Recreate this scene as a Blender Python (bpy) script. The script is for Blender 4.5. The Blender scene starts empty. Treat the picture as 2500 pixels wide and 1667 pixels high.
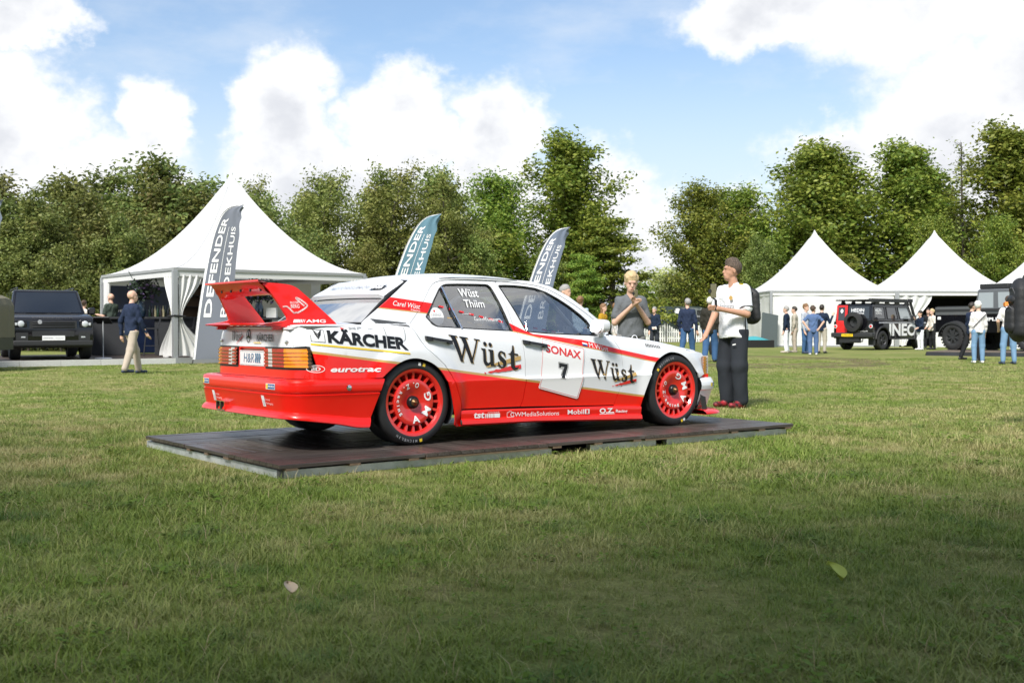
import bpy, math, random
import numpy as np
from mathutils import Vector, Matrix, noise as mnoise
from mathutils.geometry import delaunay_2d_cdt
R = math.radians
scene = bpy.context.scene
COL = scene.collection
random.seed(7); rng = np.random.default_rng(7)
# ------------------------------------------------------------------ camera
F_PX, Y_HOR, CAM_H = 2750.0, 798.7, 0.9453
cam_d = bpy.data.cameras.new('camera'); cam = bpy.data.objects.new('camera', cam_d); COL.objects.link(cam)
PITCH = math.atan((833.5 - Y_HOR) / F_PX)
cam.location = (0, 0, CAM_H); cam.rotation_euler = (R(90) - PITCH, 0, 0)
cam_d.lens = 36 * F_PX / 2500; cam_d.sensor_width = 36; cam_d.sensor_fit = 'HORIZONTAL'
cam_d.clip_start = 0.05; cam_d.clip_end = 3000
cam_d.dof.use_dof = True; cam_d.dof.focus_distance = 9.0; cam_d.dof.aperture_fstop = 7.1
scene.camera = cam
# ------------------------------------------------------------------ exposure
vs = scene.view_settings
vs.view_transform = 'Standard'; vs.look = 'None'; vs.exposure = 0.66; vs.gamma = 1.0
# ------------------------------------------------------------------ sun + sky
SUN_EL, SUN_AZ = R(46), R(203)          # azimuth clockwise from +Y (straight ahead); the sun stands behind the camera
sd = bpy.data.lights.new('sun', 'SUN'); sd.energy = 3.5; sd.angle = R(12); sd.color = (1, .955, .88)
so = bpy.data.objects.new('sun', sd); COL.objects.link(so); so.location = (-10, -20, 30)
tosun = Vector((math.sin(SUN_AZ) * math.cos(SUN_EL), math.cos(SUN_AZ) * math.cos(SUN_EL), math.sin(SUN_EL)))
so.rotation_euler = tosun.to_track_quat('Z', 'Y').to_euler()
world = bpy.data.worlds.new('World'); scene.world = world; world.use_nodes = True

class NT:
    """small helper that writes node graphs"""
    def __init__(s, tree): s.t = tree; s.n = tree.nodes; s.l = tree.links
    def node(s, kind, **kw):
        n = s.n.new(kind)
        for k, v in kw.items(): setattr(n, k, v)
        return n
    def put(s, sock, v):
        if hasattr(v, 'is_linked') or hasattr(v, 'links'): s.l.new(v, sock)
        elif v is not None: sock.default_value = v
    def math(s, op, a, b=None, c=None, clamp=False):
        n = s.node('ShaderNodeMath', operation=op, use_clamp=clamp)
        for i, v in enumerate((a, b, c)):
            if v is not None: s.put(n.inputs[i], v)
        return n.outputs[0]
    def vmath(s, op, a, b=None, out=0):
        n = s.node('ShaderNodeVectorMath', operation=op)
        s.put(n.inputs[0], a)
        if b is not None: s.put(n.inputs[1], b)
        return n.outputs[out]
    def noise(s, vec, scale, detail=4, rough=.55, dist=0, out=0, w=None):
        n = s.node('ShaderNodeTexNoise')
        if vec is not None: s.l.new(vec, n.inputs['Vector'])
        n.inputs['Scale'].default_value = scale; n.inputs['Detail'].default_value = detail
        n.inputs['Roughness'].default_value = rough; n.inputs['Distortion'].default_value = dist
        return n.outputs[out]
    def ramp(s, fac, stops, interp='LINEAR'):
        n = s.node('ShaderNodeValToRGB'); cr = n.color_ramp; cr.interpolation = interp
        while len(cr.elements) < len(stops): cr.elements.new(.5)
        for e, (p, c) in zip(cr.elements, stops):
            e.position = p; e.color = c if len(c) == 4 else (*c, 1)
        s.l.new(fac, n.inputs[0]); return n.outputs[0]
    def mix(s, fac, a, b, kind='RGBA', blend='MIX'):
        n = s.node('ShaderNodeMix', data_type=kind)
        if kind == 'RGBA':
            n.blend_type = blend; ia, ib, o = n.inputs[6], n.inputs[7], n.outputs[2]
        else: ia, ib, o = n.inputs[2], n.inputs[3], n.outputs[0]
        s.put(n.inputs[0], fac)
        for sk, v in ((ia, a), (ib, b)):
            if isinstance(v, tuple) and len(v) == 3: v = (*v, 1)
            s.put(sk, v)
        return o
    def smooth(s, v, lo, hi, a=0., b=1.):
        n = s.node('ShaderNodeMapRange', interpolation_type='SMOOTHSTEP', clamp=True)
        s.put(n.inputs[0], v)
        for i, q in enumerate((lo, hi, a, b)): n.inputs[i + 1].default_value = q
        return n.outputs[0]

def build_sky():
    t = NT(world.node_tree); t.n.clear()
    out = t.node('ShaderNodeOutputWorld'); bg = t.node('ShaderNodeBackground'); t.l.new(bg.outputs[0], out.inputs[0])
    sky = t.node('ShaderNodeTexSky', sky_type='NISHITA', sun_disc=False)
    sky.sun_elevation = SUN_EL; sky.sun_rotation = SUN_AZ; sky.altitude = 20
    sky.air_density = 1.0; sky.dust_density = 1.2; sky.ozone_density = 1.6
    d = t.node('ShaderNodeTexCoord').outputs['Generated']
    sep = t.node('ShaderNodeSeparateXYZ'); t.l.new(d, sep.inputs[0])
    x, y, z = sep.outputs
    az = t.math('MULTIPLY', t.math('ARCTAN2', x, y), 180 / math.pi)
    el = t.math('MULTIPLY', t.math('ARCSINE', z), 180 / math.pi)
    p = t.node('ShaderNodeCombineXYZ'); t.l.new(az, p.inputs[0]); t.l.new(el, p.inputs[1])
    # billowing edges: domain warp in degrees
    sc = t.vmath('MULTIPLY', d, (1, 1, 1.25))
    w1 = t.noise(sc, 7, 5, .6, out=1); w2 = t.noise(sc, 26, 6, .62, out=1)
    warp = t.vmath('ADD', t.vmath('MULTIPLY', t.vmath('SUBTRACT', w1, (.5, .5, .5)), (7, 6, 0)),
                   t.vmath('MULTIPLY', t.vmath('SUBTRACT', w2, (.5, .5, .5)), (3.2, 3.0, 0)))
    pw = t.vmath('ADD', p.outputs[0], warp)
    # cumulus heaps: azimuth, elevation, half width, half height (degrees), weight
    heaps = [(-23.6, 14.6, 3.4, 1.9, 1), (-24.5, 9.6, 4.3, 4.4, 1), (-20.0, 5.8, 6.2, 3.8, 1), (-18.2, 9.4, 1.9, 2.7, .8), (-16, 3.8, 4.6, 3.2, 1),
             (-11.4, 10.0, 3.3, 3.9, 1), (-5.4, 9.8, 3.6, 3.4, 1), (-8.6, 6.8, 6.0, 3.4, 1), (-.6, 7.8, 2.9, 4.8, 1), (-4.6, 3, 9, 3.6, 1), (4.2, 5.2, 3.9, 3.9, 1),
             (6.2, 2.2, 3.4, 3.2, .9), (11.6, 3.6, 2.6, 3.2, .8), (13.2, 15.2, 5.6, 2.3, .9), (19.4, 15.4, 7.0, 4.2, 1), (22.5, 8.4, 6.2, 5.2, 1), (16.2, 7.6, 4.0, 2.2, .75), (27, 11, 6, 8, 1),
             (-30, 12, 5, 6, 1), (-36, 6, 7, 4, 1), (36, 6, 8, 5, 1)]
    dens = None
    for (a, e, ra, re, wgt) in heaps:
        q = t.vmath('MULTIPLY', t.vmath('SUBTRACT', pw, (a, e, 0)), (1 / ra, 1 / re, 0))
        f = t.math('MULTIPLY', t.math('SUBTRACT', 1.0, t.vmath('LENGTH', q, out=1)), wgt)
        dens = f if dens is None else t.math('MAXIMUM', dens, f)
    # the same kind of broken cumulus goes on overhead and behind
    far = t.noise(sc, 3.1, 7, .56)
    gen = t.math('SUBTRACT', t.math('MULTIPLY', far, 3.2), 1.62)
    outm = t.math('MAXIMUM', t.smooth(t.math('ABSOLUTE', az), 27, 40), t.smooth(el, 18, 27))
    gen = t.math('SUBTRACT', t.math('MULTIPLY', t.math('ADD', gen, 1), outm), 1.)
    dens = t.math('MAXIMUM', dens, gen)
    fine = t.noise(sc, 60, 5, .6)
    dens = t.math('ADD', dens, t.math('MULTIPLY', t.math('SUBTRACT', fine, .5), .22))
    mask = t.smooth(dens, -.06, .34)
    # thin veil of high cloud
    veil = t.smooth(t.noise(t.vmath('MULTIPLY', d, (2.0, 1, 5.0)), 3.2, 6, .6), .36, .80, .10, .55)
    lowhaze = t.smooth(el, 17, 2, .05, .80)
    veil = t.math('MAXIMUM', veil, lowhaze)
    body = t.noise(sc, 11, 6, .55)
    deep = t.smooth(dens, .15, .75)
    shade = t.math('MULTIPLY', t.smooth(body, .40, .66), t.math('MULTIPLY', deep, 1.))
    ccol = t.mix(shade, (7.0, 7.05, 7.15), (5.0, 5.15, 5.5))
    skyc = t.mix(1.0, sky.outputs[0], (.98, 1.08, 1.14), blend='MULTIPLY')
    base = t.mix(veil, skyc, (5.5, 5.9, 6.4))
    colr = t.mix(mask, base, ccol)
    t.l.new(colr, bg.inputs[0]); bg.inputs[1].default_value = 0.1
build_sky()
# ------------------------------------------------------------------ helpers
def gp(px, py, z=0.0):
    """point of the level z seen at a place of the 2500 px wide photograph"""
    a = (px - 1250) / F_PX; b = (833.5 - py) / F_PX; c, s = math.cos(PITCH), math.sin(PITCH)
    d = Vector((a, c + b * s, -s + b * c)); t = (z - CAM_H) / d.z
    return Vector((d.x * t, d.y * t, z))
def xat(px, Y): return (px - 1250) / F_PX * Y
def zat(py, Y): return CAM_H + (Y_HOR - py) / F_PX * Y
MATS = {}
def mat(name, col=(.5, .5, .5), rough=.6, metal=0., spec=.5, coat=0., var=0., vscale=8., bump=0., bscale=40., emit=None, trans=0., sheen=0., alpha=None, coordinate='Object', col2=None, ior=1.5):
    if name in MATS: return MATS[name]
    m = bpy.data.materials.new(name); m.use_nodes = True; t = NT(m.node_tree)
    b = next(n for n in t.n if n.type == 'BSDF_PRINCIPLED')
    b.inputs['Base Color'].default_value = (*col, 1); b.inputs['Roughness'].default_value = rough
    b.inputs['Metallic'].default_value = metal; b.inputs['Specular IOR Level'].default_value = spec
    b.inputs['Coat Weight'].default_value = coat; b.inputs['Coat Roughness'].default_value = .03
    b.inputs['Transmission Weight'].default_value = trans; b.inputs['IOR'].default_value = ior
    if sheen: b.inputs['Sheen Weight'].default_value = sheen
    if alpha is not None: b.inputs['Alpha'].default_value = alpha
    if var or bump or col2:
        co = t.node('ShaderNodeTexCoord').outputs[coordinate]
        if var or col2:
            n = t.noise(co, vscale, 6, .6)
            if col2: c = t.mix(t.smooth(n, .35, .65), col, col2)
            else: c = t.mix(n, tuple(v * (1 - var) for v in col), tuple(min(1, v * (1 + var)) for v in col))
            t.l.new(c, b.inputs['Base Color'])
            rr = t.math('ADD', t.math('MULTIPLY', t.math('SUBTRACT', n, .5), .15), rough); t.l.new(rr, b.inputs['Roughness'])
        if bump:
            bp = t.node('ShaderNodeBump'); bp.inputs['Strength'].default_value = bump; bp.inputs['Distance'].default_value = .01
            t.l.new(t.noise(co, bscale, 5, .6), bp.inputs['Height']); t.l.new(bp.outputs[0], b.inputs['Normal'])
    if emit:
        b.inputs['Emission Color'].default_value = (*emit[:3], 1); b.inputs['Emission Strength'].default_value = emit[3]
    MATS[name] = m; return m
def glass(name, tint=(.8, .86, .88), refl=.12, dark=0.):
    if name in MATS: return MATS[name]
    m = bpy.data.materials.new(name); m.use_nodes = True; t = NT(m.node_tree); t.n.clear()
    o = t.node('ShaderNodeOutputMaterial'); mx = t.node('ShaderNodeMixShader'); tr = t.node('ShaderNodeBsdfTransparent'); gl = t.node('ShaderNodeBsdfGlossy')
    tr.inputs[0].default_value = (*tint, 1); gl.inputs['Roughness'].default_value = .02
    lw = t.node('ShaderNodeFresnel'); lw.inputs[0].default_value = 1.5
    f = t.math('ADD', t.math('MULTIPLY', lw.outputs[0], 1.6), refl, clamp=True)
    t.l.new(f, mx.inputs[0]); t.l.new(tr.outputs[0], mx.inputs[1]); t.l.new(gl.outputs[0], mx.inputs[2]); t.l.new(mx.outputs[0], o.inputs[0])
    MATS[name] = m; return m
def tag(o, label=None, cat=None, group=None, kind=None):
    if label: o['label'] = label
    if cat: o['category'] = cat
    if group: o['group'] = group
    if kind: o['kind'] = kind
    return o
def empty(name, loc=(0, 0, 0), rz=0, label=None, cat=None, group=None):
    o = bpy.data.objects.new(name, None); COL.objects.link(o); o.location = loc; o.rotation_euler = (0, 0, rz); o.empty_display_size = .1
    return tag(o, label, cat, group)
def mobj(name, verts, faces, mats, parent=None, mi=None, smooth=True, sharp=38):
    me = bpy.data.meshes.new(name)
    me.from_pydata([tuple(v) for v in verts], [], [tuple(f) for f in faces])
    for m in (mats if isinstance(mats, (list, tuple)) else [mats]): me.materials.append(m)
    if mi is not None: me.polygons.foreach_set('material_index', list(mi))
    if smooth:
        me.polygons.foreach_set('use_smooth', [True] * len(me.polygons))
        if sharp: me.set_sharp_from_angle(angle=R(sharp))
    me.update()
    o = bpy.data.objects.new(name, me); COL.objects.link(o)
    if parent: o.parent = parent
    return o
def clone(o, parent=None):
    c = o.copy(); COL.objects.link(c); c.parent = parent
    for ch in list(o.children): clone(ch, c)
    return c
class MB:
    def __init__(s): s.v = []; s.f = []; s.m = []
    def add(s, v, f, m=0):
        k = len(s.v); s.v += [tuple(p) for p in v]; s.f += [tuple(i + k for i in q) for q in f]; s.m += [m] * len(f); return s
    def box(s, lo, hi, m=0, M=None, ch=0.):
        x0, y0, z0 = lo; x1, y1, z1 = hi
        v = [Vector(p) for p in ((x0, y0, z0), (x1, y0, z0), (x1, y1, z0), (x0, y1, z0), (x0, y0, z1), (x1, y0, z1), (x1, y1, z1), (x0, y1, z1))]
        if M is not None: v = [M @ p for p in v]
        return s.add(v, [(0, 3, 2, 1), (4, 5, 6, 7), (0, 1, 5, 4), (1, 2, 6, 5), (2, 3, 7, 6), (3, 0, 4, 7)], m)
    def prism(s, poly, axis, a, b, m=0):
        """polygon (2d) pushed along an axis from a to b; axis 'y': poly=(x,z), 'x': poly=(y,z), 'z': poly=(x,y)"""
        def P(p, t): return {'y': (p[0], t, p[1]), 'x': (t, p[0], p[1]), 'z': (p[0], p[1], t)}[axis]
        n = len(poly); v = [P(p, a) for p in poly] + [P(p, b) for p in poly]
        return s.add(v, [tuple(range(n)), tuple(reversed(range(n, 2 * n)))] + [(i, i + n, (i + 1) % n + n, (i + 1) % n) for i in range(n)], m)
    def tube(s, pts, r, n=8, m=0, cap=True):
        pts = [Vector(p) for p in pts]; rs = r if isinstance(r, (list, tuple)) else [r] * len(pts)
        k = len(s.v); prev = None
        for i, p in enumerate(pts):
            t = (pts[min(i + 1, len(pts) - 1)] - pts[max(i - 1, 0)]).normalized()
            if prev is None: a = t.orthogonal().normalized()
            else: a = (prev - t * prev.dot(t)).normalized()
            prev = a; b = t.cross(a)
            for j in range(n):
                q = 2 * math.pi * j / n; s.v.append(tuple(p + (a * math.cos(q) + b * math.sin(q)) * rs[i]))
        for i in range(len(pts) - 1):
            for j in range(n):
                s.f.append((k + i * n + j, k + i * n + (j + 1) % n, k + (i + 1) * n + (j + 1) % n, k + (i + 1) * n + j)); s.m.append(m)
        if cap:
            s.f.append(tuple(k + j for j in reversed(range(n)))); s.m.append(m)
            e = k + (len(pts) - 1) * n; s.f.append(tuple(e + j for j in range(n))); s.m.append(m)
        return s
    def lathe(s, prof, axis='z', n=24, c=(0, 0, 0), m=0, closed=False):
        """profile (r, h) turned about an axis through c"""
        k = len(s.v); c = Vector(c)
        for (r, h) in prof:
            for j in range(n):
                q = 2 * math.pi * j / n; a, b = r * math.cos(q), r * math.sin(q)
                s.v.append(tuple(c + Vector({'z': (a, b, h), 'y': (a, h, b), 'x': (h, a, b)}[axis])))
        P = len(prof); rows = P if closed else P - 1
        for i in range(rows):
            i2 = (i + 1) % P
            for j in range(n):
                q = (k + i * n + j, k + i * n + (j + 1) % n, k + i2 * n + (j + 1) % n, k + i2 * n + j)
                s.f.append(q if axis != 'y' else q[::-1]); s.m.append(m)
        return s
    def grid(s, fn, nu, nv, m=0, flip=False, mfn=None):
        k = len(s.v)
        for i in range(nu + 1):
            for j in range(nv + 1): s.v.append(tuple(fn(i / nu, j / nv)))
        for i in range(nu):
            for j in range(nv):
                q = (k + i * (nv + 1) + j, k + (i + 1) * (nv + 1) + j, k + (i + 1) * (nv + 1) + j + 1, k + i * (nv + 1) + j + 1)
                s.f.append(q[::-1] if flip else q); s.m.append(mfn((i + .5) / nu, (j + .5) / nv) if mfn else m)
        return s
    def build(s, name, mats, parent=None, smooth=True, sharp=38):
        return mobj(name, s.v, s.f, mats, parent, s.m if isinstance(mats, (list, tuple)) else None, smooth, sharp)
def interp(x, pts): return float(np.interp(x, [p[0] for p in pts], [p[1] for p in pts]))
def sstep(a, b, x):
    t = min(1., max(0., (x - a) / (b - a))) if a != b else float(x > a)
    return t * t * (3 - 2 * t)
def in_poly(x, y, poly):
    r = False; n = len(poly); j = n - 1
    for i in range(n):
        xi, yi = poly[i]; xj, yj = poly[j]
        if (yi > y) != (yj > y) and x < (xj - xi) * (y - yi) / (yj - yi) + xi: r = not r
        j = i
    return r
def dens(poly, step, closed=True):
    out = []; n = len(poly)
    for i in range(n if closed else n - 1):
        a, b = poly[i], poly[(i + 1) % n]; L = math.hypot(b[0] - a[0], b[1] - a[1]); k = max(1, int(math.ceil(L / step)))
        for q in range(k): out.append((a[0] + (b[0] - a[0]) * q / k, a[1] + (b[1] - a[1]) * q / k))
    if not closed: out.append(poly[-1])
    return out
def chaikin(poly, n=2, closed=False):
    for _ in range(n):
        o = [] if closed else [poly[0]]
        m = len(poly)
        for i in range(m if closed else m - 1):
            a, b = poly[i], poly[(i + 1) % m]
            o += [(a[0] * .75 + b[0] * .25, a[1] * .75 + b[1] * .25), (a[0] * .25 + b[0] * .75, a[1] * .25 + b[1] * .75)]
        if not closed: o.append(poly[-1])
        poly = o
    return poly
def sheet(name, outline, fn, mats, parent=None, holes=(), lines=(), step=.03, matfn=None, thick=.012, inward=None, smooth=True, sharp=32, flip=False, jit=0.):
    """a panel: polygon in a 2d domain, filled with a fine net, cut along lines, laid on the surface fn(u,v) and given a turned-in edge"""
    loops = [dens(outline, step)] + [dens(h, step) for h in holes]
    V = []; E = []
    for lp in loops:
        k = len(V); V += lp; E += [(k + i, k + (i + 1) % len(lp)) for i in range(len(lp))]
    for ln in lines:
        d = dens(ln, step, False); k = len(V); V += d; E += [(k + i, k + i + 1) for i in range(len(d) - 1)]
    xs = [p[0] for p in outline]; ys = [p[1] for p in outline]
    x0, x1, y0, y1 = min(xs), max(xs), min(ys), max(ys)
    edge = np.array(V)
    nx = int((x1 - x0) / step) + 1; ny = int((y1 - y0) / step) + 1
    for i in range(nx + 1):
        for j in range(ny + 1):
            p = (x0 + i * step + (step * .5 if j % 2 else 0), y0 + j * step)
            if (np.abs(edge - np.array(p)).sum(1)).min() < step * .45: continue
            if in_poly(*p, loops[0]): V.append(p)
    ov, oe, of, *_ = delaunay_2d_cdt([Vector(p) for p in V], E, [], 0, 1e-6)
    tri = []
    for f in of:
        cx = sum(ov[i].x for i in f) / len(f); cy = sum(ov[i].y for i in f) / len(f)
        if in_poly(cx, cy, loops[0]) and not any(in_poly(cx, cy, h) for h in loops[1:]): tri.append((tuple(f), cx, cy))
    P = [Vector(fn(p.x, p.y)) for p in ov]
    faces = [t[0] for t in tri]; mi = [matfn(t[1], t[2]) if matfn else 0 for t in tri]
    if faces:
        # outward check with the inward vector
        f0 = faces[len(faces) // 2]; nrm = (P[f0[1]] - P[f0[0]]).cross(P[f0[2]] - P[f0[0]])
        if inward is not None and nrm.dot(Vector(inward)) > 0: flip = not flip
    if flip: faces = [f[::-1] for f in faces]
    if thick:
        cnt = {}
        for fi, f in enumerate(faces):
            for a, b in zip(f, f[1:] + f[:1]): cnt.setdefault((min(a, b), max(a, b)), []).append((a, b, fi))
        iv = Vector(inward).normalized() * thick if inward is not None else None
        for k, l in cnt.items():
            if len(l) == 1:
                a, b, fi = l[0]; f = faces[fi]
                if iv is None:
                    n = (P[f[1]] - P[f[0]]).cross(P[f[2]] - P[f[0]]); off = -n.normalized() * thick if n.length > 1e-12 else Vector((0, 0, 0))
                else: off = iv
                q = len(P); P += [P[a].copy(), P[b].copy(), P[b] + off, P[a] + off]
                faces.append((q, q + 3, q + 2, q + 1)); mi.append(mi[fi])
    return mobj(name, P, faces, mats, parent, mi if isinstance(mats, (list, tuple)) else None, smooth, sharp)
_txt = {}
def text_polys(s, bold=0.):
    """triangles of a line of type in the built-in face: list of (points, faces), width"""
    key = (s, bold)
    if key in _txt: return _txt[key]
    cu = bpy.data.curves.new('type', 'FONT'); cu.body = s; cu.size = 1; cu.offset = bold; cu.resolution_u = 3
    o = bpy.data.objects.new('type', cu); COL.objects.link(o)
    dg = bpy.context.evaluated_depsgraph_get(); me = o.evaluated_get(dg).to_mesh()
    v = [(p.co.x, p.co.y) for p in me.vertices]; f = [tuple(p.vertices) for p in me.polygons]
    o.evaluated_get(dg).to_mesh_clear(); bpy.data.objects.remove(o); bpy.data.curves.remove(cu)
    _txt[key] = (v, f); return v, f
def tess(tris, L):
    """split triangles (2d points) until no edge is longer than L"""
    out = []; st = list(tris)
    while st:
        t = st.pop(); e = [(math.dist(t[i], t[(i + 1) % 3]), i) for i in range(3)]; m, i = max(e)
        if m <= L: out.append(t); continue
        a, b, c = t[i], t[(i + 1) % 3], t[(i + 2) % 3]; q = ((a[0] + b[0]) / 2, (a[1] + b[1]) / 2)
        st += [(a, q, c), (q, b, c)]
    return out
def decal(name, tris, fn, m, parent, L=.05):
    V = []; Fc = []
    for t in tess(tris, L):
        k = len(V); V += [fn(*p) for p in t]; Fc.append((k, k + 1, k + 2))
    return mobj(name, V, Fc, m, parent, smooth=False)
def poly_tris(poly, holes=()):
    V = list(poly); n = len(V); E = [(i, (i + 1) % n) for i in range(n)]
    for h in holes:
        k = len(V); V += list(h); E += [(k + i, k + (i + 1) % len(h)) for i in range(len(h))]
    ov, oe, of, *_ = delaunay_2d_cdt([Vector(p) for p in V], E, [], 0, 1e-7); out = []
    for f in of:
        c = (sum(ov[i].x for i in f) / 3, sum(ov[i].y for i in f) / 3)
        if in_poly(*c, poly) and not any(in_poly(*c, h) for h in holes): out.append(tuple((ov[i].x, ov[i].y) for i in f))
    return out
def type_tris(s, x0, y0, x1, y1, bold=0., slant=0.):
    v, f = text_polys(s, bold)
    ax = min(p[0] for p in v); bx = max(p[0] for p in v); ay = min(p[1] for p in v); by = max(p[1] for p in v)
    w = bx - ax or 1; h = by - ay or 1; P = []
    for (x, y) in v:
        tx = (x - ax) / w; ty = (y - ay) / h
        P.append((x0 + tx * (x1 - x0) + slant * (ty - .5) * (y1 - y0), y0 + ty * (y1 - y0)))
    out = []
    for q in f:
        for i in range(1, len(q) - 1): out.append((P[q[0]], P[q[i]], P[q[i + 1]]))
    return out
def lettering(name, s, fn, m, parent, x0, y0, x1, y1, bold=0., slant=0., L=.05):
    """type fitted in the box x0..x1, y0..y1 of a 2d domain and laid on fn(u,v)"""
    return decal(name, type_tris(s, x0, y0, x1, y1, bold, slant), fn, m, parent, L)
def ring_poly(cx, cy, rx, ry, n=28): return [(cx + rx * math.cos(2 * math.pi * i / n), cy + ry * math.sin(2 * math.pi * i / n)) for i in range(n)]
# ================================================================== display platform
TH = R(37.4); CAR_O = Vector((-1.2177, 8.8068, .092))
HX = Vector((math.cos(TH), math.sin(TH), 0)); LX = Vector((-math.sin(TH), math.cos(TH), 0))
def wood_mat(name, c1, c2, axis):
    m = bpy.data.materials.new(name); m.use_nodes = True; t = NT(m.node_tree); b = t.n['Principled BSDF']
    co = t.node('ShaderNodeTexCoord'); oi = t.node('ShaderNodeObjectInfo')
    st = t.vmath('MULTIPLY', co.outputs['Object'], (2.5, 60, 60) if axis == 'x' else (60, 2.5, 60))
    off = t.node('ShaderNodeCombineXYZ'); t.l.new(t.math('MULTIPLY', oi.outputs['Random'], 40), off.inputs[0])
    g = t.noise(t.vmath('ADD', st, off.outputs[0]), 1, 6, .65); big = t.noise(co.outputs['Object'], 3.1, 4, .6)
    c = t.mix(t.smooth(g, .3, .72), c1, c2)
    c = t.mix(t.math('MULTIPLY', oi.outputs['Random'], .55), c, tuple(v * .55 for v in c1))
    c = t.mix(t.smooth(big, .52, .8, 0, .45), c, (.17, .155, .145))
    t.l.new(c, b.inputs['Base Color'])
    t.l.new(t.math('ADD', t.math('MULTIPLY', big, .35), .17), b.inputs['Roughness'])
    bp = t.node('ShaderNodeBump'); bp.inputs['Strength'].default_value = .35; bp.inputs['Distance'].default_value = .004
    t.l.new(g, bp.inputs['Height']); t.l.new(bp.outputs[0], b.inputs['Normal']); return m
WOODX = wood_mat('deck board hardwood', (.046, .037, .033), (.115, .094, .084), 'x')
WOODR = mat('raw timber edge', (.16, .11, .07), .8, var=.4, vscale=20)
GALV = mat('galvanised steel', (.50, .52, .53), .45, metal=.45, col2=(.66, .68, .69), vscale=9, bump=.05)
DARKGAP = mat('dark gap', (.02, .02, .02), .9)
pf = empty('display_platform', CAR_O - Vector((0, 0, CAR_O.z)), TH, 'low display platform of dark hardwood decking on a galvanised frame under the race car', 'platform')
PX0, PX1, PY0, PY1, PZ = -1.30, 3.66, -1.335, 1.05, CAR_O.z      # local x along the car, y to the car's left
# frame beams
fr = MB(); a, h0 = .04, PZ - .042
segs = [(PX0 + .03, .92), (1.30, 2.0), (2.12, PX1 - .05)]
for (u0, u1) in segs:
    b_ = MB(); b_.box((u0, PY0 + .05, -.02), (u1, PY0 + .055 + .04, h0)); b_.build('frame_beam', GALV, pf)
b_ = MB(); b_.box((PX0 + .03, PY0 + .09, -.02), (PX0 + .07, PY1 + .02, h0)); b_.build('frame_beam', GALV, pf)
b_ = MB(); b_.box((PX0 + .03, PY1, -.02), (PX1 - .05, PY1 + .04, h0)); b_.build('frame_beam', GALV, pf)
b_ = MB(); b_.box((PX1 - .09, PY0 + .10, -.02), (PX1 - .05, PY1, h0)); b_.build('frame_beam', GALV, pf)
cp = MB().box((PX0 + .020, PY0 + .04, -.02), (PX0 + .05, PY0 + .075, h0 + .001)).build('corner_post', mat('weathered zinc', (.12, .12, .12), .5, metal=.6), pf)
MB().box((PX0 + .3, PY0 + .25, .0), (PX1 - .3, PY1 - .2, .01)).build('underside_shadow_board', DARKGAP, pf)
xs = [PX0, -.22, .86, 1.84, 2.82, PX1]; ys = [PY0, -.55, .24, PY1]
plank_cache = {}
prs = random.Random(3)
for i in range(5):
    for j in range(3):
        x0, x1, y0, y1 = xs[i] + .004, xs[i + 1] - .004, ys[j] + .004, ys[j + 1] - .004
        along = (i + j) % 2 == 0
        W = (y1 - y0) if along else (x1 - x0); L = (x1 - x0) if along else (y1 - y0)
        n = round(W / .098); w = W / n
        key = (round(L, 3), round(w, 4))
        if key not in plank_cache:
            me_o = MB()
            bl, bw, t_ = L / 2, w / 2 - .003, .024; c = .0035
            # chamfered board
            pr = [(-bw, -t_), (bw, -t_), (bw, -c), (bw - c, 0), (-bw + c, 0), (-bw, -c)]
            me_o.prism(pr, 'x', -bl, bl)
            o = me_o.build('plank', WOODX, None, smooth=False); plank_cache[key] = o.data; bpy.data.objects.remove(o)
        for k in range(n):
            o = bpy.data.objects.new('plank', plank_cache[key]); COL.objects.link(o); o.parent = pf
            q = (k + .5) * w
            if along: o.location = ((x0 + x1) / 2, y0 + q, PZ + prs.uniform(-.0015, .001))
            else: o.location = (x0 + q, (y0 + y1) / 2, PZ + prs.uniform(-.0015, .001)); o.rotation_euler = (0, 0, R(90))
        # battens under each panel
        for q in (.08, .5, .92):
            bt = MB()
            if along: xx = x0 + (x1 - x0) * q; bt.box((xx - .04, y0 + .004, PZ - .0415), (xx + .04, y1 - .004, PZ - .0262))
            else: yy = y0 + (y1 - y0) * q; bt.box((x0 + .004, yy - .03 if q > .1 else y0 + .003, PZ - .0415), (x1 - .004, yy + .03, PZ - .0262))
            bt.build('batten', WOODR, pf, smooth=False)
# ================================================================== race car
car = empty('race_car', CAR_O, TH, 'red and white touring race car with tall rear wing on the wooden platform', 'race car')
def paint(name, col, flake=0.):
    return mat(name, col, .30, coat=.55, spec=.35)
WHITE = paint('white car paint', (.76, .78, .81)); RED = paint('red car paint', (.80, .010, .006)); GOLD = paint('gold stripe paint', (.52, .33, .11))
BLACKP = mat('satin black plastic', (.015, .015, .016), .45); TRIM = mat('black rubber trim', (.01, .01, .01), .55)
VB = mat('black vinyl', (.010, .011, .013), .38, coat=.1, spec=.3); VW = mat('white vinyl', (.85, .85, .86), .4, coat=.4); VR = mat('red vinyl', (.70, .02, .02), .35, coat=.4)
VY = mat('yellow vinyl', (.85, .60, .03), .4); VG = mat('gold vinyl', (.50, .32, .10), .35, coat=.4); VBL = mat('blue vinyl', (.02, .09, .32), .35); VGR = mat('grey vinyl', (.35, .36, .38), .4)
VPK = mat('pink white vinyl', (.85, .62, .62), .4); VST = mat('steel blue print', (.10, .20, .32), .4)
CHROME = mat('chrome', (.75, .75, .76), .08, metal=1.); DARK = mat('interior black', (.02, .021, .023), .7); INTBLUE = mat('interior dark blue cloth', (.05, .08, .17), .75)
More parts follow.
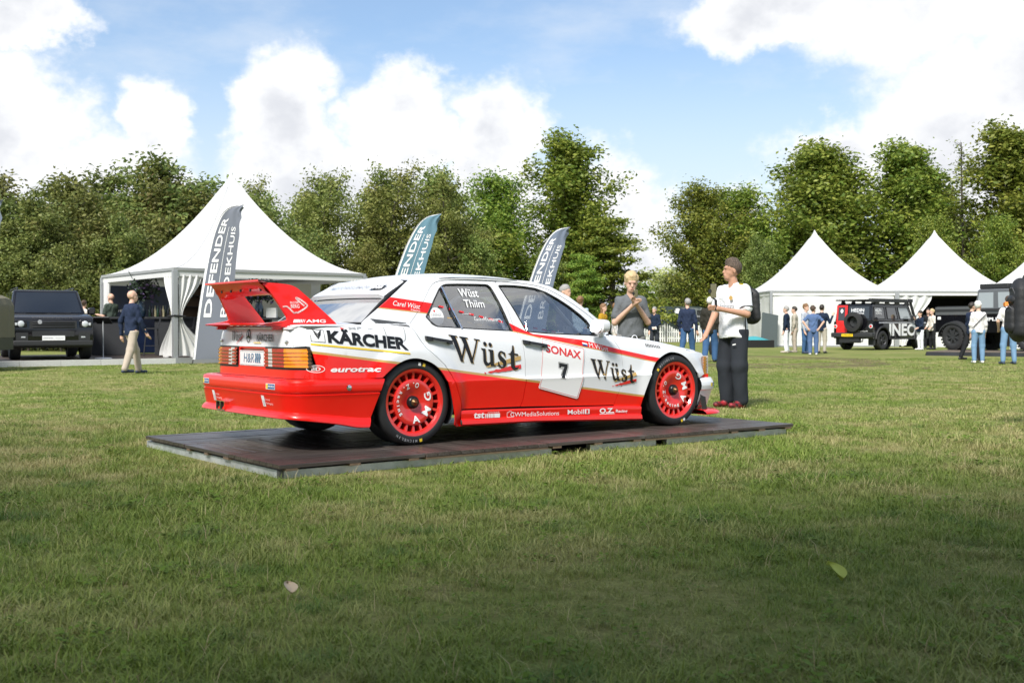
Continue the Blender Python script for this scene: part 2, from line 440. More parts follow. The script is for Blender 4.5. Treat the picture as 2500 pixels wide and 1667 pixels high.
AMBER = mat('amber lens', (.85, .28, .01), .12, coat=1.); REDL = mat('red lens', (.45, .01, .02), .12, coat=1.); CLEARL = mat('clear ribbed lens', (.62, .60, .60), .15, coat=1.); SMOKE = mat('smoked lens edge', (.07, .035, .015), .15, coat=1.)
GLS = glass('car side glass', (.92, .95, .97), .30); GLR = glass('car rear glass', (.80, .84, .86), .28)
def pchip(pts):
    x = np.array([p[0] for p in pts], float); y = np.array([p[1] for p in pts], float)
    h = np.diff(x); d = np.diff(y) / h; m = np.zeros_like(x); m[0], m[-1] = d[0], d[-1]
    for i in range(1, len(x) - 1):
        if d[i - 1] * d[i] > 0:
            w1, w2 = 2 * h[i] + h[i - 1], h[i] + 2 * h[i - 1]; m[i] = (w1 + w2) / (w1 / d[i - 1] + w2 / d[i])
    xl, yl, ml, hl = x.tolist(), y.tolist(), m.tolist(), h.tolist(); n = len(xl)
    import bisect
    def f(q):
        if q <= xl[0]: return yl[0] + ml[0] * (q - xl[0]) * .0
        if q >= xl[-1]: return yl[-1]
        i = bisect.bisect_right(xl, q) - 1; t = (q - xl[i]) / hl[i]; t2 = t * t; t3 = t2 * t
        return (2 * t3 - 3 * t2 + 1) * yl[i] + (t3 - 2 * t2 + t) * hl[i] * ml[i] + (-2 * t3 + 3 * t2) * yl[i + 1] + (t3 - t2) * hl[i] * ml[i + 1]
    return f
WB, TR = 2.665, .3105
PL = pchip([(-.872, .56), (-.862, .62), (-.845, .66), (-.82, .70), (-.79, .742), (-.75, .775), (-.70, .798), (-.6, .822), (-.45, .842), (-.2, .855), (.3, .86), (2.2, .86), (2.6, .855), (2.9, .838), (3.05, .81), (3.13, .77), (3.17, .70)])
PLI = pchip([(0, -.874), (.40, -.873), (.56, -.868), (.62, -.860), (.66, -.845), (.70, -.82), (.742, -.79)])
PR = pchip([(.05, -.03), (.20, -.014), (.43, .006), (.452, .009), (.474, -.004), (.66, -.016), (.78, -.036), (.83, -.056), (.86, -.078), (.9, -.10)])
BZ = pchip([(-.9, .86), (0, .86), (.5, .835), (1.0, .812), (1.83, .776), (2.0, .775), (2.1, .768), (2.53, .722), (2.87, .664), (3.07, .632), (3.18, .60)])
def flare(x, z):
    a = math.hypot(x, z - TR); b = math.hypot(x - WB, z - TR)
    return .030 * (1 - sstep(.375, .455, a)) * sstep(.08, .2, z) + .022 * (1 - sstep(.36, .46, b)) * sstep(.08, .2, z)
def side_s(x, z):
    zz = z + (.86 - BZ(x)) * sstep(.45, .78, z)
    return PL(x) + PR(zz) + flare(x, z)
def gh_s(x, z):
    t = (z - .84) / .38
    s = .752 - .172 * t + .016 * math.sin(math.pi * min(1, max(0, t)))
    s -= .10 * max(0, .25 - x) ** 2 if x < .25 else 0
    s -= .16 * max(0, x - 1.35) ** 2 if x > 1.35 else 0
    return s
def body_s(x, z):
    b = BZ(x)
    if z <= b: return side_s(x, z)
    return side_s(x, b) + (gh_s(x, z) - side_s(x, b)) * sstep(0, .02, z - b) if z < b + .02 else gh_s(x, z)
def SIDE(sg, off=0.): return lambda x, z: (x, -sg * (body_s(x, z) + off), z)
GZ = lambda x: .586 - .134 * x
STU = [(-.12, 1.078), (.25, 1.034), (.92, .895), (1.14, .80), (1.63, .752), (2.03, .667), (2.50, .583)]
STL = [(-.25, 1.003), (.18, .961), (1.0, .815), (1.18, .776), (1.627, .699), (2.045, .629), (2.50, .545)]
def livery(x, z):
    g = GZ(x)
    if z < g - .017: return 1
    if z < g: return 2
    if z > STL and False: return 0
    u, l = interp(x, STU), interp(x, STL)
    if x > -.25 and l < z < u and (x < 1.0 or x > 1.14 or z > .8): return 1
    if x > -.25 and l - .010 < z <= l and x < 2.5: return 2
    return 0
livery = lambda x, z: (1 if z < GZ(x) - .017 else 2 if z < GZ(x) else 1 if (-.25 < x < 2.5 and interp(x, STL) < z < interp(x, STU)) else 2 if (-.25 < x < 2.5 and interp(x, STL) - .009 < z <= interp(x, STL)) else 0)
LIV = [WHITE, RED, GOLD]
LINES = [[(-.83, GZ(-.83)), (2.4, GZ(2.4))], [(-.83, GZ(-.83) - .017), (2.4, GZ(2.4) - .017)], STU, STL, [(x, z - .009) for x, z in STL],
         [(x * .1, BZ(x * .1)) for x in range(-8, 22)], [(x * .1, BZ(x * .1) + .02) for x in range(-8, 20)], [(-.6, .455), (2.5, .452)], [(-.6, .474), (2.5, .474)]]
B1 = [(.011, .856), (.05, .78), (.095, .70), (.17, .64), (.245, .575), (.30, .50), (.345, .40), (.385, .30), (.40, .245)]
B2 = [(.965, .240), (.99, .30), (1.012, .44), (1.016, .58), (1.010, .70), (.985, .808)]
B3 = [(1.943, .212), (2.016, .363), (2.045, .504), (2.03, .656), (1.985, .735), (1.95, .775)]
ARCR = chaikin([(-.285, .497), (-.24, .535), (-.17, .588), (-.08, .626), (.008, .633), (.109, .607), (.191, .56), (.265, .46), (.31, .33), (.35, .13)], 2)
ARCF = chaikin([(2.228, .085), (2.282, .338), (2.392, .545), (2.457, .592), (2.551, .632), (2.627, .643), (2.743, .622), (2.841, .56), (2.92, .475), (2.955, .41)], 2)
def sh(poly, dx=0, dz=0): return [(x + dx, z + dz) for x, z in poly]
GAPU = chaikin([(.011, .856), (.153, .998), (.285, 1.158), (.36, 1.20), (.495, 1.213), (.917, 1.216)], 2)
GAPF = chaikin([(.922, 1.216), (1.279, 1.198), (1.442, 1.160), (1.609, 1.074), (1.91, .892), (1.955, .84), (1.95, .775)], 2)
WINR = chaikin([(.125, .862), (.345, 1.128), (.40, 1.170), (.46, 1.181), (.80, 1.186), (.845, 1.180), (.87, 1.12), (.952, .826), (.94, .823), (.6, .838)], 1, True)
WINF = chaikin([(.935, 1.172), (.945, 1.183), (1.151, 1.182), (1.352, 1.158), (1.558, 1.057), (1.761, .92), (1.80, .87), (1.838, .785), (1.82, .781), (1.105, .812), (1.09, .83)], 1, True)
def inset(poly, d):
    cx = sum(p[0] for p in poly) / len(poly); cz = sum(p[1] for p in poly) / len(poly); o = []
    for x, z in poly:
        l = math.hypot(x - cx, z - cz); o.append((x - (x - cx) / l * d, z - (z - cz) / l * d))
    return o
def ribbon_loop(mb, poly, fn, r, m=0, closed=True):
    pts = dens(poly, .06, closed); P = [fn(*p) for p in pts]
    if closed: P.append(P[0])
    mb.tube(P, r, 5, m, cap=not closed)
doors = {}
for sg in (1, -1):
    S0 = SIDE(sg); inw = (0, sg, 0); st = .034 if sg > 0 else .08
    ln = LINES if sg > 0 else LINES[:5]
    kw = dict(matfn=livery, step=st, inward=inw, lines=ln)
    # body side with quarter panel, pillars and roof rail
    A_UP = [(2.02, .80), (1.93, .915), (1.64, 1.105), (1.46, 1.188), (1.28, 1.224), (.92, 1.240), (.45, 1.238), (.17, 1.222), (.105, 1.198), (-.325, .905), (-.36, .872)]
    ol = [(-.815, .497), (-.30, .497)] + ARCR + [(.37, .115), (.41, .115)] + [(.394, .243)] + sh(B1[::-1][1:], -.003) + sh(GAPU[1:], -.002, .004) + sh(GAPF[1:-4], .002, .004) + [(1.962, .84), (1.958, .79)] + A_UP + [(-.80, .872), (-.80, .722), (-.775, .718), (-.735, .556), (-.80, .552)]
    sheet('quarter_panel', ol, S0, LIV, car, **kw)
    rd = [(.404, .246)] + [(.965 - .003, .241)] + sh(B2[1:], -.003) + [(.914, 1.212)] + GAPU[::-1][1:] + sh(B1[1:-1], .003)
    d = sheet('door', rd, S0, LIV, car, holes=[WINR], **kw); doors[sg, 'r'] = d
    fd = sh(B2, .003) + [(.922, 1.212)] + sh(GAPF[1:-1], -.002, -.001) + B3[::-1]
    d2 = sheet('door', fd, S0, LIV, car, holes=[WINF], **kw); doors[sg, 'f'] = d2
    ff = sh(B3, .005) + [(2.02, .79)] + [(x * .05, BZ(x * .05) + .006) for x in range(41, 62)] + [(3.09, .60), (3.045, .585), (3.035, .44), (2.96, .41)] + ARCF[::-1][1:] + [(2.10, .09), (1.975, .115), (1.948, .212)]
    sheet('front_wing_panel', ff, S0, LIV, car, **kw)
    # glass and seals
    GI = SIDE(sg, -.012)
    for dd, w in ((d, WINR), (d2, WINF)):
        sheet('window_pane', w, GI, GLS, dd, step=.12, thick=0, inward=inw)
        mb = MB(); ribbon_loop(mb, w, SIDE(sg, -.002), .0065); mb.build('window_seal', TRIM, dd)
    mb = MB(); mb.tube([SIDE(sg, .001)(*p) for p in ((.385, 1.158), (.42, 1.0), (.462, .842))], .011, 6); mb.build('quarter_light_bar', CHROME if sg > 0 else TRIM, d)
    # handles
    for dd, (hx0, hz) in ((d, (.104, .772)), (d2, (1.008, .737))):
        mb = MB(); f = SIDE(sg, 0)
        sl = -.15
        def hb(x0, x1, z0, z1, o0, o1, fn=f):
            v = []
            for o in (o0, o1):
                for (x, z) in ((x0, z0), (x1, z0), (x1, z1), (x0, z1)):
                    q = fn(x, z + sl * (x - hx0)); v.append((q[0], q[1] - sg * o, q[2]))
            mb.add(v, [(0, 1, 2, 3), (7, 6, 5, 4), (0, 4, 5, 1), (1, 5, 6, 2), (2, 6, 7, 3), (3, 7, 4, 0)])
        hb(hx0, hx0 + .055, hz - .012, hz + .018, 0, .024); hb(hx0 + .05, hx0 + .19, hz - .004, hz + .016, .014, .034); hb(hx0 + .185, hx0 + .222, hz - .012, hz + .016, 0, .03)
        mb.build('door_handle', BLACKP, dd)
    # side skirt
    def skirt(u, v, sg=sg):
        x = .395 + u * 1.845
        zt = interp(x, [(.4, .236), (1.95, .205), (2.24, .19)]); zb = interp(x, [(.4, .118), (1.1, .113), (2.24, .072)])
        prof = [(-.02, 1.0), (.006, .985), (.012, .9), (.006, .45), (.020, .36), (.024, .12), (.004, 0), (-.10, .0)]
        k = min(6, int(v * 7)); t = v * 7 - k; o = prof[k][0] + (prof[k + 1][0] - prof[k][0]) * t; z = zb + (zt - zb) * (prof[k][1] + (prof[k + 1][1] - prof[k][1]) * t)
        return (x, -sg * (.858 + o), z)
    MB().grid(skirt, 40, 14, flip=sg < 0).build('side_skirt', RED, car)
    # wheel-well liners and dark backing behind the panel joints
    for xc in (0, WB):
        mb = MB(); rw = .352 if xc == 0 else .338
        def well(a, b, xc=xc, rw=rw, sg=sg):
            th = R(-32) + a * R(244); r_, y_ = [(rw, .835), (rw, .5), (.05, .5)][min(2, int(b * 2 + .01))]
            return (xc + r_ * math.cos(th), -sg * y_, max(.14, TR + r_ * math.sin(th)))
        mb.grid(well, 28, 2); mb.build('wheel_well', DARK, car)
inner = [(-.72, .35), (-.42, .35), (-.40, .66), (.38, .66), (.42, .16), (2.2, .16), (2.25, .66), (2.95, .60), (3.0, .45), (3.05, .62), (2.9, .65), (2.5, .70), (2.05, .74), (-.7, .80)]
for sg in (1, -1):
    sheet('inner_panel', inner, SIDE(sg, -.035), DARK, car, step=.14, thick=0, inward=(0, sg, 0))
MB().box((-.75, -.78, .20), (2.2, .78, .235)).box((2.2, -.5, .20), (3.1, .5, .3)).build('floor_pan', DARK, car)
# ---------------------------------------------------------------- roof, screens, bonnet, boot
ZR = pchip([(.08, 1.20), (.18, 1.240), (.35, 1.268), (.7, 1.287), (1.1, 1.276), (1.3, 1.250), (1.42, 1.218), (1.50, 1.18)])
def roof(x, s): return (x, -s, ZR(x) - .050 * abs(s / .58) ** 2.6)
ro = [(.115, -.50), (.15, -.57), (.45, -.588), (.92, -.590), (1.25, -.575), (1.43, -.535), (1.445, -.3), (1.45, 0), (1.445, .3), (1.43, .535), (1.25, .575), (.92, .590), (.45, .588), (.15, .57), (.115, .50), (.10, 0)]
sheet('roof', ro, roof, WHITE, car, step=.05, inward=(0, 0, -1))
mb = MB()
for sg in (1, -1): mb.tube([(x, -sg * (interp(x, [(.12, .555), (.45, .583), (.92, .586), (1.3, .568), (1.46, .53)])), roof(x, .575)[2] + .002) for x in (.12, .3, .5, .8, 1.1, 1.3, 1.42, 1.47)], .0035, 5)
mb.build('roof_gutter', TRIM, car)
def wscr(u, v):  # u -1..1 across, v 0 base .. 1 top
    hw = .665 + (.528 - .665) * v
    xb = 2.06 - .09 * u * u; xt = 1.45 - .045 * u * u
    return (xb + (xt - xb) * v, -u * hw, .79 + (1.205 - .79) * v + .02 * math.sin(math.pi * v) - .02 * u * u * v)
MB().grid(lambda a, b: wscr(a * 2 - 1, b), 16, 8).build('windscreen', GLS, car)
def rscr(u, v, o=0):
    hw = .645 + (.525 - .645) * v; xb = -.385 + .07 * u * u; xt = .115 + .02 * u * u
    n = Vector((-.53, 0, .85)) * o
    return (xb + (xt - xb) * v + n.x, -u * hw, .875 + (1.206 - .875) * v + .022 * math.sin(math.pi * v) - .012 * u * u * v + n.z)
MB().grid(lambda a, b: rscr(a * 2 - 1, b), 16, 8, flip=True).build('rear_window', GLR, car)
mb = MB(); P = [rscr(-1 + i * .2, 0) for i in range(11)] + [rscr(1, j * .2) for j in range(1, 6)] + [rscr(1 - i * .2, 1) for i in range(1, 11)] + [rscr(-1, 1 - j * .2) for j in range(1, 6)]
mb.tube(P, .016, 6); mb.build('rear_window_seal', TRIM, car)
mb = MB(); P = [wscr(-1 + i * .2, 0) for i in range(11)] + [wscr(1, j * .2) for j in range(1, 6)] + [wscr(1 - i * .2, 1) for i in range(1, 11)] + [wscr(-1, 1 - j * .2) for j in range(1, 6)]
mb.tube(P, .014, 6); mb.build('windscreen_seal', TRIM, car)
# roof-edge spoiler over the rear window
def rsp(a, b):
    u = a * 2 - 1; v = .97 - .45 * b; p = rscr(u * .985, v, .028 + .014 * b - .02 * (abs(u) > .97)); return p
mb = MB(); mb.grid(rsp, 20, 8, flip=False)
mb.grid(lambda a, b: Vector(rsp(a, 1)) + Vector((.02 * b, 0, -.03 * b)), 20, 2)
sp = mb.build('rear_window_spoiler', WHITE, car)
lettering('lettering', 'MOTORSSUM.DE', lambda x, y: Vector(rscr(x, y, .046)), VGR, sp, -.55, .66, .52, .74, .01)
decal('sticker', poly_tris([(.62, .60), (.86, .62), (.90, .74), (.66, .72)]), lambda x, y: rscr(x, y, .047), VB, sp)
lettering('lettering', 'MB', lambda x, y: Vector(rscr(x, y, .050)), VW, sp, .66, .63, .86, .71, .02)
def hood(x, s): return (x, -s, BZ(x) + .010 + .024 * (1 - abs(s / .72) ** 2) - .0 )
ho = [(2.02, -.70), (2.06, 0), (2.02, .70), (2.5, .715), (2.9, .705), (3.06, .685), (3.15, .60), (3.20, .3), (3.21, 0), (3.20, -.3), (3.15, -.60), (3.06, -.685), (2.9, -.705), (2.5, -.715)]
ho = [(2.00, .70), (2.04, .35), (2.05, 0), (2.04, -.35), (2.00, -.70), (2.5, -.735), (2.9, -.725), (3.06, -.70), (3.15, -.62), (3.20, -.3), (3.21, 0), (3.20, .3), (3.15, .62), (3.06, .70), (2.9, .725), (2.5, .735)]
bo = sheet('bonnet', ho, hood, WHITE, car, step=.06, inward=(0, 0, -1))
for sg in (1, -1):
    vt = MB()
    for k in range(8): vt.box((2.335 + k * .02, -sg * .60 - .001, BZ(2.4) + .0125 - .02 * k * .098), (2.346 + k * .02, -sg * .60 + .09 * sg, BZ(2.4) + .026 - .02 * k * .1))
    vt.build('bonnet_vent', VGR, bo, smooth=False)
vt = MB()
for k in range(9): vt.add([SIDE(1, .004)(2.335 + k * .0185, .715 - k * .0022), SIDE(1, .004)(2.345 + k * .0185, .715 - k * .0022), SIDE(1, .004)(2.345 + k * .0185, .690 - k * .0022), SIDE(1, .004)(2.335 + k * .0185, .690 - k * .0022)], [(0, 1, 2, 3)])
vt.build('bonnet_vent', BLACKP, bo, smooth=False)
mb = MB(); lp = [(2.72 + .035 * math.cos(a), -.28, BZ(2.72) + .055 + .035 * math.sin(a)) for a in np.linspace(-1.2, 4.3, 12)]; mb.tube(lp, .0035, 5); mb.build('bonnet_pin_lanyard', VW, bo)
mb = MB().lathe([(.0, .012), (.018, .012), (.02, 0)], 'z', 12, (2.98, -.42, BZ(2.98) + .022)); mb.build('bonnet_pin', CHROME, bo)
def boot(x, s): return (x, -s, .868 + .030 * sstep(-.86, -.35, x) * (1 - abs(s / .75) ** 3) - .006 * abs(s / .75) ** 2 - (.018 * ((-.84 - x) / .03) ** 2 if x < -.84 else 0))
sheet('boot_lid', [(-.868, -.60), (-.868, .60), (-.70, .688), (-.42, .70), (-.37, .66), (-.355, 0), (-.37, -.66), (-.42, -.70), (-.70, -.688)], boot, WHITE, car, step=.06, inward=(0, 0, -1))
for sg in (1, -1): sheet('boot_side_ledge', [(-.80, sg * .715), (-.82, sg * .64), (-.868, sg * .606), (-.70, sg * .694), (-.42, sg * .706), (-.35, sg * .665), (-.31, sg * .69), (-.34, sg * .76), (-.6, sg * .757), (-.76, sg * .73)], boot, WHITE, car, step=.06, thick=0, inward=(0, 0, -1))
# ---------------------------------------------------------------- rear face
def rear(s, z, o=0.):
    a = abs(s); q = 1 if s > 0 else -1
    x = PLI(min(a, .742)); zz = PR(z) * min(1, a / .70)
    tilt = .05 * max(0, z - .72) + (.02 * ((z - .835) / .03) ** 2 if z > .835 else 0)
    if a > .742: x = -.79 + (a - .742) * 1.1; a2 = PL(x)
    else: a2 = a
    k = 1 - sstep(.60, .74, a)
    return (x + tilt * k - o * k, -q * (a2 + zz + o * (1 - k)), z)
sheet('boot_lid_face', [(-.648, .712), (.648, .712), (.632, .79), (.60, .862), (-.60, .862), (-.632, .79)], rear, WHITE, car, step=.04, inward=(1, 0, 0))
for sg in (1, -1): sheet('rear_corner_panel', [(sg * .654, .716), (sg * .735, .722), (sg * .735, .872), (sg * .61, .868), (sg * .638, .79)], rear, WHITE, car, step=.03, thick=0, inward=(1, 0, 0))
sheet('rear_panel', [(-.742, .497), (.742, .497), (.742, .556), (.24, .560), (.232, .708), (-.232, .708), (-.24, .560), (-.742, .556)], rear, RED, car, step=.04, holes=[[(-.225, .568), (.225, .568), (.215, .70), (-.215, .70)]], inward=(1, 0, 0))
MB().box((-.855, -.24, .555), (-.845, .24, .715)).build('plate_recess', mat('reddish pink recess', (.72, .09, .09), .3, coat=.8), car)  # pinkish reflection on the red panel put into the base colour
pm = MB().box((-.874, -.215, .572), (-.866, .215, .682)).build('licence_plate', VW, car)
pl = lambda x, y: (-.8765, -x, y)
lettering('lettering', 'H&R', pl, VST, pm, -.135, .594, .045, .662, 0, .12)
for k in range(3):
    x = .062 + k * .033
    decal('mark', poly_tris([(x, .594), (x + .024, .594), (x + .012, .612), (x + .030, .634), (x + .018, .664), (x - .006, .664), (x + .004, .634), (x - .012, .612)]), pl, VST, pm)
b_ = MB()
for (a0, b0, a1, b1) in ((-.207, .577, .207, .580), (-.207, .674, .207, .677), (-.207, .58, -.204, .674), (.204, .58, .207, .674)): b_.box((-.8755, -a1, b0), (-.8735, -a0, b1))
b_.build('plate_border', VGR, pm, smooth=False)
# ribbed tail lights
for sg in (1, -1):
    tl = MB(); u0, u1 = .237, .775 if sg > 0 else .775
    fr_ = MB(); fr_.grid(lambda a, b: rear(sg * (u0 + a * (u1 - .005 - u0 - .02 * b)), .557 + b * .157, .002), 22, 3, flip=sg > 0); hous = fr_.build('tail_light', BLACKP, car)
    cols = {'red': MB(), 'amber': MB(), 'clear': MB(), 'smoke': MB()}
    nrow = 5; z0, z1 = .574, .702
    for r_ in range(nrow * 2):
        za = z0 + (z1 - z0) * r_ / (nrow * 2); zb = z0 + (z1 - z0) * (r_ + 1) / (nrow * 2); proud = r_ % 2 == 0
        o = .018 if proud else .009; dx = 0 if proud else -.022
        cuts = [(u0 + .01, 'red'), (.32 + dx, 'clear'), (.385 + dx, 'red'), (.455, 'red'), (.56 + dx * .6, 'amber'), (.735, 'smoke'), (u1 - .022, None)]
        for (ua, c), (ub, _) in zip(cuts, cuts[1:]):
            n = max(1, int((ub - ua) / .03))
            cols[c].grid(lambda a, b: rear(sg * (ua + (ub - ua) * a), za + (zb - za) * b, o), n, 1, flip=sg > 0)
            for zq, oo in ((za, 0), (zb, 1)):
                cols[c].grid(lambda a, b: rear(sg * (ua + (ub - ua) * a), zq, .004 + (o - .004) * b), n, 1, flip=(sg > 0) != bool(oo))
    for k, m_ in (('red', REDL), ('amber', AMBER), ('clear', CLEARL), ('smoke', SMOKE)): cols[k].build(k + '_lens', m_, hous, sharp=20)
# boot lid print
bl = lambda x, y: Vector(rear(x, y, .004))
# ---------------------------------------------------------------- bumpers
def sweep(path, prof_fn, nu, nv): ...
def arc_path(pts, n):
    pts = chaikin(pts, 3); L = [0]
    for a, b in zip(pts, pts[1:]): L.append(L[-1] + math.dist(a, b))
    X = [p[0] for p in pts]; Y = [p[1] for p in pts]
    return lambda t: (float(np.interp(t * L[-1], L, X)), float(np.interp(t * L[-1], L, Y)))
RB = arc_path([(-.985, 0), (-.985, .30), (-.98, .62), (-.965, .715), (-.89, .80), (-.78, .842), (-.6, .866), (-.27, .885)], 40)
prof_r = [(-.10, .495), (-.03, .495), (-.006, .488), (0, .470), (0, .412), (-.004, .404), (-.012, .400), (-.012, .394), (-.002, .388), (-.004, .384), (-.018, .300), (-.022, .275), (-.002, .262), (.010, .245), (.012, .232), (0, .226), (-.12, .226)]
def rbump(u, v):
    sgn = 1 if u > .5 else -1; t = abs(u * 2 - 1)
    k = v * (len(prof_r) - 1); i = min(int(k), len(prof_r) - 2); f = k - i
    o = prof_r[i][0] + (prof_r[i + 1][0] - prof_r[i][0]) * f; z = prof_r[i][1] + (prof_r[i + 1][1] - prof_r[i][1]) * f
    drop = sstep(.45, 1., t) * .075; z = z - drop * sstep(.36, .23, z)
    # near the wheel the end follows the arch
    tt = t; x, s = RB(tt); 
    x2, s2 = RB(min(1, tt + .004)); x1, s1 = RB(max(0, tt - .004)); tx, ts = x2 - x1, s2 - s1; l = math.hypot(tx, ts) or 1; nx, ns = -ts / l, tx / l
    if t < .02: nx, ns = -1, 0
    cut = max(0, .489 - z) * .394
    x -= cut * sstep(.72, 1., t)
    return (x + nx * o, -sgn * (s + ns * o), z)
rb = MB().grid(rbump, 120, 48).build('rear_bumper', RED, car, sharp=28)
# exhaust
ex = MB(); 
for yc in (.235, .315):
    for (r0, r1, m_) in ((.032, .032, 0),):
        q = [(-.030, -.034), (.030, -.034), (.036, -.028), (.036, .028), (.030, .034), (-.030, .034), (-.036, .028), (-.036, -.028)]; qi = [(a * .84, b * .84) for a, b in q]
        n = 8; v = [(-1.005, yc + a, .272 + b) for a, b in q] + [(-.80, yc + a, .272 + b) for a, b in q] + [(-1.005, yc + a, .272 + b) for a, b in qi] + [(-.85, yc + a, .272 + b) for a, b in qi]
        ex.add(v, [(i, (i + 1) % 8, (i + 1) % 8 + 8, i + 8) for i in range(8)], 0).add(v, [(i, i + 16, (i + 1) % 8 + 16, (i + 1) % 8) for i in range(8)], 0)
        ex.add(v, [(i + 16, i + 24, (i + 1) % 8 + 24, (i + 1) % 8 + 16) for i in range(8)] + [tuple(range(24, 32))], 1)
ex.build('exhaust', [CHROME, DARK], car)
FB = arc_path([(3.40, 0), (3.385, .30), (3.34, .55), (3.26, .74), (3.16, .835), (3.05, .862), (2.97, .868)], 30)
prof_f = [(-.16, .44), (-.07, .412), (-.02, .405), (0, .37), (.006, .34), (0, .305), (-.012, .295), (-.03, .24), (-.055, .16), (-.09, .135), (-.2, .13)]
def fbump(u, v, pr=prof_f):
    sgn = 1 if u > .5 else -1; t = abs(u * 2 - 1); k = v * (len(pr) - 1); i = min(int(k), len(pr) - 2); f = k - i
    o = pr[i][0] + (pr[i + 1][0] - pr[i][0]) * f; z = pr[i][1] + (pr[i + 1][1] - pr[i][1]) * f
    x, s = FB(t); x2, s2 = FB(min(1, t + .004)); x1, s1 = FB(max(0, t - .004)); tx, ts = x2 - x1, s2 - s1; l = math.hypot(tx, ts) or 1; nx, ns = ts / l, -tx / l
    if t < .02: nx, ns = 1, 0
    return (x + nx * o, -sgn * (s + ns * o), z)
fb = MB().grid(fbump, 80, 30, flip=True).build('front_bumper', WHITE, car, sharp=28)
prs_ = [(-.25, .125), (-.06, .128), (.02, .122), (.055, .105), (.06, .092), (.05, .086), (-.25, .086)]
def split(u, v): return fbump(u, v, prs_)
MB().grid(split, 80, 18, flip=True).build('front_splitter', RED, car, sharp=28)
for sg in (1, -1):   # front corner: lamp with amber marker, black arch liner edge
    hl = MB(); hl.box((3.06, -sg * .78 if sg > 0 else .45, .44), (3.15, -sg * .45 if sg > 0 else .78, .60)); hh = hl.build('headlight', CLEARL, car)
    am = MB()
    for k in range(6):
        z0 = .438 + k * .0255
        for o, za, zb in ((.010, z0, z0 + .0155), (.004, z0 + .0155, z0 + .0255)):
            am.grid(lambda a, b: (3.05 + a * .10 + .012 * (z0 - .5), -sg * (PL(3.05 + .75 * a * .11) - .002 + o - .006 * a), za + (zb - za) * b), 4, 1, flip=sg < 0)
        am.grid(lambda a, b: (3.05 + a * .10 + .012 * (z0 - .5), -sg * (PL(3.05 + .75 * a * .11) + .008 - .006 * b * 1.), z0 + .0155), 4, 1)
    am.build('indicator_lens', AMBER, hh, sharp=20)
    MB().box((3.045, -sg * .80 if sg > 0 else .55, .400), (3.13, -sg * .55 if sg > 0 else .80, .437)).build('lamp_sill', RED, car)
    ar = MB(); ar.grid(lambda a, b: (2.955 + .085 * a + .05 * b, -sg * (.845 - .02 * a), .40 - b * .28), 4, 8, flip=sg > 0); ar.build('arch_liner', BLACKP, car)
gm = MB().box((3.16, -.36, .42), (3.235, .36, .60)); gm.build('radiator_grille', CHROME, car)
# ---------------------------------------------------------------- rear wing
wing = None
def plate_s(x, z): return .585 - .20 * max(0, min(1, (-.48 - x) / .52)) * .55 - .17 * max(0, z - .88)
EP = [(-1.005, .862), (-1.00, .880), (-.93, .888), (-.845, .902), (-.832, .915), (-.875, .99), (-.955, 1.12), (-1.012, 1.168), (-.83, 1.158), (-.775, 1.142), (-.74, 1.118), (-.49, .876), (-.50, .868), (-.84, .852)]
EP = chaikin(EP, 2, True)
wmain = None
wing_root = None
wg = MB()
def wsec(t):  # closed aerofoil section, x z
    return t
sec = [(-1.012, 1.176), (-1.018, 1.170), (-.97, 1.128), (-.90, 1.096), (-.82, 1.084), (-.775, 1.092), (-.752, 1.112), (-.77, 1.138), (-.83, 1.155), (-.92, 1.160), (-.99, 1.166)]
sec = chaikin(sec, 1, True)
def wingp(a, b):
    i = b * len(sec); k = int(i) % len(sec); f = i - int(i); p, q = sec[k], sec[(k + 1) % len(sec)]
    x = p[0] + (q[0] - p[0]) * f; z = p[1] + (q[1] - p[1]) * f
    u = a * 2 - 1; s = u * (plate_s(x, z) - .004)
    fill = .035 * sstep(.72, 1., abs(u)) if z < 1.13 else 0      # fillet into the end plates
    return (x, -s, z - fill * (1 - abs(x + .9) / .2 if abs(x + .9) < .2 else 0))
wing_root = wg.grid(wingp, 40, 44).build('rear_wing', RED, car, sharp=40)
lip = MB().grid(lambda a, b: (-.965 - .075 * b, -(a * 2 - 1) * (.452 + .02 * b), 1.168 + .016 * b), 24, 2).grid(lambda a, b: (-.965 - .075 * b, -(a * 2 - 1) * (.452 + .02 * b), 1.160 + .012 * b), 24, 2, flip=True).grid(lambda a, b: (-1.040, -(a * 2 - 1) * .472, 1.172 + .012 * b), 24, 1, flip=True).build('wing_lip', RED, wing_root)
for k in range(5):
    MB().lathe([(0, -.004), (.010, -.004), (.011, .004)], 'x', 10, (-.955 - .006, -.34 + k * .17, 1.118)).build('bolt', BLACKP, wing_root)
for sg in (1, -1):
    outer = lambda x, z: (x, -sg * (plate_s(x, z) + .014), z); innr = lambda x, z: (x, -sg * (plate_s(x, z) - .014), z)
    a = sheet('end_plate', EP, outer, RED, wing_root, step=.05, thick=.028, inward=(0, sg, 0))
    sheet('end_plate_inner_face', EP, innr, RED, a, step=.05, thick=0, inward=(0, -sg, 0))
    MB().box((-.94, -sg * .48 - .012, .835), (-.87, -sg * .48 + .012, .87)).build('wing_bracket', VR, wing_root)
    if sg > 0: EPR, OUT = a, (lambda x, z: (x, -(plate_s(x, z) + .0175), z))
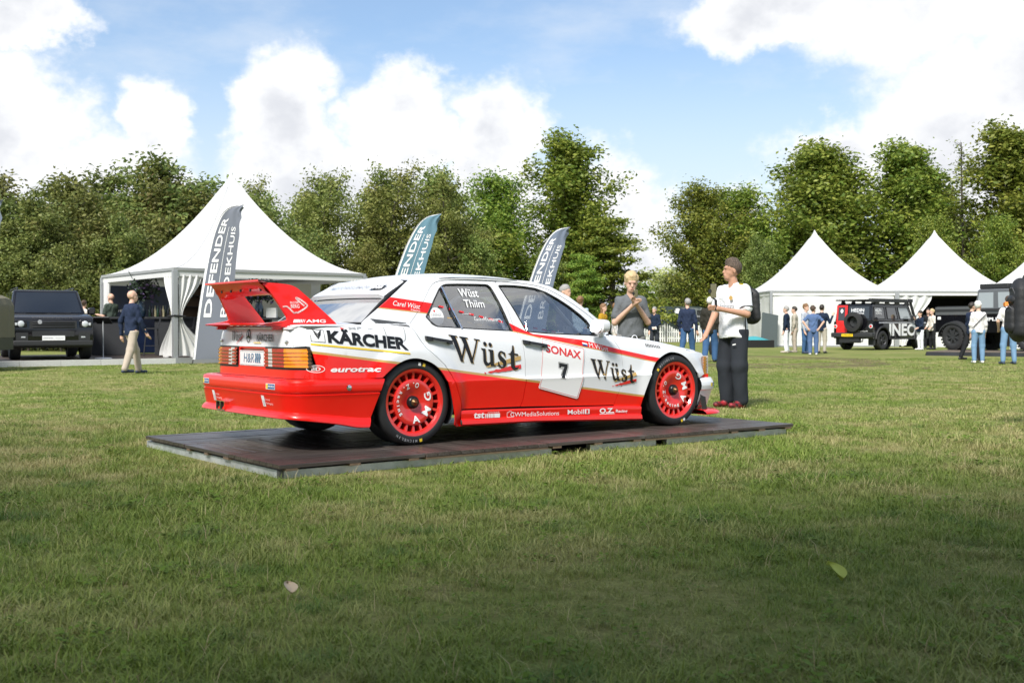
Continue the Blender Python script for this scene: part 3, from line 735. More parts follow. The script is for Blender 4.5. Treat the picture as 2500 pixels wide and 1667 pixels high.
def basep(a, b):
    u = a * 2 - 1; pr = [(-.845, .880), (-.93, .886), (-1.0, .880), (-1.022, .872), (-1.015, .864), (-.93, .866), (-.845, .866)]
    k = b * 6; i = min(5, int(k)); f = k - i; x = pr[i][0] + (pr[i + 1][0] - pr[i][0]) * f; z = pr[i][1] + (pr[i + 1][1] - pr[i][1]) * f
    back = .012 * sstep(.8, 1, abs(u)); mid = .05 * (1 - sstep(.45, .95, abs(u)))
    return (x + (mid if x < -.9 else 0), -u * .515, z + .012 * sstep(.7, 1, abs(u)) * 0)
MB().grid(basep, 40, 18).build('wing_base', RED, wing_root, sharp=40)
lettering('lettering', 'AMG', OUT, VW, EPR, -.715, .886, -.575, .908, .02)
for k in range(7):
    w = .016 - .0018 * k; x = -.805 + k * .0125
    decal('mark', poly_tris([(x, .886), (x + w * .8, .886), (x + w * .8 + .008, .908), (x + .008, .908)]), OUT, VW, EPR)
lettering('lettering', 'BILSTER', OUT, VPK, EPR, -.815, 1.018, -.755, 1.034, .012); lettering('lettering', 'BERG', OUT, VPK, EPR, -.812, .988, -.752, 1.014, .02)
def stroke(pts, w, closed=False):
    out = []; n = len(pts)
    for i in range(n if closed else n - 1):
        a, b = pts[i], pts[(i + 1) % n]; dx, dy = b[0] - a[0], b[1] - a[1]; l = math.hypot(dx, dy) or 1; px, py = -dy / l * w / 2, dx / l * w / 2; ex_, ey = dx / l * w * .3, dy / l * w * .3
        q = [(a[0] + px - ex_, a[1] + py - ey), (a[0] - px - ex_, a[1] - py - ey), (b[0] - px + ex_, b[1] - py + ey), (b[0] + px + ex_, b[1] + py + ey)]
        out += [(q[0], q[1], q[2]), (q[0], q[2], q[3])]
    return out
decal('emblem', stroke(chaikin([(-.865, .997), (-.835, 1.000), (-.80, .958), (-.79, .952), (-.775, .960), (-.768, .953), (-.695, .998), (-.70, 1.018), (-.765, 1.064), (-.775, 1.055), (-.72, 1.006)], 2), .011), OUT, VPK, EPR)
# ---------------------------------------------------------------- wheels
TYRE = mat('tyre rubber', (.018, .019, .021), .55, var=.3, vscale=14, bump=.08, bscale=90); RIMR = mat('red wheel paint', (.70, .02, .015), .28, coat=.9); HUBB = mat('hub black', (.02, .02, .022), .3, metal=.5); BRASS = mat('dull brass', (.18, .10, .05), .4, metal=.9)
def make_wheel():
    w = empty('wheel'); w.parent = car
    prof = [(.236, -.005), (.246, .004), (.262, .006), (.285, .002), (.300, -.008), (.3085, -.028), (.3105, -.06), (.3105, -.20), (.3085, -.235), (.295, -.255), (.26, -.262), (.236, -.255)]
    ty = MB().lathe(prof, 'y', 72, closed=True).build('tyre', TYRE, w)
    rim = MB().lathe([(.212, -.020), (.222, -.004), (.236, .001), (.2445, .002), (.2465, -.006), (.236, -.02), (.225, -.03), (.225, -.22)], 'y', 72)
    rr = rim.build('rim', RIMR, w)
    dk = MB().lathe([(0, -.095), (.2248, -.095)], 'y', 40).build('brake_shadow', DARK, w)
    MB().lathe([(0, -.09), (.15, -.09), (.165, -.085)], 'y', 40).build('brake_disc', mat('brake steel', (.10, .10, .10), .4, metal=.8), w)
    di = MB().lathe([(.166, -.07), (.170, -.024), (.168, -.014), (.160, -.010), (.13, -.012), (.10, -.020), (.07, -.032), (.05, -.036), (.03, -.036), (.0, -.036)], 'y', 64).build('wheel_disc', RIMR, w)
    for k in range(20):
        a = 2 * math.pi * k / 20; mb = MB(); M = Matrix.Rotation(-a, 4, 'Y')
        v = [(.160, -.0075, -.020), (.160, .0075, -.020), (.222, .0105, -.014), (.222, -.0105, -.014)]; b = [(.160, -.0075, -.08), (.160, .0075, -.08), (.222, .0105, -.08), (.222, -.0105, -.08)]
        vv = [M @ Vector((p[0], p[2], p[1])) for p in v + b]
        mb.add(vv, [(0, 1, 2, 3), (0, 4, 5, 1), (1, 5, 6, 2), (2, 6, 7, 3), (3, 7, 4, 0)]); mb.build('spoke', RIMR, rr, smooth=False)
    MB().lathe([(.048, -.036), (.046, -.014), (.036, -.002), (.030, .0)], 'y', 24).build('hub_nut', HUBB, w)
    MB().lathe([(.031, -.002), (.022, .004), (.012, .018), (.008, .03), (0, .032)], 'y', 16).build('hub_centre', BRASS, w)
    return w
def disc_y(r): return interp(r, [(0, -.036), (.05, -.036), (.07, -.032), (.10, -.020), (.13, -.012), (.160, -.010), (.2, -.01)])
def arc_text(s, r, a0, da, h, fn, m, parent, bold=0., wscale=1., flip=False):
    """letters set round a circle; a0 start angle in degrees (clockwise from the top seen from outside)"""
    for i, ch in enumerate(s):
        if ch == ' ': continue
        a = R(a0 + da * i); T = type_tris(ch, -h * .36 * wscale * (.35 if ch in '.iI' else 1), -h / 2 if ch != '.' else -h / 2, h * .36 * wscale * (.35 if ch in '.iI' else 1), (h / 2 if ch not in 'acn' else h * .25) if ch != '.' else -h * .28, bold)
        if ch == 'g': T = [tuple((p[0], p[1] - h * .22) for p in t) for t in T]
        if flip: T = [tuple((-p[0], -p[1]) for p in t) for t in T]
        ca, sa = math.cos(a), math.sin(a); out = []
        for t in T: out.append(tuple(((p[0]) * ca + (r + p[1]) * sa, -(p[0]) * sa + (r + p[1]) * ca) for p in t))
        decal('lettering', out, fn, m, parent, .03)
wfn = lambda x, z: (x, disc_y(math.hypot(x, z)) + .0035, z)
# the visible side looks at the wheel from -y: x to the right, z up
tyf = lambda x, z: (x, .0095, z)
base_w = make_wheel()
wheels = []
for i, (xc, sg, ang) in enumerate(((0, 1, 0), (WB, 1, -38), (0, -1, 20), (WB, -1, 70))):
    w = base_w if i == 0 else clone(base_w, car)
    w.location = (xc, -sg * .848, TR); w.rotation_euler = (0, 0, R(180)) if sg > 0 else (0, 0, 0)
    w['ang'] = ang; wheels.append(w)
# turn: local frame of the right wheels is rotated 180 deg about z so that outside is +y; print uses mirrored x
for w, a_amg, a_oz, a_rc in ((wheels[0], 0, 0, 0), (wheels[1], -48, -72, -72)):
    f = lambda x, z: (-x, disc_y(math.hypot(x, z)) + .0035, z)
    for ch, a in (('A', 172 + a_amg), ('M', 122 + a_amg), ('G', 72 + a_amg)): arc_text(ch, .125, a, 0, .052, f, VW, w, .03, 1.7, True)
    for ch, a, h in (('O', 12, .038), ('.', -2, .038), ('Z', -24, .038), ('.', -38, .038)): arc_text(ch, .125, a + a_oz, 0, h, f, VW, w, .03, 1.15, True)
    arc_text('Racing'[::1], .135, -58 + a_rc, -13.5, .026, f, VW, w, .03, 1.15, True)
    ft = lambda x, z: (-x, .0062 - .12 * max(0, math.hypot(x, z) - .268) * .6, z)
    a0 = 178 if w is wheels[0] else 318
    arc_text('MICHELIN', .278, a0, 5.0, .019, ft, VGR, w, .01, 1.1)
    sq = [(-.012, .268), (.012, .268), (.010, .290), (-.010, .290)]
    for da, m_ in ((-8, VY), (190 if a0 < 300 else 200, VW), (198 if a0 < 300 else 206, VY)):
        a = R(a0 + da); decal('sticker', poly_tris([(p[0] * math.cos(a) + p[1] * math.sin(a), -p[0] * math.sin(a) + p[1] * math.cos(a)) for p in sq]), ft, m_, w)
# ---------------------------------------------------------------- cabin: seats, cage, dash, steering wheel
cab = MB(); cab.box((1.62, -.70, .45), (2.02, .70, .80)).build('dashboard', DARK, car)
for yc in (.36, -.36):
    s_ = MB(); s_.box((.85, yc - .24, .25), (1.35, yc + .24, .42)); s_.prism([(.70, .40), (.90, .40), (.78, .98), (.66, 1.02), (.60, .98)], 'y', yc - .22, yc + .22); s_.prism([(.75, .80), (.95, .80), (.90, 1.03), (.70, 1.05)], 'y', yc - .25, yc - .20); s_.prism([(.75, .80), (.95, .80), (.90, 1.03), (.70, 1.05)], 'y', yc + .20, yc + .25)
    s_.build('seat', INTBLUE, car, smooth=False)
cg = MB()
for y in (.56, -.56):
    cg.tube([(1.95, y, .35), (1.85, y, .75), (1.45, y * .92, 1.14), (.75, y * .93, 1.19), (.72, y, .35)], .02, 8)
    cg.tube([(.74, y * .92, 1.17), (.1, y * .95, .75), (-.25, y * .95, .55)], .02, 8); cg.tube([(.72, y, .42), (1.85, y, .62)], .018, 8)
cg.tube([(.75, .52, 1.19), (.75, -.52, 1.19)], .02, 8).tube([(1.45, .5, 1.14), (1.45, -.5, 1.14)], .02, 8).tube([(.74, .52, 1.16), (.1, -.53, .75)], .018, 8).tube([(.73, .54, .8), (.73, -.54, .8)], .018, 8).tube([(.73, .54, .45), (.74, -.5, 1.16)], .018, 8)
cg.build('roll_cage', mat('cage paint', (.72, .73, .74), .4), car)
MB().tube([(1.50 + .02 * math.sin(a), .36 + .16 * math.cos(a), .78 + .15 * math.sin(a)) for a in np.linspace(0, 6.283, 20)], .014, 6).build('steering_wheel', DARK, car)
MB().grid(lambda a, b: (-.33 + .9 * a, -.62 + 1.24 * b, .80 - .2 * a), 2, 2).build('rear_bulkhead', mat('pale bare metal', (.45, .45, .44), .5), car)
# mirrors
for sg in (1, -1):
    mr = MB()
    prof = [(0, -.052), (.05, -.06), (.066, -.03), (.070, 0), (.066, .03), (.05, .06), (0, .052)]
    def mir(a, b):
        th = a * 2 * math.pi; r_ = [0, .8, 1, 1, .92, .6, 0][min(6, int(b * 6 + 1e-6))]; d_ = [.0, .0, .01, .05, .085, .105, .112][min(6, int(b * 6 + 1e-6))]
        c, s_ = math.cos(th), math.sin(th); k = (abs(c) ** 3.2 + abs(s_) ** 3.2) ** (-1 / 3.2)
        return (1.70 + d_, -sg * (.905 + .080 * c * k * r_), .862 + .055 * s_ * k * r_)
    mb = MB().grid(mir, 28, 6, flip=sg > 0); mb.tube([(1.80, -sg * .85, .835), (1.86, -sg * .79, .80), (1.88, -sg * .72, .79)], [.025, .03, .035], 8)
    o = mb.build('door_mirror', WHITE, car)
    gq = []
    for i in range(20):
        th = i / 20 * 2 * math.pi; c, s_ = math.cos(th), math.sin(th); k = (abs(c) ** 3.6 + abs(s_) ** 3.6) ** (-1 / 3.6); gq.append((1.694 + .010 * s_ * k, -sg * (.905 + .066 * c * k), .862 + .045 * s_ * k))
    mobj('mirror_glass', gq, [tuple(range(20))], mat('mirror glass', (.30, .36, .42), .04, metal=1.), o, smooth=False)
    MB().lathe([(0, 0), (.012, 0), (.012, .03)], 'x', 10, (1.70, -sg * .80, .852)).build('mirror_screw', BLACKP, o)
# ---------------------------------------------------------------- lettering and stickers of the race car
def shear(u0, z0, k, off=.0035, sg=1):
    f = SIDE(sg, off); return lambda x, z: f(x, z + k * (x - u0))
# serif glyphs drawn in units of the capital height
def serif_word():
    polys = []   # each: (outline, holes)
    T = [];
    # W : two thick down strokes, two thin up strokes, serifs
    W = []
    def quad(a, b, c, d): W.extend([(a, b, c), (a, c, d)])
    quad((.07, .97), (.31, .97), (.60, 0), (.46, 0)); quad((.46, 0), (.53, 0), (.82, .82), (.76, .97))
    quad((.56, .97), (.80, .97), (1.09, 0), (.95, 0)); quad((.95, 0), (1.02, 0), (1.38, .97), (1.31, .97))
    quad((0, 1.0), (.40, 1.0), (.40, .955), (0, .955)); quad((.50, 1.0), (.90, 1.0), (.90, .955), (.50, .955)); quad((1.20, 1.0), (1.48, 1.0), (1.48, .955), (1.20, .955))
    T += W; W2 = []
    # u with dots
    def add(poly): T.extend(poly_tris(poly))
    o = 1.50
    add([(o, .66), (o + .22, .66), (o + .22, .20), (o + .26, .12), (o + .34, .10), (o + .42, .16), (o + .42, .60), (o + .35, .62), (o + .35, .66), (o + .60, .66), (o + .60, .10), (o + .62, .06), (o + .69, .06), (o + .69, .01), (o + .44, -.01), (o + .44, .08), (o + .34, -.01), (o + .22, -.02), (o + .12, .04), (o + .08, .14), (o + .08, .60), (o, .62)])
    for c in (o + .22, o + .48): add(ring_poly(c, .86, .085, .085, 14))
    # s
    o = 2.30
    add(chaikin([(o + .40, .64), (o + .40, .44), (o + .37, .44), (o + .30, .58), (o + .20, .62), (o + .14, .55), (o + .18, .47), (o + .36, .36), (o + .45, .25), (o + .43, .10), (o + .30, -.02), (o + .16, -.02), (o + .07, .02), (o + .02, -.01), (o + .01, .22), (o + .05, .22), (o + .11, .08), (o + .21, .025), (o + .29, .08), (o + .27, .18), (o + .12, .28), (o + .02, .40), (o + .03, .54), (o + .13, .66), (o + .24, .68), (o + .34, .64)], 1, True))
    # t
    o = 2.84
    add([(o, .60), (o + .12, .64), (o + .22, .78), (o + .27, .98), (o + .33, .98), (o + .33, .66), (o + .52, .66), (o + .52, .59), (o + .33, .59), (o + .33, .16), (o + .37, .09), (o + .45, .09), (o + .52, .14), (o + .54, .11), (o + .46, .01), (o + .34, -.03), (o + .22, -.01), (o + .14, .06), (o + .13, .16), (o + .13, .59), (o, .59)])
    return T, 3.38
WT, WW = serif_word()
def brush(x0, x1, y0, y1, t0, t1, teeth, seed):
    r_ = random.Random(seed); n = 16; up = []; dn = []
    for i in range(n + 1):
        t = i / n; x = x0 + (x1 - x0) * t; y = y0 + (y1 - y0) * t; w = t0 + (t1 - t0) * min(1, t * 1.6); j = (1 - t) * teeth
        up.append((x, y + w / 2 + r_.uniform(-j, j))); dn.append((x + r_.uniform(-.01, .01), y - w / 2 + r_.uniform(-j, j)))
    return poly_tris(up + dn[::-1])
def wuest(x0, zt, width, slope, parent, h=None, off=.006, gold=True, sx=1.):
    sc = width / WW; h = h or sc
    f = shear(x0, zt - h, slope, off); fl = shear(x0, zt - h, slope, off - .0012); fs = shear(x0, zt - h, slope, off + .001)
    if gold:
        decal('gold_shadow', [tuple((x0 + (p[0] + .03) * sc, zt - h + (p[1] - .015) * h) for p in t) for t in WT], fl, VG, parent)
        decal('gold_brush_stroke', [tuple((x0 + p[0] * sc, zt - h + p[1] * h) for p in t) for t in brush(1.65, 3.50, -.10, .52, .03, .17, .03, 1)], fl, VG, parent)
        decal('red_brush_stroke', [tuple((x0 + p[0] * sc, zt - h + p[1] * h) for p in t) for t in brush(1.62, 3.50, -.34, .16, .02, .17, .04, 2)], fl, VR, parent)
    return decal('lettering', [tuple((x0 + p[0] * sc, zt - h + p[1] * h) for p in t) for t in WT], f, VB, parent)
dr, df = doors[1, 'r'], doors[1, 'f']
wuest(.314, .800, .632, -.142, dr)
wuest(1.684, .600, .482, -.125, car, h=.152)
# quarter panel print
K = -.095; fk = shear(-.664, 0, K); lettering('lettering', 'KÄRCHER', fk, VB, car, -.664, .745, -.064, .853, .045, L=.04)
lf = shear(-.77, 0, K)
q = (-.769, .757, -.684, .841)
decal('logo_frame', stroke([(q[0], q[1]), (q[2], q[1]), (q[2], q[3]), (q[0], q[3])], .003, True), lf, VB, car)
for k in range(3):
    zc = .792 + k * .014; decal('mark', stroke([(-.752 + .004 * (2 - k), zc + .020), (-.7265, zc - .012), (-.701 - .004 * (2 - k), zc + .020)], .0055), lf, VB, car)
decal('yellow_line', poly_tris([(-.774, .731), (-.054, .731), (-.054, .743), (-.774, .743)]), shear(-.774, 0, -.10), VY, car, .04)
lettering('lettering', 'eurotrac', shear(-.661, 0, -.01), VW, car, -.655, .543, -.296, .577, .03, .4)
decal('logo', stroke(ring_poly(-.748, .566, .052, .024, 24), .004, True), shear(-.75, 0, -.02), VW, car); lettering('lettering', 'ED', shear(-.75, 0, -.02), VW, car, -.776, .554, -.722, .578, .02)
# fuel flap, vents, joints
gapm = mat('panel joint', (.03, .03, .035), .7)
decal('fuel_flap_joint', stroke(chaikin([(-.225, .853), (-.218, .775), (-.195, .752), (-.085, .748), (-.062, .765), (-.06, .852)], 2), .003), SIDE(1, .003), gapm, car)
for k in range(4):
    decal('vent_slot', poly_tris([(-.27 + .01 * k - .012, .915 - k * .0085), (.0, .885 - k * .0085), (.0, .8805 - k * .0085), (-.27 + .01 * k - .012, .9105 - k * .0085)]), SIDE(1, .003), gapm, car)
lettering('lettering', 'MP', SIDE(1, .004), VGR, car, -.50, .838, -.40, .856, .02); lettering('lettering', 'SW', SIDE(1, .004), VGR, car, -.355, .836, -.315, .847)
decal('mark', poly_tris([(-.56, .853), (-.53, .846), (-.56, .838)]), SIDE(1, .004), VR, car)
# C-pillar script
fs_ = shear(-.06, 0, -.12, .004)
lettering('lettering', 'Carel Wüst', fs_, VW, car, -.075, 1.010, .145, 1.048, 0, .5, L=.03); lettering('lettering', 'Classics', fs_, VW, car, .06, .990, .135, 1.003, .01, L=.03)
# competition number plate on the front door
fp = SIDE(1, .0065); fp2 = SIDE(1, .0078)
pp = [(1.200, .770), (1.626, .688), (1.630, .676), (1.590, .43), (1.588, .405), (1.545, .285), (1.530, .279), (1.138, .375), (1.131, .385), (1.152, .448), (1.152, .47)]
decal('number_panel', poly_tris(pp), fp, VW, df, .022); decal('number_panel_border', stroke([(1.205, .762), (1.612, .682), (1.620, .676), (1.580, .42), (1.537, .292), (1.530, .289), (1.146, .383), (1.142, .389), (1.160, .452)], .0032, True), fp2, VR, df, .02)
lettering('lettering', 'SONAX', shear(1.225, 0, -.175, .0080), VR, df, 1.228, .655, 1.585, .722, .03, .1, .04)
n7 = [(1.352, .568), (1.436, .568), (1.436, .548), (1.395, .455), (1.362, .455), (1.405, .545), (1.370, .545), (1.370, .535), (1.352, .535)]
f7 = shear(1.352, 0, -.16, .0085); decal('number', poly_tris(n7), f7, VB, df); decal('number_outline', stroke(n7, .004, True), shear(1.352, 0, -.16, .0075), VB, df)
n7b = [(1.3445, .576), (1.444, .576), (1.444, .547), (1.402, .447), (1.350, .447), (1.392, .5375), (1.378, .5375), (1.378, .527), (1.3445, .527)]
decal('number_outline', stroke(n7b, .0026, True), shear(1.352, 0, -.16, .0085), VB, df)
# driver name in the stripe
ns = shear(1.67, 0, -.19, .0048)
lettering('lettering', 'M.Wüst', ns, VW, df, 1.69, .694, 1.89, .734, 0, L=.03)
for k, m_ in enumerate((VBL, VW, VR)): decal('flag_stripe', poly_tris([(1.620, .698 + k * .012), (1.672, .698 + k * .012), (1.672, .710 + k * .012), (1.620, .710 + k * .012)]), ns, m_, df)
# sill print
sk = lambda x, z: (x, -.8735, z)
SKT = lambda x: interp(x, [(.4, .236), (1.95, .205), (2.24, .19)])
fsk = lambda x, z: (x, -(.858 + .0155 + .003 * 0), SKT(x) + z)
lettering('lettering', 'tst', fsk, VW, car, .505, -.062, .605, -.020, .03, .15)
for k in range(5): decal('mark', poly_tris([(.612 + k * .016, -.062), (.622 + k * .017, -.062), (.622 + k * .017, -.030), (.612 + k * .016, -.030)]), fsk, VW, car)
decal('mark', poly_tris([(.695, -.062), (.75, -.062), (.75, -.030), (.695, -.030)]), fsk, VW, car); lettering('lettering', 'sport+technik', fsk, VW, car, .635, -.026, .745, -.016)
decal('mark', stroke([(.818, -.062), (.88, -.062), (.88, -.026), (.865, -.026), (.86, -.018), (.838, -.018), (.834, -.026), (.818, -.026)], .003, True), fsk, VW, car)
lettering('lettering', 'CWMediaSolutions', fsk, VW, car, .85, -.060, 1.335, -.026, 0)
lettering('lettering', 'Mobil', fsk, VW, car, 1.425, -.058, 1.595, -.020, .008); decal('mark', poly_tris([(1.605, -.058), (1.655, -.058), (1.655, -.020), (1.605, -.020)]), fsk, VW, car); lettering('lettering', '1', lambda x, z: (x, -.8745, SKT(x) + z), VR, car, 1.62, -.054, 1.642, -.024, .03)
lettering('lettering', 'O.Z.', fsk, VW, car, 1.765, -.058, 1.925, -.016, .035); decal('mark', poly_tris([(1.765, -.066), (1.93, -.066), (1.93, -.061), (1.765, -.061)]), fsk, VW, car)
lettering('lettering', 'Racing', fsk, VW, car, 1.945, -.062, 2.075, -.030, .02)
# tail print
wt = lambda x, z: rear(x, z, .008)
sc = .20 / WW
decal('lettering', [tuple((-.375 + p[0] * sc, .752 + p[1] * .075) for p in t) for t in WT], wt, VB, car); decal('red_brush_stroke', [tuple((-.375 + p[0] * sc, .752 + p[1] * .075) for p in t) for t in brush(1.7, 3.55, -.28, .5, .03, .2, .04, 3)], lambda x, z: rear(x, z, .006), VR, car)
star = MB(); cx_, cz_, r_ = -.055, .790, .045
star.tube([rear(cx_ + r_ * .78 * math.cos(a), cz_ + r_ * math.sin(a), .006) for a in np.linspace(0, 6.2832, 25)], .0028, 5)
for k in range(3):
    a = R(90 + 120 * k); star.tube([rear(cx_, cz_, .008), rear(cx_ + r_ * .78 * math.cos(a), cz_ + r_ * math.sin(a), .006)], [.006, .0015], 4)
star.build('star_emblem', mat('dark chrome', (.12, .12, .13), .2, metal=1.), car)
lettering('lettering', 'KÄRCHER', wt, VB, car, .10, .752, .385, .815, .02); decal('logo_frame', stroke([(.052, .752), (.085, .752), (.085, .80), (.052, .80)], .002, True), wt, VGR, car); decal('yellow_line', poly_tris([(.045, .738), (.17, .738), (.17, .744), (.045, .744)]), wt, VY, car)
for s_ in (-.58, .585):
    pn = MB(); pn.tube([rear(s_ - .02, .745, .006), rear(s_ + .02, .757, .008)], .004, 6); pn.lathe([(0, -.012), (.012, -.010), (.013, .0)], 'x', 10, rear(s_, .75, .002)); pn.build('boot_pin', CHROME, car)
# bumper stickers
def rbs(s, z, o=.004):
    lo, hi = 0., 1.
    for _ in range(24):
        m_ = (lo + hi) / 2
        if RB(m_)[1] < abs(s): lo = m_
        else: hi = m_
    x, y = RB(lo)
    pr = interp(z, sorted((p[1], p[0]) for p in prof_r[3:13])); return (x - pr - o, -s, z)
for s_ in (-.60, .54):
    for (a, b, c, d, m_) in ((s_ - .068, .424, s_ + .068, .464, VW), (s_ - .063, .428, s_ - .036, .460, VY), (s_ - .036, .428, s_ + .063, .460, VBL)):
        decal('sticker', poly_tris([(a, b), (c, b), (c, d), (a, d)]), (lambda q: lambda x, z: rbs(x, z, q))(.003 if m_ is VW else .004), m_, car, .03)
    lettering('lettering', 'MICHELIN', lambda x, z: rbs(x, z, .005), VW, car, s_ - .028, .438, s_ + .058, .452, .03)
for s_ in (-.47, .40):
    f = lambda x, z: rbs(x, z, .004)
    decal('sticker', poly_tris([(s_, .300), (s_ + .045, .300), (s_ + .03, .376), (s_ - .015, .376)]), f, VW, car, .03); decal('mark', stroke([(s_ + .008, .340), (s_ + .013, .312), (s_ + .025, .308), (s_ + .031, .318), (s_ + .024, .345)], .005), lambda x, z: rbs(x, z, .005), VGR, car)
    lettering('lettering', 'De Jong', f, VPK, car, s_ + .045, .340, s_ + .115, .358); lettering('lettering', 'Packaging', f, VPK, car, s_ + .055, .312, s_ + .155, .332)
bs = lambda x, z: (x, -(PL(x) + .0), z)
sbd = MB().lathe([(0, -.006), (.012, -.005), (.020, .0)], 'y', 12, (-.55, -.872, .435)); sbd.build('bumper_badge', CHROME, car)
# front bumper sticker
def fbs(t, z, o=.004):
    x, s = FB(t); x2, s2 = FB(min(1, t + .004)); x1, s1 = FB(max(0, t - .004)); tx, ts = x2 - x1, s2 - s1; l = math.hypot(tx, ts); return (x + ts / l * (o + .004), -(s - tx / l * (o + .004)), z)
for (a, b, c, d, m_, o) in ((.775, .325, .88, .363, VW, .003), (.845, .328, .876, .360, VY, .004), (.778, .328, .845, .360, VBL, .004)): decal('sticker', poly_tris([(a, b), (c, b), (c, d), (a, d)]), (lambda o: lambda t, z: fbs(t, z, o))(o), m_, car, .02)
decal('lettering', [tuple((1.620 - p[0], p[1]) for p in t) for t in type_tris('MICHELIN', .782, .337, .838, .351, .03)], lambda t, z: fbs(t, z, .005), VW, car, .02)
# glass print
gf = SIDE(1, -.006)
lettering('lettering', 'Wüst', gf, VW, dr, .535, 1.085, .715, 1.150, .012); lettering('lettering', 'Thiim', gf, VW, dr, .555, 1.005, .745, 1.065, .012)
decal('round_sticker', poly_tris(ring_poly(.280, .935, .062, .066, 26)), gf, VW, dr); g2 = SIDE(1, -.004); lettering('lettering', 'LEGENDS', g2, VGR, dr, .24, .938, .32, .954); lettering('lettering', 'FOR GOOD', g2, VGR, dr, .25, .918, .312, .928); decal('mark', poly_tris(ring_poly(.265, .975, .008, .008, 10)), g2, VR, dr)
def dashes(pts, m_, parent, L=.035, gap=.055, w=.013):
    d = dens(pts, .005, False); i = 0; out = []
    n = int(L / .005); g_ = int((L + gap) / .005)
    while i + n < len(d): out += stroke([d[i], d[i + n]], w); i += g_
    decal('stripe_dashes', out, gf, m_, parent)
dashes([(.235, 1.03), (.92, .885)], VR, dr); dashes([(.20, .955), (.93, .822)], VG, dr); dashes([(1.09, .862), (1.45, .805)], VR, df)
lettering('lettering', 'powered by', gf, VW, dr, .515, .948, .60, .960); lettering('lettering', 'SwissMoment', gf, VW, dr, .615, .885, .84, .935, 0, .2); decal('mark', stroke(ring_poly(.852, .892, .022, .026, 18), .004, True), gf, VW, dr); decal('mark', stroke([(.842, .892), (.862, .892)], .006) + stroke([(.852, .882), (.852, .902)], .006), gf, VR, dr)
decal('entry_card', poly_tris([(1.49, .795), (1.60, .79), (1.61, .86), (1.51, .865)]), SIDE(1, -.03), VGR, df); lettering('lettering', '7', SIDE(1, -.025), VB, df, 1.52, .835, 1.54, .858)
# ================================================================== ground
def ground_mat():
    m = bpy.data.materials.new('turf ground'); m.use_nodes = True; t = NT(m.node_tree); b = t.n['Principled BSDF']
    co = t.node('ShaderNodeTexCoord').outputs['Object']
    big = t.noise(co, .35, 5, .6); mid = t.noise(co, 1.7, 6, .65, .4); fine = t.noise(co, 38, 5, .7)
    c = t.mix(t.smooth(big, .38, .62), (.190, .245, .058), (.290, .300, .100))
    c = t.mix(t.smooth(mid, .50, .70), c, (.37, .33, .155))
    c = t.mix(t.smooth(fine, .30, .72), t.mix(.5, c, (.05, .06, .02)), c)
    # worn wheel tracks turned in the turf
    sp = t.node('ShaderNodeSeparateXYZ'); t.l.new(co, sp.inputs[0])
    wob = t.math('MULTIPLY', t.math('SUBTRACT', t.noise(co, .8, 4, .6), .5), .5)
    tr = None
    for (cx_, cy_, rx, ry, w) in ((6.6, 31.5, 3.2, 5.0, .16), (7.1, 31.0, 2.6, 3.2, .15), (5.6, 33.0, 4.6, 4.4, .13), (10.6, 25.6, 1.3, 1.3, .22)):
        ex = t.math('DIVIDE', t.math('SUBTRACT', sp.outputs[0], cx_), rx); ey = t.math('DIVIDE', t.math('SUBTRACT', sp.outputs[1], cy_), ry)
        d = t.math('SQRT', t.math('ADD', t.math('MULTIPLY', ex, ex), t.math('MULTIPLY', ey, ey)))
        k = t.smooth(t.math('ABSOLUTE', t.math('ADD', t.math('SUBTRACT', d, 1.0), wob)), w, 0.02)
        tr = k if tr is None else t.math('MAXIMUM', tr, k)
    tr = t.math('MULTIPLY', tr, t.smooth(t.noise(co, 3.0, 5, .7), .30, .6))
    c = t.mix(tr, c, (.13, .092, .06))
    t.l.new(c, b.inputs['Base Color']); b.inputs['Roughness'].default_value = .95; b.inputs['Specular IOR Level'].default_value = .1
    bp = t.node('ShaderNodeBump'); bp.inputs['Strength'].default_value = .9; bp.inputs['Distance'].default_value = .03; t.l.new(fine, bp.inputs['Height']); t.l.new(bp.outputs[0], b.inputs['Normal'])
    return m
GROUND = mobj('ground', [(-700, -60, 0), (700, -60, 0), (700, 1200, 0), (-700, 1200, 0)], [(0, 1, 2, 3)], ground_mat(), smooth=False); tag(GROUND, kind='structure')
# ================================================================== tents
PVC = mat('white tent canvas', (.80, .80, .79), .5, var=.03, vscale=1.2, bump=.12, bscale=2.5)
def canvas_light(m):   # thin coated cloth lets part of the daylight through
    t = NT(m.node_tree); o = next(n for n in t.n if n.type == 'OUTPUT_MATERIAL'); b = next(n for n in t.n if n.type == 'BSDF_PRINCIPLED'); tl = t.node('ShaderNodeBsdfTranslucent'); tl.inputs[0].default_value = (.78, .77, .74, 1); mx = t.node('ShaderNodeMixShader'); mx.inputs[0].default_value = .22
    t.l.new(b.outputs[0], mx.inputs[1]); t.l.new(tl.outputs[0], mx.inputs[2]); t.l.new(mx.outputs[0], o.inputs[0])
canvas_light(PVC)
ALU = mat('tent aluminium', (.42, .43, .44), .45, metal=.55); SEAM = mat('tent seam', (.62, .62, .62), .6); GUT = mat('grey gutter strip', (.30, .31, .31), .5)
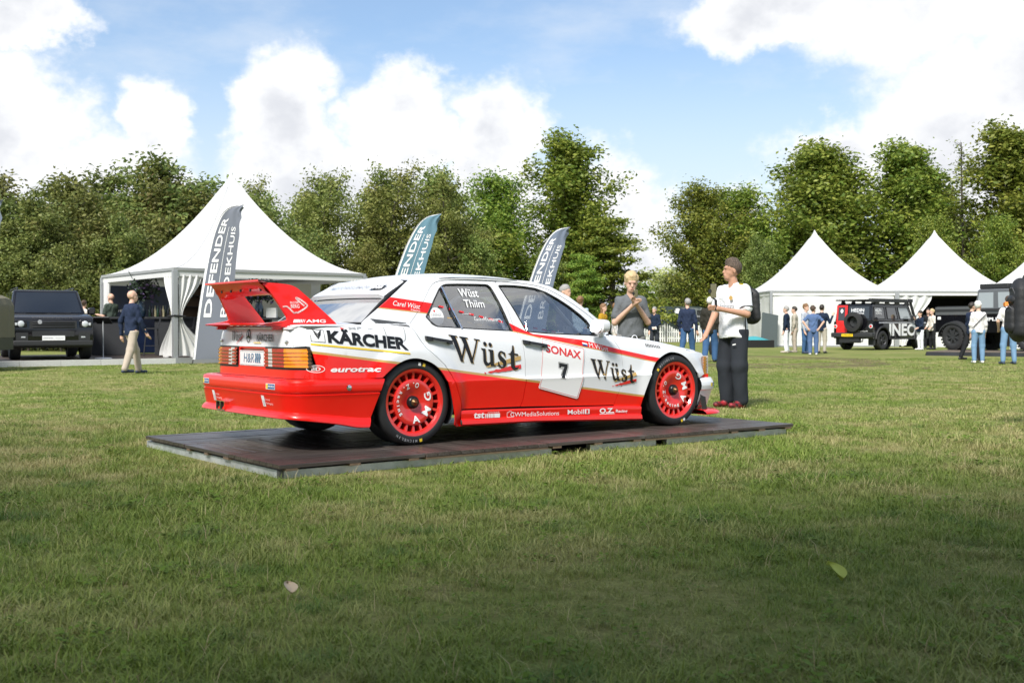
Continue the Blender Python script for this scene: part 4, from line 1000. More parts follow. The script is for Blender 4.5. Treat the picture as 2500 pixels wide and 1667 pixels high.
def tent(name, c, a, rot, ze, za, label, walls=(), p=1.75, groundz=0, post=True):
    r0 = empty(name, (c[0], c[1], 0), rot, label, 'tent')
    def rp(k):
        M = Matrix.Rotation(k * math.pi / 2, 4, 'Z')
        def f(e, t):
            u = e * 2 - 1; q = (1 - t) * a; sag = .05 * a * math.sin(math.pi * t) * (1 - u * u) * .35
            z = ze + (za - ze) * (.14 * t + .86 * t ** p) - .02 * math.sin(math.pi * min(1, t * 3)) * (1 - u * u)
            rr = max(q, .03); return M @ Vector((u * rr, -rr + sag * 0, z))
        return f
    for k in range(4):
        MB().grid(rp(k), 14, 26).build('roof_panel', PVC, r0)
        for e_ in (.0, .33, .67): MB().tube([Vector(rp(k)(e_, q / 14)) + Vector((0, 0, .004)) for q in range(14)], .010, 4, cap=False).build('seam', SEAM, r0)
        M = Matrix.Rotation(k * math.pi / 2, 4, 'Z')
        MB().box((-a - .02, -a - .03, ze - .06), (a + .02, -a + .05, ze + .015), 0, M).build('gutter', GUT, r0, smooth=False)
        MB().box((-a + .05, -a + .0, ze - .21), (a - .05, -a + .012, ze - .061), 0, M).build('valance', PVC, r0, smooth=False)
        if post: MB().box((-a - .05, -a - .05, groundz), (-a + .07, -a + .07, ze - .0605), 0, M).build('post', ALU, r0, smooth=False)
    MB().lathe([(.05, za - .10), (.045, za + .02), (.02, za + .06), (0, za + .065)], 'z', 10).build('finial', PVC, r0)
    for k, (x0, x1) in walls:
        M = Matrix.Rotation(k * math.pi / 2, 4, 'Z'); n = max(1, int((x1 - x0) / 1.6)); rr = random.Random(k * 7 + int(c[0] * 10)); ph = rr.uniform(0, 6)
        for i in range(n):
            xa, xb = x0 + (x1 - x0) * i / n, x0 + (x1 - x0) * (i + 1) / n
            def wf(s, v): 
                x = xa + (xb - xa) * s; z = groundz + .02 + (ze - .22 - groundz) * v
                return M @ Vector((x, -a + .03 + .012 * math.sin(x * 5.1 + ph + z * 1.7) + .010 * math.sin(z * 6 + x * 2 + ph) + .02 * abs(s - .5) ** 3, z))
            MB().grid(wf, 10, 12).build('wall_panel', PVC, r0)
        MB().box((x0, -a - .02, groundz), (x1, -a + .06, groundz + .07), 0, M).build('base_rail', ALU, r0, smooth=False)
    return r0
def curtain(parent, x, y, z0, z1, w_top, w_mid, w_bot, zm, dirx, name='curtain'):
    """gathered curtain: hangs from a width, tied at zm"""
    def f(u, v):
        z = z1 + (z0 - z1) * v; tv = (z1 - zm) / (z1 - z0)
        w = w_top + (w_mid - w_top) * sstep(0, tv, v) if v < tv else w_mid + (w_bot - w_mid) * sstep(tv, 1, v)
        cxx = sstep(0, tv, v) * .0
        ph = u * 22; amp = .045 * (w / w_top) ** .3
        return (x + dirx[0] * (u * w + cxx), y + dirx[1] * (u * w + cxx), z + .04 * math.sin(ph * .5) * v) if False else (x + dirx[0] * u * w - dirx[1] * amp * math.sin(ph), y + dirx[1] * u * w + dirx[0] * amp * math.sin(ph), z + .05 * math.sin(u * 9) * max(0, v - .9) * 5)
    o = MB().grid(f, 44, 24).build(name, PVC, parent); return o
TC = (-8.22, 33.05); TA = 2.83; TROT = R(-97 + 135)
lt = tent('pagoda_tent', TC, TA, TROT, 2.47, 5.42, 'white pagoda tent with open sides and tied curtains beside the black off-roader', [(2, (-TA + .1, TA - .1)), (1, (-.2, TA - .1))], p=1.9, groundz=.16)
# local frame: corner (-a,-a) is the near corner; side 0 runs from it to the right, side 3 closes towards the left rear
for (x, y, d, w) in ((-TA + .12, -TA + .02, (1, 0), (.62, .10, .85)), (-TA + .02, -TA + .12, (0, 1), (.60, .10, .95)), (-TA + .02, TA - .10, (0, -1), (.45, .40, .50)), (TA - .1, -TA + .02, (-1, 0), (.35, .30, .35))):
    curtain(lt, x, y, .18, 2.30, *w, 1.22, d)
MB().tube([(-TA - .04, -TA - .05, 1.24), (-TA + .26, -TA - .07, 1.22), (-TA + .28, -TA + .10, 1.22), (-TA + .10, -TA + .30, 1.22), (-TA - .07, -TA + .28, 1.22), (-TA - .04, -TA - .05, 1.24)], .03, 6).build('tie_strap', BLACKP, lt)
for k in range(1, 4): MB().tube([(0, 0, 3.0), ((-1 if k % 2 else 1) * TA * .97, (-1 if k < 2 else 1) * TA * .97, 2.42)], .03, 6).build('rafter', ALU, lt)
DECKW = mat('dark deck boards', (.06, .045, .038), .55, var=.4, vscale=4); WBOARD = mat('white fascia board', (.62, .62, .60), .6, var=.12, vscale=5)
dk = empty('tent_deck', (TC[0], TC[1], 0), TROT, 'low dark deck with white edging under the pagoda tent and off-roader', 'deck')
MB().box((-7.6, -TA - .05, .0), (TA + .05, TA, .15)).build('deck_top', DECKW, dk, smooth=False)
for k in range(5):
    x0 = -7.6 + k * (7.6 - TA) / 5
    for z0 in (.005, .055, .105): MB().box((x0 + .004, -TA - .075, z0), (x0 + (7.6 - TA) / 5 - .004, -TA - .052, z0 + .046)).build('fascia_board', WBOARD, dk, smooth=False)
MB().box((-TA, -TA - .09, .0), (TA + .05, -TA - .051, .158)).build('edge_profile', ALU, dk, smooth=False)
LM = Matrix.Translation((TC[0], TC[1], 0)) @ Matrix.Rotation(TROT, 4, 'Z')
def inv_at(px, Y, z=0): return Vector((xat(px, Y), Y, z))
# inside the tent
NAVY = mat('dark blue print', (.010, .020, .06), .3, var=.5, vscale=6); CLOTHB = mat('black table cloth', (.018, .02, .024), .75); LEAFD = mat('dark bouquet leaves', (.012, .028, .012), .6, var=.5, vscale=30); FLOW = mat('violet blossom', (.13, .08, .20), .7); VASE = mat('blue glass vase', (.012, .03, .06), .15, coat=.6)
ob = MB().box((-.95, -.03, .0), (.95, .03, 2.0)).build('screen_wall', NAVY); ob.location = LM @ Vector((-TA + 1.0, TA - .18, .18)); ob.rotation_euler = (0, 0, TROT); tag(ob, 'dark blue printed display wall lettered in white inside the tent', 'display wall')
lettering('lettering', 'DEFENDER', lambda x, z: (x, -.034, z), VW, ob, -.68, 1.22, .15, 1.29, .01)
MB().box((-.98, -.025, 0), (-.951, .04, 2.02)).build('frame', VW, ob)
sh_ = empty('shelf_unit', LM @ Vector((1.0, TA - .20, .16)), TROT, 'tall dark shelf unit with warm wooden back behind the bar in the tent', 'shelf')
MB().box((-1.6, .0, 0), (1.6, .03, 2.1)).build('back_board', mat('warm wood back', (.10, .06, .035), .6), sh_)
for x in (-1.6, -.8, 0, .8, 1.57): MB().box((x, -.3, 0), (x + .03, 0, 2.1)).build('upright', CLOTHB, sh_)
for z in (.45, .95, 1.4, 1.75, 2.08): MB().box((-1.6, -.295, z), (1.6, -.002, z + .025)).build('shelf', CLOTHB, sh_)
br = empty('bar_counter', inv_at(400, 31.9, .16), R(3), 'long black cloth covered bar counter under the white pagoda tent', 'bar counter')
MB().box((-2.1, -.3, 1.02), (3.2, .3, 1.08)).build('counter_top', CLOTHB, br); MB().box((-.2, -.22, 0), (3.0, .22, 1.02)).box((-2.0, -.2, 0), (-.9, .2, 1.02)).build('counter_front', CLOTHB, br)
brd = random.Random(4); bcol = [mat('green glass bottle', (.01, .03, .015), .1, coat=.5), mat('dark wine bottle', (.015, .01, .01), .1, coat=.5), mat('pale drink bottle', (.45, .40, .25), .15)]
blab = ['green glass drinks bottle standing on the bar counter', 'dark wine bottle standing on the bar counter', 'pale bottle of drink standing on the bar counter']
for i in range(12):
    o = MB().lathe([(0, 0), (.04, 0), (.042, .18), (.016, .24), (.015, .31), (0, .312)], 'z', 10).build('bottle', bcol[i % 3]); o.location = inv_at(366 + i * 6.5, 31.75 + brd.uniform(-.1, .1), 1.24); tag(o, blab[i % 3], 'bottle', 'bottles on the bar')
def bouquet(px, Y, z, s, label):
    r0 = empty('bouquet', inv_at(px, Y, z), 0, label, 'bouquet'); rr = random.Random(px)
    MB().lathe([(0, 0), (.10, 0), (.13, .12), (.12, .30), (.08, .42), (.09, .46)], 'z', 14).build('vase', VASE, r0)
    v = []; f = []; v2 = []; f2 = []; st = MB()
    for i in range(620):
        th = rr.uniform(0, 6.28); ph = math.acos(rr.uniform(-.55, 1)); rad = s * rr.uniform(.35, 1) * (1 + .25 * math.sin(th * 3))
        p = Vector((rad * math.sin(ph) * math.cos(th), rad * math.sin(ph) * math.sin(th), .46 + s * .55 + rad * math.cos(ph) * 1.15)); d = Vector((rr.gauss(0, 1), rr.gauss(0, 1), rr.gauss(0, 1))).normalized(); e = d.orthogonal().normalized()
        L = rr.uniform(.04, .09); q = [p - d * L, p + e * L * .5, p + d * L, p - e * L * .5]; V, Fc = (v2, f2) if rr.random() < .22 else (v, f); k = len(V); V += q; Fc.append((k, k + 1, k + 2, k + 3))
    mobj('leaves', v, f, LEAFD, r0, smooth=False); mobj('blossoms', v2, f2, FLOW, r0, smooth=False)
    for i in range(14):
        th = rr.uniform(0, 6.28); st.tube([(0, 0, .40), (.2 * s * math.cos(th), .2 * s * math.sin(th), .5 + s * .6), (s * .8 * math.cos(th), s * .8 * math.sin(th), .5 + s * rr.uniform(1., 1.9))], .006, 4)
    st.build('stems', LEAFD, r0)
bouquet(345, 31.6, 1.24, .42, 'large dark bouquet with violet blossoms in a blue vase on the bar counter'); bouquet(633, 31.3, 1.20, .36, 'dark flower bouquet in a blue vase on the high table behind the race car')
ht = empty('high_table', inv_at(640, 31.4, .16), 0, 'black high table with a bouquet at the right of the tent', 'table')
MB().box((-.9, -.35, 1.0), (.9, .35, 1.05)).build('table_top', CLOTHB, ht); MB().box((-.75, -.25, 0), (-.69, .25, 1.0)).box((.69, -.25, 0), (.75, .25, 1.0)).build('legs', CLOTHB, ht)
bx_ = MB().box((-.14, -.1, 0), (.14, .1, .2)).box((-.13, -.105, .205), (.13, .1, .27)).build('paper_box', WBOARD); bx_.location = inv_at(664, 31.3, 1.2105); tag(bx_, 'stack of white boxes on the high table', 'box')
wl = MB().box((-1.3, 0, 0), (1.3, .03, 2.1)).build('partition', mat('pale partition', (.55, .54, .50), .6)); wl.location = inv_at(655, 34.2, .16); tag(wl, 'pale partition panel standing behind the high table in the tent', 'partition')
def stool(px, Y, lab):
    r0 = empty('bar_stool', inv_at(px, Y, .152), R(20), lab, 'stool', 'bar stools'); MB().box((-.19, -.19, .74), (.19, .19, .78)).build('seat', CLOTHB, r0); MB().prism([(.16, .78), (.19, .78), (.24, 1.05), (.21, 1.06)], 'y', -.18, .18).build('backrest', CLOTHB, r0)
    for a in (-1, 1):
        for b in (-1, 1): MB().tube([(a * .15, b * .15, .74), (a * .22, b * .22, 0)], .012, 6).build('leg', CLOTHB, r0)
    MB().tube([(-.19, -.19, .28), (.19, -.19, .28), (.19, .19, .28), (-.19, .19, .28), (-.19, -.19, .28)], .009, 5).build('footrest', CLOTHB, r0)
stool(371, 31.0, 'black bar stool with footrest in front of the bar counter'); stool(455, 31.1, 'black bar stool half hidden behind the tied tent curtain')
# information stand
st_ = empty('info_stand', gp(252, 875, .15) , R(25), 'slim white information stand with tilted board beside the black off-roader', 'stand')
MB().lathe([(.0, 0), (.22, 0), (.20, .02), (.03, .03), (0, .03)], 'z', 20).build('foot', VW, st_); MB().tube([(0, 0, .02), (0, 0, .95)], .016, 8).build('pole', VGR, st_); bd = MB().box((-.2, -.14, -.012), (.2, .14, .012)).build('board', BLACKP, st_); bd.location = (0, 0, .97); bd.rotation_euler = (R(-35), 0, R(-30))
# ================================================================== feather flags
def feather_flag(base, hscale, col, label, yaw=0., seed=1, tilt=1.):
    r0 = empty('feather_flag', base, yaw, label, 'flag', 'feather flags')
    LE = chaikin([(.0, .12), (.10, 1.0), (.25, 2.0), (.40, 2.8), (.56, 3.45), (.82, 3.97), (1.30, 4.06)], 2); RE = chaikin([(.95, .14), (1.0, 1.0), (1.06, 2.0), (1.14, 2.8), (1.24, 3.4), (1.30, 3.8), (1.32, 4.02)], 2)
    LE = [((x + (tilt - 1) * .35 * (z / 2) ** 1.5) * hscale, z * hscale) for x, z in LE]; RE = [((x + (tilt - 1) * .35 * (z / 2) ** 1.5) * hscale, z * hscale) for x, z in RE]
    def pt(u, v):
        k = v * (len(LE) - 1); i = min(int(k), len(LE) - 2); f = k - i; a = (LE[i][0] + (LE[i + 1][0] - LE[i][0]) * f, LE[i][1] + (LE[i + 1][1] - LE[i][1]) * f)
        k2 = v * (len(RE) - 1); i = min(int(k2), len(RE) - 2); f = k2 - i; b = (RE[i][0] + (RE[i + 1][0] - RE[i][0]) * f, RE[i][1] + (RE[i + 1][1] - RE[i][1]) * f)
        w = .05 * u * math.sin(v * 9 + u * 4 + seed) + .035 * sstep(.45, .8, v) * u * math.sin(u * 11 + v * 23 + seed)
        bite = -.05 * sstep(.55, .75, v) * sstep(.5, 1, u) * abs(math.sin(v * 19 + seed))
        return (a[0] + (b[0] - a[0]) * u + bite, w, a[1] + (b[1] - a[1]) * u)
    cl = mat('flag cloth ' + str(seed), col, .75, sheen=.2)
    MB().grid(lambda u, v: pt(.07 + u * .93, v), 14, 60).build('flag_cloth', cl, r0)
    MB().grid(lambda u, v: pt(u * .075, v), 2, 60).build('white_sleeve', VW, r0)
    MB().tube([(LE[0][0] + .0, 0, 0)] + [(x + .012, .012, z) for x, z in LE], .014, 6).build('pole', BLACKP, r0)
    # lettering runs up the flag
    def fl(x, y):  # x along the height in metres, y across 0..1
        v = x / 4.08; p = pt(y, v); return (p[0], p[1] - .008, p[2])
    def fl2(x, y): p = fl(x, y); return p
    for s, a, b, u0, u1, bold in (('DEFENDER', .95, 3.02, .18, .40, .02), ('BROEKHUIS', .95, 2.78, .66, .84, .008)):
        T = type_tris(s, a, 0, b, 1, bold)
        decal('lettering', [tuple((p[0], u1 - p[1] * (u1 - u0)) for p in t) for t in T], fl2, VW, r0, .08)
    decal('line', poly_tris([(1.35, .52), (2.75, .52), (2.75, .535), (1.35, .535)]), fl2, VW, r0, .1)
    MB().lathe([(0, .02), (.14, .015), (.16, 0)], 'z', 10).build('ground_spike', BLACKP, r0)
feather_flag(gp(470, 889), 1.0, (.14, .155, .19), 'dark grey blue feather flag standing against the white pagoda tent', R(0), 1)
feather_flag(Vector((-3.75, 30.9, 0)), 1.0, (.09, .19, .25), 'teal grey feather flag rising behind the race car rear roof', R(4), 2, 1.5)  # teal of daylight passing through the cloth is put into its colour
feather_flag(Vector((.0, 35.2, 0)), 1.0, (.13, .16, .22), 'grey blue feather flag rising behind the middle of the race car roof', R(-3), 3, 1.5)
feather_flag(Vector((-13.24, 26.6, 0)), .97, (.13, .16, .22), 'feather flag of which only the white tip shows above the canvas trailer', R(-3), 5)
# ================================================================== right-hand tents
t1 = tent('pagoda_tent', (15.35, 57.2), 3.05, R(2), 2.68, 5.80, 'closed white pagoda tent behind the group of five standing people', [(0, (-2.95, 2.95)), (3, (-2.95, 2.95)), (1, (-2.95, 2.95))], p=1.75)
t2 = tent('pagoda_tent', (21.5, 57.4), 3.05, R(2), 2.68, 5.80, 'white pagoda tent with one curtain drawn aside behind the dark pickup', [(2, (-2.95, 2.95)), (1, (-2.95, 2.95))], p=1.75)
t3 = tent('pagoda_tent', (27.65, 57.6), 3.05, R(2), 2.68, 5.80, 'white pagoda tent cut off by the picture edge behind the pickup roof', [(0, (-2.95, 2.95)), (2, (-2.95, 2.95))], p=1.75)
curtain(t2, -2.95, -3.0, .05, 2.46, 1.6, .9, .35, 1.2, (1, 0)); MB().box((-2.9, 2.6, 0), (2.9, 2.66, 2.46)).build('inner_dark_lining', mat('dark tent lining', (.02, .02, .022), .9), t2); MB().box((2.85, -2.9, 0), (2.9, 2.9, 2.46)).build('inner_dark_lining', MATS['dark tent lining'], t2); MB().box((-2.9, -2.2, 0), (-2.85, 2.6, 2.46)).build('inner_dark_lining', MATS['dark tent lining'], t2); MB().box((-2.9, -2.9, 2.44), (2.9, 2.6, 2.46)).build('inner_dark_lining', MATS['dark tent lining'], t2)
# leaning board and crate with teal sheet by the first tent
lb = MB().box((-.45, -.04, 0), (.45, .04, 1.65)).build('leaning_board', mat('grey green board', (.09, .11, .11), .6)); lb.location = (xat(1877, 53.2), 53.2, -.04); lb.rotation_euler = (R(-8), R(9), R(25)); tag(lb, 'grey board leaning against the corner of the closed white tent', 'board')
cr = empty('crate', (xat(1845, 52.5), 52.5, 0), R(8), 'low black crate covered with a teal sheet beside the leaning board', 'crate'); MB().box((-.75, -.4, 0), (.75, .4, .34)).build('box', BLACKP, cr); MB().grid(lambda a, b: (-.7 + 1.3 * a, -.35 + .7 * b, .35 + .22 * math.sin(a * 3.1) * (1 - .4 * a) * math.sin(b * 3.14)), 12, 8).build('sheet', mat('teal sheet', (.05, .30, .33), .4), cr)
bg_ = MB().lathe([(0, 0), (.3, .02), (.34, .2), (.28, .48), (.12, .62), (0, .64)], 'z', 14).build('duffel_bag', BLACKP); bg_.location = (xat(1752, 38), 38, 0); bg_.scale = (.9, .7, 1); tag(bg_, 'black bag standing on the grass behind the young man in white', 'bag')
# ================================================================== white picket fence
FW = mat('white fence paint', (.72, .72, .70), .55)
def picket_mesh(h):
    o = MB().prism([(-.043, 0), (.043, 0), (.043, h - .05), (0, h), (-.043, h - .05)], 'y', -.011, .011).build('picket', FW, None, smooth=False); d = o.data; bpy.data.objects.remove(o); return d
PK = [picket_mesh(.80 + .05 * k) for k in range(8)]
def fence(p0, p1, n, label, scallop=True, per=13):
    p0, p1 = Vector(p0), Vector(p1); d = p1 - p0; L = d.length; r0 = empty('picket_fence', p0, math.atan2(d.y, d.x), label, 'fence')
    for i in range(n):
        t = (i % per) / (per - 1); h = abs(2 * t - 1) ** 2 if scallop else .3
        o = bpy.data.objects.new('picket', PK[min(7, int(h * 7.5))]); COL.objects.link(o); o.parent = r0; o.location = (L * (i + .5) / n, -.02, .03)
    for z in (.22, .62): MB().box((0, -.006, z), (L, .03, z + .07)).build('rail', FW, r0, smooth=False)
    for i in range(0, n + 1, per): MB().box((L * i / n - .05, -.02, 0), (L * i / n + .05, .08, 1.22)).build('fence_post', FW, r0, smooth=False)
for i in range(3):
    x0 = xat(1555, 70) + i * 1.82; fence((x0, 70, 0), (x0 + 1.8, 70, 0), 13, ['white picket fence panel behind the man in the open navy jacket', 'white picket fence panel behind the man in the navy jumper', 'white picket fence panel behind the man in the dark jacket'][i])
fence((xat(2285, 52), 52, 0), (xat(2312, 52), 52, 0), 6, 'short white picket fence panel between the blonde woman and the pickup rear wheel', False, 6)
fence((xat(2340, 50), 50, 0), (xat(2430, 50), 50, 0), 16, 'white picket fence panel showing under the belly of the pickup', False, 8)
fence((xat(2470, 48), 48, 0), (xat(2515, 48), 48, 0), 8, 'white picket fence panel at the picture edge beyond the pickup', False, 8)
# ================================================================== other vehicles
TGLASS = mat('tinted vehicle glass', (.012, .014, .016), .04, coat=1., spec=.8); LGLASS = mat('pale reflecting glass', (.30, .33, .34), .05, coat=1.); BLK = mat('gloss black car paint', (.006, .006, .008), .12, coat=.5, spec=.35); PLAS = mat('rough black cladding', (.022, .023, .025), .65); STEELD = mat('dark steel', (.05, .05, .055), .45, metal=.6)
HLAMP = mat('lamp glass', (.55, .58, .60), .1, coat=1.); TYRE2 = mat('offroad tyre', (.02, .02, .021), .8, bump=.5, bscale=40)
def bev(o, w=.03, seg=3):
    m = o.modifiers.new('bevel', 'BEVEL'); m.width = w; m.segments = seg; m.limit_method = 'ANGLE'; m.angle_limit = R(28); return o
def vwheel(parent, x, y, r, w, rim, sg, knob=0, name='wheel', z=None):
    z = r if z is None else z
    t = empty(name); t.parent = parent; t.location = (x, y, z)
    k = sg
    prof = [(r * .62, 0), (r * .70, .012), (r * .90, .004), (r * .985, -.03), (r, -.07), (r, -w + .06), (r * .985, -w + .02), (r * .62, -w)]
    MB().lathe([(a, k * b) for a, b in prof], 'y', 40, closed=True).build('tyre', TYRE2, t)
    MB().lathe([(0, k * -.03), (r * .16, k * -.02), (r * .20, k * -.05), (r * .50, k * -.07), (r * .58, k * -.012), (r * .63, k * -.004), (r * .63, k * -w * .8)], 'y', 32).build('rim', rim, t)
    for i in range(5 if not knob else 8):
        a = 2 * math.pi * i / (5 if not knob else 8) + .3; M = Matrix.Rotation(a, 4, 'Y'); b = MB(); b.box((r * .12, min(k * -.06, k * -.02), -r * .07), (r * .60, max(k * -.06, k * -.02), r * .07), 0, M); b.build('spoke', rim, t, smooth=False)
    if knob:
        kb = MB()
        for i in range(26):
            for yy in (.06, .5, .94):
                a = 2 * math.pi * (i + (.5 if yy == .5 else 0)) / 26; M = Matrix.Translation((0, -k * w * yy, 0)) @ Matrix.Rotation(a, 4, 'Y'); kb.box((r * .97, -.045, -.028), (r * 1.025, .045, .028), 0, M)
        kb.build('tread_blocks', TYRE2, t, smooth=False)['kind'] = 'stuff'
    return t
def cabin(parent, name, b, tp, z0, z1, yb, yt, m):
    """tapered upper body: base x range b, top x range tp"""
    v = [(b[0], -yb, z0), (b[1], -yb, z0), (b[1], yb, z0), (b[0], yb, z0), (tp[0], -yt, z1), (tp[1], -yt, z1), (tp[1], yt, z1), (tp[0], yt, z1)]
    o = mobj(name, v, [(0, 3, 2, 1), (4, 5, 6, 7), (0, 1, 5, 4), (1, 2, 6, 5), (2, 3, 7, 6), (3, 0, 4, 7)], m, parent); bev(o, .06, 4)
    def sidepane(t0, t1, v0, v1, sg, mm=TGLASS, nm='window_pane', slant0=0, slant1=0):
        def P(t, q): 
            x = (b[0] + (b[1] - b[0]) * t) * (1 - q) + (tp[0] + (tp[1] - tp[0]) * t) * q; y = yb + (yt - yb) * q; return (x, -sg * (y + .006), z0 + (z1 - z0) * q)
        pts = [P(t0, v0), P(t1, v0), P(t1 + slant1, v1), P(t0 + slant0, v1)]; n = Vector((0, -sg * .012, 0))
        pi = [Vector(p) - n * 2 for p in pts]
        return mobj(nm, pts + pi, [(0, 1, 2, 3)] + [(i, i + 4, (i + 1) % 4 + 4, (i + 1) % 4) for i in range(4)], mm, o, smooth=False)
    def endpane(front, u, v0, v1, mm=TGLASS, nm='window_pane', u0=None):
        xb, xt = (b[1], tp[1]) if front else (b[0], tp[0]); s = 1 if front else -1; u0 = -u if u0 is None else u0
        def P(a, q): return (xb + (xt - xb) * q + s * .006, a * (yb + (yt - yb) * q), z0 + (z1 - z0) * q)
        pts = [P(u0, v0), P(u, v0), P(u, v1), P(u0, v1)]; pi = [Vector(p) - Vector((s * .03, 0, 0)) for p in pts]
        return mobj(nm, pts + pi, [(0, 1, 2, 3)] + [(i, i + 4, (i + 1) % 4 + 4, (i + 1) % 4) for i in range(4)], mm, o, smooth=False)
    return o, sidepane, endpane
def arch_profile(x0, x1, zb, zt, xa, xf, r, hood=None, nose=None, tail=None):
    """side outline with two wheel arches"""
    def arc(xc): return [(xc + r * math.cos(a), max(zb, r * .86 + r * math.sin(a))) for a in np.linspace(math.pi, 0, 9)]
    pts = [(x0, zb)] + [(xa - r - .001, zb)] + arc(xa) + [(xa + r + .001, zb), (xf - r - .001, zb)] + arc(xf) + [(xf + r + .001, zb)] + (nose or [(x1, zb), (x1, zt)]) + (tail or [(x0, zt)])
    return pts
# ---- black off-roader on the deck, seen from the front
dv = empty('offroad_car', (xat(108, 29.2), 29.2, .152), R(-62), 'glossy black off-roader facing us on the deck beside the tent', 'car'); dv.scale = (.95, .95, .95)
body = MB(); body.prism(arch_profile(-2.3, 2.28, .34, 1.18, -1.45, 1.52, .50, nose=[(2.20, .34), (2.30, .48), (2.30, .80), (2.26, 1.04), (2.12, 1.12), (1.05, 1.20)], tail=[(-2.3, 1.20)]), 'y', -.97, .97)
bev(body.build('body', BLK, dv), .05, 4)
gh, sp_, ep_ = cabin(dv, 'cabin', (-2.25, 1.12), (-2.15, .52), 1.17, 1.83, .93, .80, BLK)
ep_(True, .90, .08, .90, TGLASS, 'windscreen')
for sg in (1, -1):
    for a, b in ((.05, .30), (.34, .62), (.66, .93)): sp_(a, b, .12, .86, sg, slant1=.0 if b < .9 else .0)
bt = MB().box((2.27, -.50, .60), (2.315, .50, .74)); bt.build('lower_grille', PLAS, dv)
gr = MB().box((2.262, -.56, .80), (2.306, .56, .99)).build('grille', PLAS, dv)
for z in (.835, .895, .945): bev(MB().box((2.30, -.50, z), (2.325, .50, z + .022)).build('grille_bar', STEELD, gr), .008, 2)
MB().lathe([(0, .0), (.05, .0), (.055, -.01)], 'x', 16, (2.329, -.32, .965)).build('oval_badge', VGR, gr)
for sg in (1, -1):
    hl = bev(MB().box((2.24, min(sg * .62, sg * .94), .82), (2.305, max(sg * .62, sg * .94), 1.02)).build('headlight', BLK, dv), .03, 3)
    MB().lathe([(0, .012), (.06, .010), (.075, 0), (.085, -.01)], 'x', 20, (2.308, sg * .76, .92)).build('lens', HLAMP, hl); bev(MB().box((2.29, min(sg * .845, sg * .90), .88), (2.312, max(sg * .845, sg * .90), .95)).build('lens', HLAMP, hl), .008, 2)
    MB().box((2.27, min(sg * .60, sg * .88), .50), (2.312, max(sg * .60, sg * .88), .70)).build('fog_lamp_bay', PLAS, dv); MB().box((2.31, min(sg * .66, sg * .76), .57), (2.318, max(sg * .66, sg * .76), .60)).build('fog_lamp', HLAMP, dv)
    mr = bev(MB().box((.78, min(sg * 1.0, sg * 1.20), 1.17), (.92, max(sg * 1.0, sg * 1.20), 1.36)).build('door_mirror', BLK, dv), .04, 3)
    MB().box((.83, min(sg * .90, sg * 1.02), 1.16), (.88, max(sg * .90, sg * 1.02), 1.20)).build('mirror_arm', PLAS, dv)
    for x in (-1.45, 1.52):
        vwheel(dv, x, sg * .985, .40, .27, STEELD, sg)
        MB().lathe([(.505, 0), (.52, .03), (.46, .03), (.46, -.05)], 'y', 40, (x, sg * .965, .43)).build('arch_trim', PLAS, dv) if False else None
    MB().tube([(-2.0, sg * .70, 1.86), (-1.9, sg * .70, 1.885), (.3, sg * .70, 1.885), (.42, sg * .70, 1.85)], .02, 6).build('roof_rail', STEELD, dv)
    MB().tube([(1.16, sg * .05, 1.20), (1.14, sg * .55, 1.21)], .012, 5).build('wiper', PLAS, dv)
bev(MB().prism([(2.18, .30), (2.33, .36), (2.33, .50), (2.20, .50)], 'y', -.95, .95).build('front_bumper', PLAS, dv), .03, 3)
pp_ = MB().box((2.335, -.27, .50), (2.345, .27, .62)).build('number_plate', VW, dv); lettering('lettering', 'DEFENDER', lambda y, z: (2.347, y, z), VB, pp_, -.24, .548, -.01, .568); lettering('lettering', 'BROEKHUIS', lambda y, z: (2.347, y, z), VGR, pp_, .05, .548, .24, .566)
lettering('lettering', 'DEFENDER', lambda y, z: (2.275 - (z - 1.0) * .5, y, z + .004), STEELD, dv, -.50, 1.045, .50, 1.085, .03)
# ---- olive canvas trailer at the left edge
tr = empty('canvas_trailer', (-12.05, 24.3, 0), R(4), 'olive drab canvas covered military trailer at the left edge', 'trailer')
OLV = mat('olive canvas', (.16, .145, .095), .85, var=.18, vscale=3, bump=.3, bscale=7); OLS = mat('olive steel', (.045, .05, .028), .5, var=.2); MUD = mat('muddy wheel', (.06, .055, .04), .7)
prof = [(-.95, .72), (-.95, 1.42), (-.88, 1.58), (-.7, 1.66), (.7, 1.66), (.88, 1.58), (.95, 1.42), (.95, .72)]
def canv(u, v):
    k = v * 7; i = min(6, int(k)); f = k - i; x = prof[i][0] + (prof[i + 1][0] - prof[i][0]) * f; z = prof[i][1] + (prof[i + 1][1] - prof[i][1]) * f
    y = -.8 + 1.7 * u; g = .015 * math.sin(u * 21 + v * 5) * (1 if z < 1.6 else .6); return (x * (1 + g), y, z * (1 + g * .3))
MB().grid(canv, 18, 42, flip=True).add([(p[0], -.8, p[1]) for p in prof], [tuple(range(8))]).build('canvas_cover', OLV, tr)
for z in (.80, 1.45): MB().tube([(-.96, -.815, z), (.96, -.815, z)], .012, 5).build('rope', OLS, tr)
MB().tube([(.62, -.82, 1.62), (.66, -.825, 1.2), (.70, -.82, .75)], .02, 5).build('strap', OLS, tr)
MB().box((-.9, -.82, .45), (.93, .9, .72)).build('tub', OLS, tr); MB().box((-.5, -.9, .62), (.62, -.82, .70)).prism([(-.1, .66), (.60, .66), (.78, .52), (.78, .49), (.58, .62), (-.1, .62)], 'y', -1.02, -.80).build('mudguard', mat('pale mudguard', (.35, .36, .34), .5), tr)
for sg in (1, -1): vwheel(tr, .28, -.72 - .25 if sg > 0 else .9, .38, .22, MUD, -1 if sg > 0 else 1)
